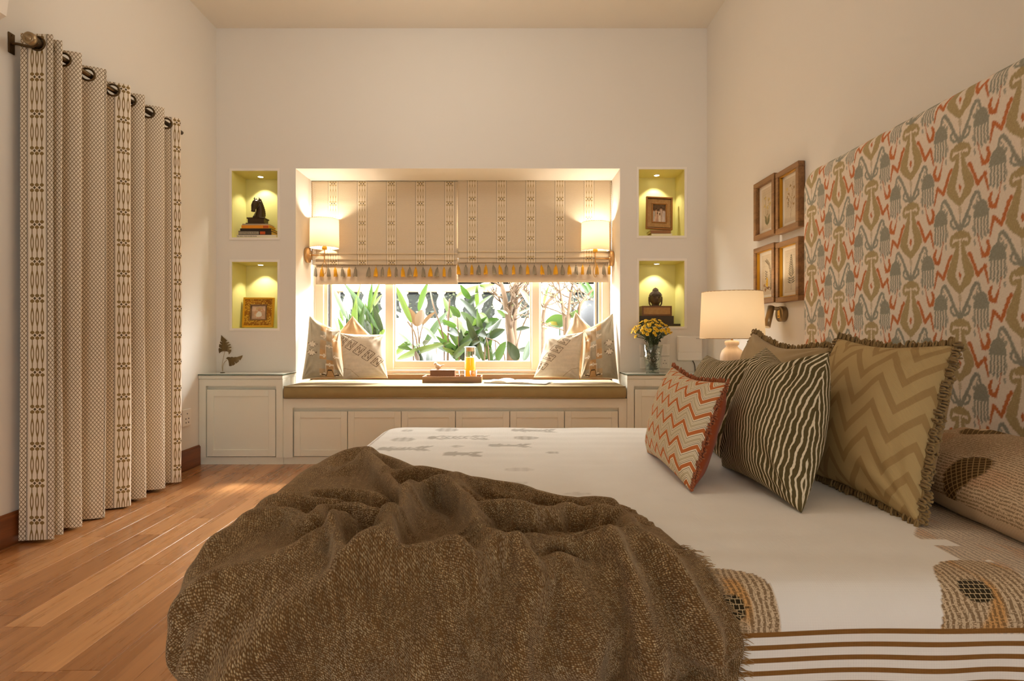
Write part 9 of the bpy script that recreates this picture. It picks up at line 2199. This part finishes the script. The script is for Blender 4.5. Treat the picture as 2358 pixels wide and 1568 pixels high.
def botanic(kind):
    def f(u, v):
        c = text_page(u, v, kind)
        x, y = (u - 0.5) * 1.0, v * 1.7                                # isotropic
        st_, lfc, flc = {0: ((150, 128, 84), (128, 116, 78), (206, 178, 116)), 1: ((150, 116, 72), (140, 112, 70), (176, 138, 84)), 2: ((92, 70, 40), (86, 66, 40), (214, 164, 36)), 3: ((84, 74, 50), (84, 76, 54), (84, 76, 54))}[kind]
        def stroke(pts, w, rgb): put(c, line_d(x, y, pts) < w, rgb)
        def leafl(ax, ay, bx, by, w, rgb):
            d, t = seg_d(x, y, ax, ay, bx, by); put(c, d < w * np.sin(PI * np.clip(t, 0.04, 0.96)), rgb)
        r_ = random.Random(kind + 40)
        if kind == 0:                                                     # pale flower sprays over broad leaves
            for (tx_, ty_) in ((-0.18, 1.30), (-0.22, 0.98), (0.12, 1.18), (0.24, 0.98), (0.02, 0.85)):
                stroke([(0.0, 0.12), (tx_ * 0.4, ty_ * 0.55), (tx_, ty_)], 0.011, st_)
                for k_ in range(9): a = r_.uniform(0, 6.28); rr_ = r_.uniform(0, 0.075); put(c, np.hypot(x - tx_ - rr_ * math.cos(a), y - ty_ - rr_ * math.sin(a)) < 0.034, flc if k_ % 3 else (178, 150, 96))
            for s_ in (-1, 1): leafl(0.0, 0.22, s_ * 0.22, 0.60, 0.062, lfc); leafl(0.0, 0.16, s_ * 0.20, 0.40, 0.06, (116, 110, 76))
        elif kind == 1:                                                   # branching spray with small dry blossoms
            stroke([(-0.02, 0.14), (0.0, 0.6), (0.10, 1.1), (0.16, 1.5)], 0.010, st_)
            for (ax, ay, tx_, ty_) in ((0, 0.5, -0.22, 0.72), (0.0, 0.62, 0.24, 0.86), (0.05, 0.85, -0.16, 1.06), (0.08, 0.95, 0.26, 1.22), (0.12, 1.15, -0.02, 1.36), (0.0, 0.7, -0.27, 0.95), (0.02, 0.4, 0.2, 0.6)):
                stroke([(ax, ay), (tx_, ty_)], 0.008, st_)
                for k_ in range(5): leafl(tx_, ty_, tx_ + r_.uniform(-0.09, 0.09), ty_ + r_.uniform(-0.02, 0.11), 0.028, flc if k_ % 2 else lfc)
            put(c, np.hypot(x + 0.30, y - 1.30) < 0.07, (206, 178, 120))
            for k_ in range(5): put(c, np.hypot(x + 0.22 - 0.01 * k_, y - 0.62 - 0.07 * k_) < 0.030, (104, 88, 66))
        elif kind == 2:                                                   # curved garland round a yellow bloom
            pts = [(0.30, 0.20), (0.34, 0.55), (0.30, 0.95), (0.16, 1.28), (-0.10, 1.48)]
            stroke(pts, 0.008, st_)
            for k_ in range(26):
                t = k_ / 25 * 3.999; i = int(t); fr_ = t - i
                ax = pts[i][0] + (pts[i + 1][0] - pts[i][0]) * fr_; ay = pts[i][1] + (pts[i + 1][1] - pts[i][1]) * fr_
                leafl(ax, ay, ax - 0.10, ay - 0.05, 0.018, lfc); leafl(ax, ay, ax + 0.06, ay + 0.05, 0.016, lfc)
            for k_ in range(7): leafl(-0.08, 0.66 + k_ * 0.05, -0.08 + (0.09 if k_ % 2 else -0.09), 0.70 + k_ * 0.055, 0.024, (60, 48, 30))
            for k_ in range(30): a = r_.uniform(0, 6.28); rr_ = r_.uniform(0, 0.15); put(c, np.hypot(x + 0.02 - rr_ * math.cos(a) * 0.6, y - 0.50 - rr_ * math.sin(a) * 1.3) < 0.045, flc if k_ % 3 else (228, 188, 60))
            for k_ in range(8): leafl(-0.05, 0.28, -0.05 + r_.uniform(-0.3, 0.34), 0.28 + r_.uniform(-0.16, 0.12), 0.022, (120, 84, 48))
            put(c, np.hypot(x + 0.26, y - 0.40) < 0.07, (168, 128, 84)); put(c, np.hypot(x + 0.18, y - 0.22) < 0.07, (150, 110, 70))
        else:                                                             # upright fern-like sprig
            stroke([(0.0, 0.10), (0.02, 0.8), (0.04, 1.52)], 0.009, st_)
            for k_ in range(13):
                y0_ = 0.36 + k_ * 0.088; l_ = 0.32 * (1 - k_ / 14.5)
                for s_ in (-1, 1): leafl(0.015 + 0.001 * k_, y0_, 0.02 + s_ * l_ * 0.95, y0_ + l_ * 0.55 + (0.05 if k_ > 2 else -0.08), 0.023, lfc)
        return c
    return f


def flower_frame(label, y0, y1, z0, z1, kind, gold):
    yc, zc_ = (y0 + y1) / 2, (z0 + z1) / 2
    t = thing('picture_frame', label, 'picture frame', (XR, yc, zc_), 'pressed flower frames on the wall')
    W_, H_ = abs(y1 - y0), z1 - z0
    M = basis((0, -1, 0), (0, 0, 1), (-1, 0, 0), (XR - 0.002, yc, zc_))
    fw = 0.028
    frame_bars(M, W_ - 2 * fw, H_ - 2 * fw, fw, 0.034, M_oak, t, 'frame_bar', 0.002)
    MB().box((-W_ / 2 + 0.006, -H_ / 2 + 0.006, 0), (W_ / 2 - 0.006, H_ / 2 - 0.006, 0.006), 0, M).build('back_board', M_brownwood, t)
    MB().box((-W_ / 2 + fw - 0.002, -H_ / 2 + fw - 0.002, 0.006), (W_ / 2 - fw + 0.002, H_ / 2 - fw + 0.002, 0.009), 0, M).build('mount', M_mat, t)
    if gold:
        w_, h_ = W_ - 2 * fw, H_ - 2 * fw
        frame_bars(M @ Matrix.Translation((0, 0, 0.009)), w_ - 0.008, h_ - 0.008, 0.005, 0.016, M_gold, t, 'gilt_slip', 0.001)
    rgbgrid('pressed_flower', M @ Matrix.Translation((0, 0, 0.0096)), W_ * 0.56, H_ * 0.70, botanic(kind), t, 70, 110)
    gx, gy = W_ / 2 - fw + 0.002, H_ / 2 - fw + 0.002
    MB().add([M @ Vector(p_) for p_ in ((-gx, -gy, 0.020), (gx, -gy, 0.020), (gx, gy, 0.020), (-gx, gy, 0.020))], [(0, 1, 2, 3)]).build('glazing', M_glazing, t)
    return t
flower_frame('walnut frame with pale pressed blossoms over broad leaves, upper frame nearer the window', 3.098, 3.352, 1.473, 1.808, 0, False)
flower_frame('walnut frame with a branching dried spray, upper frame beside the headboard', 2.838, 3.078, 1.462, 1.795, 1, True)
flower_frame('walnut frame with a garland and yellow bloom, lower frame partly behind the lamp shade', 3.098, 3.352, 1.098, 1.426, 2, True)
flower_frame('walnut frame with a dark upright fern sprig, lower frame beside the headboard', 2.838, 3.078, 1.092, 1.415, 3, True)
# ------------------------------------------------------------------ garden outside the window
def leafmat(name, rgb, rgb2, tr=0.45):
    b = NB(name, rough=0.45, spec=0.3)
    u3, u, v = b.uv()
    r = b.objrand()
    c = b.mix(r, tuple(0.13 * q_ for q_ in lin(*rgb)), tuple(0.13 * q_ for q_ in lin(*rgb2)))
    vein = (v * 9.0 + u * 6.0).tri().ss(0.0, 0.5) * 0.12 + 0.88
    cc = b.node('ShaderNodeHueSaturation'); b.put(cc.inputs['Color'], c); b.put(cc.inputs['Value'], vein)
    c = V(b, cc.outputs[0]); b.color(c)
    tl = b.node('ShaderNodeBsdfTranslucent'); b.put(tl.inputs[0], c); mx = b.node('ShaderNodeMixShader'); mx.inputs[0].default_value = tr
    b.nt.links.new(b.bsdf.outputs[0], mx.inputs[1]); b.nt.links.new(tl.outputs[0], mx.inputs[2]); b.nt.links.new(mx.outputs[0], b.out.inputs[0])
    return b.mat
M_lg = leafmat('bright_green_leaf', (128, 168, 66), (168, 194, 92))
M_mg = leafmat('mid_green_leaf', (84, 128, 50), (116, 156, 66))
M_dg = leafmat('deep_green_leaf', (54, 84, 40), (74, 104, 56), 0.3)
M_br = leafmat('brown_leaf', (150, 112, 74), (178, 140, 92))
M_yl = leafmat('yellow_leaf', (214, 196, 70), (196, 200, 84))
M_bark = plain('pale_bark', (72, 57, 43), 0.9, var=0.2, scale=20, bump=0.5, bscale=60)
M_gw = plain('garden_wall_paint', (206, 196, 178), 0.8, var=0.03)
M_soil = plain('garden_soil', (120, 98, 74), 0.95, var=0.2, bump=0.5)
M_slate = plain('slate_paint', (24, 27, 32), 0.7, var=0.05)

struct('g', MB().box((-7, WOUT, -0.3), (7, 12, 0.05)).build('ground', M_soil))
# boundary wall with balustrade
GY = 7.0
gwall = thing('boundary_wall', 'white garden boundary wall topped by a balustrade', 'wall', (0, GY, 0.05))
gwall['kind'] = 'structure'; del gwall['category']
bar('wall_base', (-5.2, GY - 0.14, 0.05), (5.2, GY + 0.14, 1.06), M_gw, gwall)
bar('plinth_course', (-5.2, GY - 0.17, 1.06), (5.2, GY + 0.17, 1.115), M_gw, gwall, 0.006)
bar('hand_rail', (-5.2, GY - 0.15, 1.455), (5.2, GY + 0.15, 1.53), M_gw, gwall, 0.008)
for x in (-2.27, 0.62, 3.3, -4.4):
    bar('pier', (x - 0.17, GY - 0.16, 1.115), (x + 0.17, GY + 0.16, 1.56), M_gw, gwall, 0.004)
bm_ = MB().lathe([(0.060, 0.0), (0.060, 0.03), (0.040, 0.045), (0.030, 0.07), (0.036, 0.10), (0.030, 0.115), (0.052, 0.15), (0.060, 0.19), (0.056, 0.23), (0.036, 0.28), (0.034, 0.30), (0.055, 0.315), (0.055, 0.34)], (0, 0, 0), 16)
me = bpy.data.meshes.new('baluster'); me.from_pydata(bm_.v, [], bm_.f); me.materials.append(M_gw); me.polygons.foreach_set('use_smooth', np.asarray(bm_.sm, bool)); me.update()
x = -2.27 + 0.31
while x < 2.3:
    if abs(x - 0.62) > 0.22:
        o = link_mesh('baluster', me, gwall); o.location = Vector((x, GY, 1.115)) - ORG[gwall.name]
    x += 0.232
# hedge and slate coloured wall beyond
hd_ = thing('hedge', 'dark clipped hedge behind the balustrade', 'hedge', (0, 8.2, 0.05))
rr = random.Random(8)
q = MB()
for i in range(5200):
    p = Vector((rr.uniform(-4.6, 4.6), rr.uniform(7.85, 8.25), rr.uniform(0.5, 1.62))); d = Vector((rr.uniform(-1, 1), rr.uniform(-1, 0.2), rr.uniform(-0.6, 1))).normalized(); w_ = d.orthogonal().normalized(); l_ = rr.uniform(0.03, 0.075)
    q.m = 0 if rr.random() < 0.75 else 1
    q.add([p, p + d * l_ * 0.5 + w_ * l_ * 0.3, p + d * l_, p + d * l_ * 0.5 - w_ * l_ * 0.3], [(0, 1, 2, 3)])
q.build('foliage', [plain('hedge_leaf', (50, 54, 48), 0.7, var=0.2), plain('hedge_leaf_pale', (84, 90, 66), 0.7)], hd_)['kind'] = 'stuff'
bar('inner_mass', (-4.6, 8.2, 0.05), (4.6, 8.7, 1.50), plain('hedge_dark', (46, 50, 48), 0.9), hd_)
pv = thing('neighbouring_house', 'slate roofed neighbouring house whose eaves run above the balustrade', 'house', (0, 8.6, 0))
bar('slate_wall', (-6, 9.6, 0.05), (6, 9.8, 2.6), M_slate, pv, 0.01)
bar('eaves', (-5.5, 7.6, 1.72), (5.5, 9.6, 1.86), M_slate, pv, 0.01)
for x in (-5.2, 5.2): bar('post', (x - 0.06, 7.7, 0.05), (x + 0.06, 7.82, 1.72), M_slate, pv)


def leaf(parent, base, tip, width, mat, sag=0.06, facing=None, name='leaf', n=14):
    """long blade from base to tip with a folded midrib and drooping curve"""
    base, tip = Vector(base), Vector(tip)
    ax = tip - base; L_ = ax.length
    f_ = Vector(facing) if facing else Vector((0, -1, 0.15))
    side = ax.normalized().cross(f_).normalized(); up_ = side.cross(ax.normalized())
    v = []; uv = []
    for i in range(n + 1):
        t = i / n
        w_ = width * 0.5 * (math.sin(PI * min(1, max(0.0, 0.06 + 0.94 * t)) ** 0.85) ** 0.75 if t < 0.999 else 0.0) * (1 if t > 0.02 else 0.4)
        c0 = base + ax * t + up_ * 0.0 + Vector((0, 0, sag * L_ * math.sin(PI * t)))
        for s_ in (-1, -0.5, 0, 0.5, 1):
            v.append(c0 + side * (s_ * w_) + up_ * (abs(s_) * w_ * 0.35)); uv.append((s_ * w_ * 8, t))
    return mobj(name, v, grid_faces(n + 1, 5), mat, parent, smooth=True, uvs=np.array(uv))


def A(zx, zy): return (700 + zx / 6.205, 640 + zy / 6.205)
def Bq(zx, zy): return (1050 + zx / 6.205, 640 + zy / 6.205)
def blades(parent, items, Y0, conv, seed, spread=0.35):
    rr = random.Random(seed)
    for (bx, by, tx, ty, w, m) in items:
        Yb_ = Y0 + rr.uniform(-spread, spread) * 0.5; Yt = Yb_ + rr.uniform(-spread, spread)
        Yt = max(5.05, Yt); Yb_ = max(5.05, Yb_)
        pb, pt = at(*conv(bx, by), Yb_), at(*conv(tx, ty), Yt)
        leaf(parent, pb, pt, 1.15 * w / 6.205 * Y0 / FPX, m, sag=rr.uniform(-0.02, 0.05), facing=(rr.uniform(-0.35, 0.35), -1, rr.uniform(-0.2, 0.5)))


def stems(parent, items, Y0, conv, r, mat, seed):
    rr = random.Random(seed)
    for pts in items:
        P_ = [at(*conv(*p), Y0 + rr.uniform(-0.08, 0.08)) for p in pts]
        P_.append(Vector((P_[-1].x, P_[-1].y, 0.06)))
        MB().tube(catmull(P_, 4), r * rr.uniform(0.8, 1.2), 6).build('stem', mat, parent)

def rooted(conv, zx, Y0): return (zx, 1560)
g1 = thing('ginger_plant', 'tall bright green ginger plant outside the left window light', 'plant', (-1.4, 5.5, 0.05))
blades(g1, [(620, 590, 385, 90, 62, M_mg), (1060, 730, 560, 60, 78, M_mg), (720, 560, 815, 60, 44, M_lg), (915, 640, 975, 60, 56, M_mg), (950, 500, 1085, 60, 46, M_lg), (1000, 400, 1125, 230, 50, M_lg), (1125, 780, 985, 370, 74, M_dg), (1050, 620, 1180, 420, 80, M_mg), (850, 600, 760, 390, 56, M_lg), (740, 560, 700, 380, 60, M_lg), (950, 830, 872, 590, 82, M_dg), (1080, 830, 1175, 720, 50, M_lg), (560, 620, 510, 450, 40, M_lg), (780, 900, 640, 500, 70, M_mg), (620, 900, 480, 560, 60, M_mg), (1000, 1000, 900, 640, 66, M_mg)], 5.55, A, 1)
rr = random.Random(78)
blades(g1, [(x_, 1150, x_ + rr.uniform(-260, 200), rr.uniform(150, 600), rr.uniform(60, 90), rr.choice((M_mg, M_lg, M_dg))) for x_ in [rr.uniform(620, 1150) for _ in range(16)]], 5.7, A, 22, 0.4)
stems(g1, [[(1060, 720), (1080, 1000), (1085, 1500)], [(920, 620), (960, 950), (980, 1500)], [(620, 580), (760, 950), (800, 1500)], [(850, 600), (900, 1000), (905, 1500)], [(1120, 780), (1125, 1500)]], 5.55, A, 0.009, M_mg, 2)
g2 = thing('cordyline', 'cordyline with brown and yellow green leaves left of the middle window light', 'plant', (-1.0, 5.45, 0.05))
blades(g2, [(1535, 640, 1300, 90, 74, M_lg), (1640, 470, 1775, 60, 76, M_mg), (1625, 690, 1475, 415, 100, M_br), (1630, 690, 1690, 450, 120, M_br), (1690, 670, 1880, 485, 48, M_br), (1475, 620, 1300, 475, 58, M_mg), (1565, 1015, 1315, 765, 72, M_mg), (1480, 915, 1300, 1100, 84, M_lg), (1600, 1000, 1330, 985, 90, M_mg), (1330, 1165, 2095, 920, 92, M_lg), (1710, 970, 2055, 475, 88, M_mg), (1880, 880, 1655, 690, 60, M_mg), (1700, 950, 1790, 900, 60, M_dg), (1800, 1300, 1790, 1000, 90, M_dg), (1560, 1020, 1680, 930, 52, M_mg), (1640, 1200, 1590, 1040, 60, M_br), (1900, 1100, 1940, 800, 76, M_br), (1700, 1250, 1630, 1020, 70, M_dg)], 5.5, A, 3)
stems(g2, [[(1620, 690), (1640, 900), (1650, 1500)], [(1540, 640), (1560, 1000), (1570, 1500)], [(1700, 660), (1650, 900), (1640, 1400)], [(1480, 620), (1600, 850), (1640, 1400)], [(2050, 480), (2055, 800), (2040, 1500)], [(2080, 300), (2060, 800), (2060, 1500)], [(1790, 100), (1850, 400), (1990, 850), (2000, 1500)]], 5.5, A, 0.007, M_bark, 4)
g3 = thing('ginger_plant', 'dense clump of broad green ginger leaves behind the carafe', 'plant', (-0.3, 5.4, 0.05))
blades(g3, [(420, 700, 20, 270, 96, M_dg), (0, 280, 570, 95, 120, M_lg), (310, 430, 300, 110, 62, M_lg), (280, 440, 525, 245, 84, M_mg), (385, 720, 625, 590, 118, M_mg), (490, 850, 705, 735, 96, M_dg), (90, 900, 175, 545, 76, M_mg), (120, 990, 330, 770, 120, M_mg), (100, 1120, 20, 810, 78, M_lg), (590, 1175, 720, 905, 120, M_mg), (880, 1170, 730, 905, 130, M_dg), (960, 1180, 1065, 870, 96, M_mg), (880, 1035, 1065, 990, 62, M_dg), (865, 525, 1065, 440, 66, M_lg), (1065, 400, 905, 150, 76, M_lg), (860, 745, 1065, 710, 56, M_dg), (330, 640, 100, 560, 100, M_dg), (280, 700, 60, 480, 90, M_mg), (200, 300, 60, 90, 80, M_mg), (470, 640, 330, 500, 84, M_lg), (140, 420, 330, 240, 70, M_dg), (220, 960, 300, 700, 110, M_lg), (60, 560, -90, 400, 84, M_mg), (-60, 560, -180, 270, 80, M_lg), (330, 140, 480, 60, 70, M_lg), (350, 900, 480, 780, 70, M_dg), (0, 700, -200, 600, 70, M_mg), (400, 880, 300, 620, 100, M_dg), (700, 560, 575, 455, 50, M_mg), (740, 520, 600, 460, 40, M_lg), (250, 760, 90, 640, 100, M_dg), (470, 1180, 430, 900, 40, M_lg)], 5.45, Bq, 5, 0.4)
rr = random.Random(77)
more = []
for i in range(46):
    bx, by = rr.uniform(-60, 520), rr.uniform(820, 1250)
    a = math.radians(rr.uniform(20, 160)); L_ = rr.uniform(280, 520)
    more.append((bx, by, bx + L_ * math.cos(a) * 0.9, by - L_ * math.sin(a), rr.uniform(62, 104), rr.choice((M_mg, M_mg, M_lg, M_dg))))
blades(g3, more, 5.6, Bq, 21, 0.5)
stems(g3, [[(90, 880), (100, 1500)], [(150, 960), (170, 1500)], [(230, 800), (240, 1500)], [(380, 700), (460, 1000), (480, 1500)], [(20, 560), (40, 1000), (50, 1500)], [(440, 860), (600, 920), (690, 1100), (700, 1400)], [(500, 860), (420, 1000), (400, 1500)], [(560, 900), (600, 1500)], [(860, 1000), (950, 700), (1060, 640)]], 5.45, Bq, 0.006, M_bark, 6)


def tree(name, label, trunks, Y0, conv, r0, seed, nleaf, lbox, gens=3, lsize=(0.02, 0.045)):
    t = thing(name, label, 'tree', at(*conv(*trunks[0][0]), Y0))
    t.location.z = 0.05; ORG[t.name] = Vector(t.location)
    rr = random.Random(seed); tips = []
    tw = MB()
    def grow(p, d, r, g):
        L_ = rr.uniform(0.10, 0.22) * (0.8 ** (gens - g)); q_ = p + d * L_
        mid = p.lerp(q_, 0.5) + Vector((rr.uniform(-1, 1), rr.uniform(-1, 1), rr.uniform(-1, 1))) * L_ * 0.12
        tw.tube([p, mid, q_], [r, r * 0.85, r * 0.7], 5); tips.append(q_)
        if g > 0:
            for _ in range(rr.choice((2, 2, 3))):
                grow(q_, (d + Vector((rr.uniform(-0.9, 0.9), rr.uniform(-0.6, 0.6), rr.uniform(-0.25, 0.7)))).normalized(), r * 0.62, g - 1)
    for tk in trunks:
        P_ = [at(*conv(*p), Y0 + rr.uniform(-0.04, 0.04)) for p in tk]
        P_ = catmull(P_, 5); n_ = len(P_)
        MB().tube([Vector((P_[0].x, P_[0].y, 0.05))] + P_, [r0 * 1.2] + [r0 * (1 - 0.5 * i / n_) for i in range(n_)], 9).build('trunk', M_bark, t)
        for i in range(n_ // 3, n_, 2):
            grow(P_[i], Vector((rr.uniform(-1, 1), rr.uniform(-0.5, 0.5), rr.uniform(0.1, 0.9))).normalized(), r0 * 0.34, gens - 1)
        grow(P_[-1], (P_[-1] - P_[-2]).normalized(), r0 * 0.45, gens)
    tw.build('branches', M_bark, t)['kind'] = 'stuff'
    q = MB()
    for i in range(nleaf):
        p = rr.choice(tips) + Vector((rr.uniform(-1, 1), rr.uniform(-1, 1), rr.uniform(-1, 1))) * 0.05; d = Vector((rr.uniform(-1, 1), rr.uniform(-1, 0.3), rr.uniform(-1, 0.6))).normalized(); w_ = d.orthogonal().normalized(); l_ = rr.uniform(*lsize)
        q.m = rr.choice((0, 0, 1))
        q.add([p, p + d * l_ * 0.45 + w_ * l_ * 0.34, p + d * l_, p + d * l_ * 0.45 - w_ * l_ * 0.34], [(0, 1, 2, 3)])
    q.build('leaves', [plain('young_leaf', (72, 86, 34), 0.6, var=0.15), plain('yellow_young_leaf', (106, 100, 38), 0.6)], t)['kind'] = 'stuff'
    return t
tree('shrub_tree', 'pale trunk with bare twigs beside the right mullion', [[(765, 1300), (770, 900), (740, 600), (800, 350), (850, 60)], [(860, 1200), (830, 700), (850, 420), (890, 60)], [(800, 900), (730, 500), (690, 250), (640, 60)]], 5.75, Bq, 0.038, 11, 60, None, 3)
tree('shrub_tree', 'slender branching tree with yellow green young leaves outside the right window light', [[(1570, 1300), (1560, 760), (1535, 480), (1500, 260)], [(1640, 1300), (1600, 700), (1615, 420), (1640, 200)], [(1230, 1200), (1245, 560), (1300, 360), (1440, 230)], [(1800, 1200), (1760, 600), (1770, 400), (1880, 250)]], 6.0, Bq, 0.026, 12, 420, None, 3)
g4 = thing('broad_leaf_plant', 'low plant with a broad green leaf beyond the right window light', 'plant', (0.6, 6.2, 0.05))
blades(g4, [(1600, 600, 1270, 640, 170, M_mg), (1610, 560, 1740, 450, 90, M_mg), (1480, 660, 1300, 650, 60, M_yl), (1250, 400, 1330, 110, 60, M_lg)], 6.2, Bq, 13)
stems(g4, [[(1600, 600), (1610, 1500)], [(1250, 400), (1240, 1500)], [(1480, 660), (1500, 1500)]], 6.2, Bq, 0.008, M_mg, 14)
pt = thing('garden_pot', 'large round dark grey garden pot beyond the right window light', 'pot', (1.15, 6.5, 0.05))
cpx = at(*Bq(1960, 560), 6.5)
MB().lathe([(0.20, 0.05), (0.22, 0.4), (0.26, 0.75), (0.30, 1.0), (0.27, 1.22), (0.20, 1.30), (0.21, 1.33), (0.18, 1.33), (0.17, 1.28)], (cpx.x + 0.05, 6.5, 0), 28).build('body', M_slate, pt)
for k_ in range(5): leaf(pt, (cpx.x + 0.05, 6.5, 1.25), (cpx.x + 0.05 + 0.25 * math.cos(k_ * 1.3), 6.5 + 0.2 * math.sin(k_ * 1.3), 1.55), 0.06, M_mg)
tag(MB().box((0.30, 6.30, 0.05), (0.82, 6.62, 0.98), 0.01).build('garden_ledge', M_gw), 'low white ledge under the broad leaf plant outside', 'ledge')
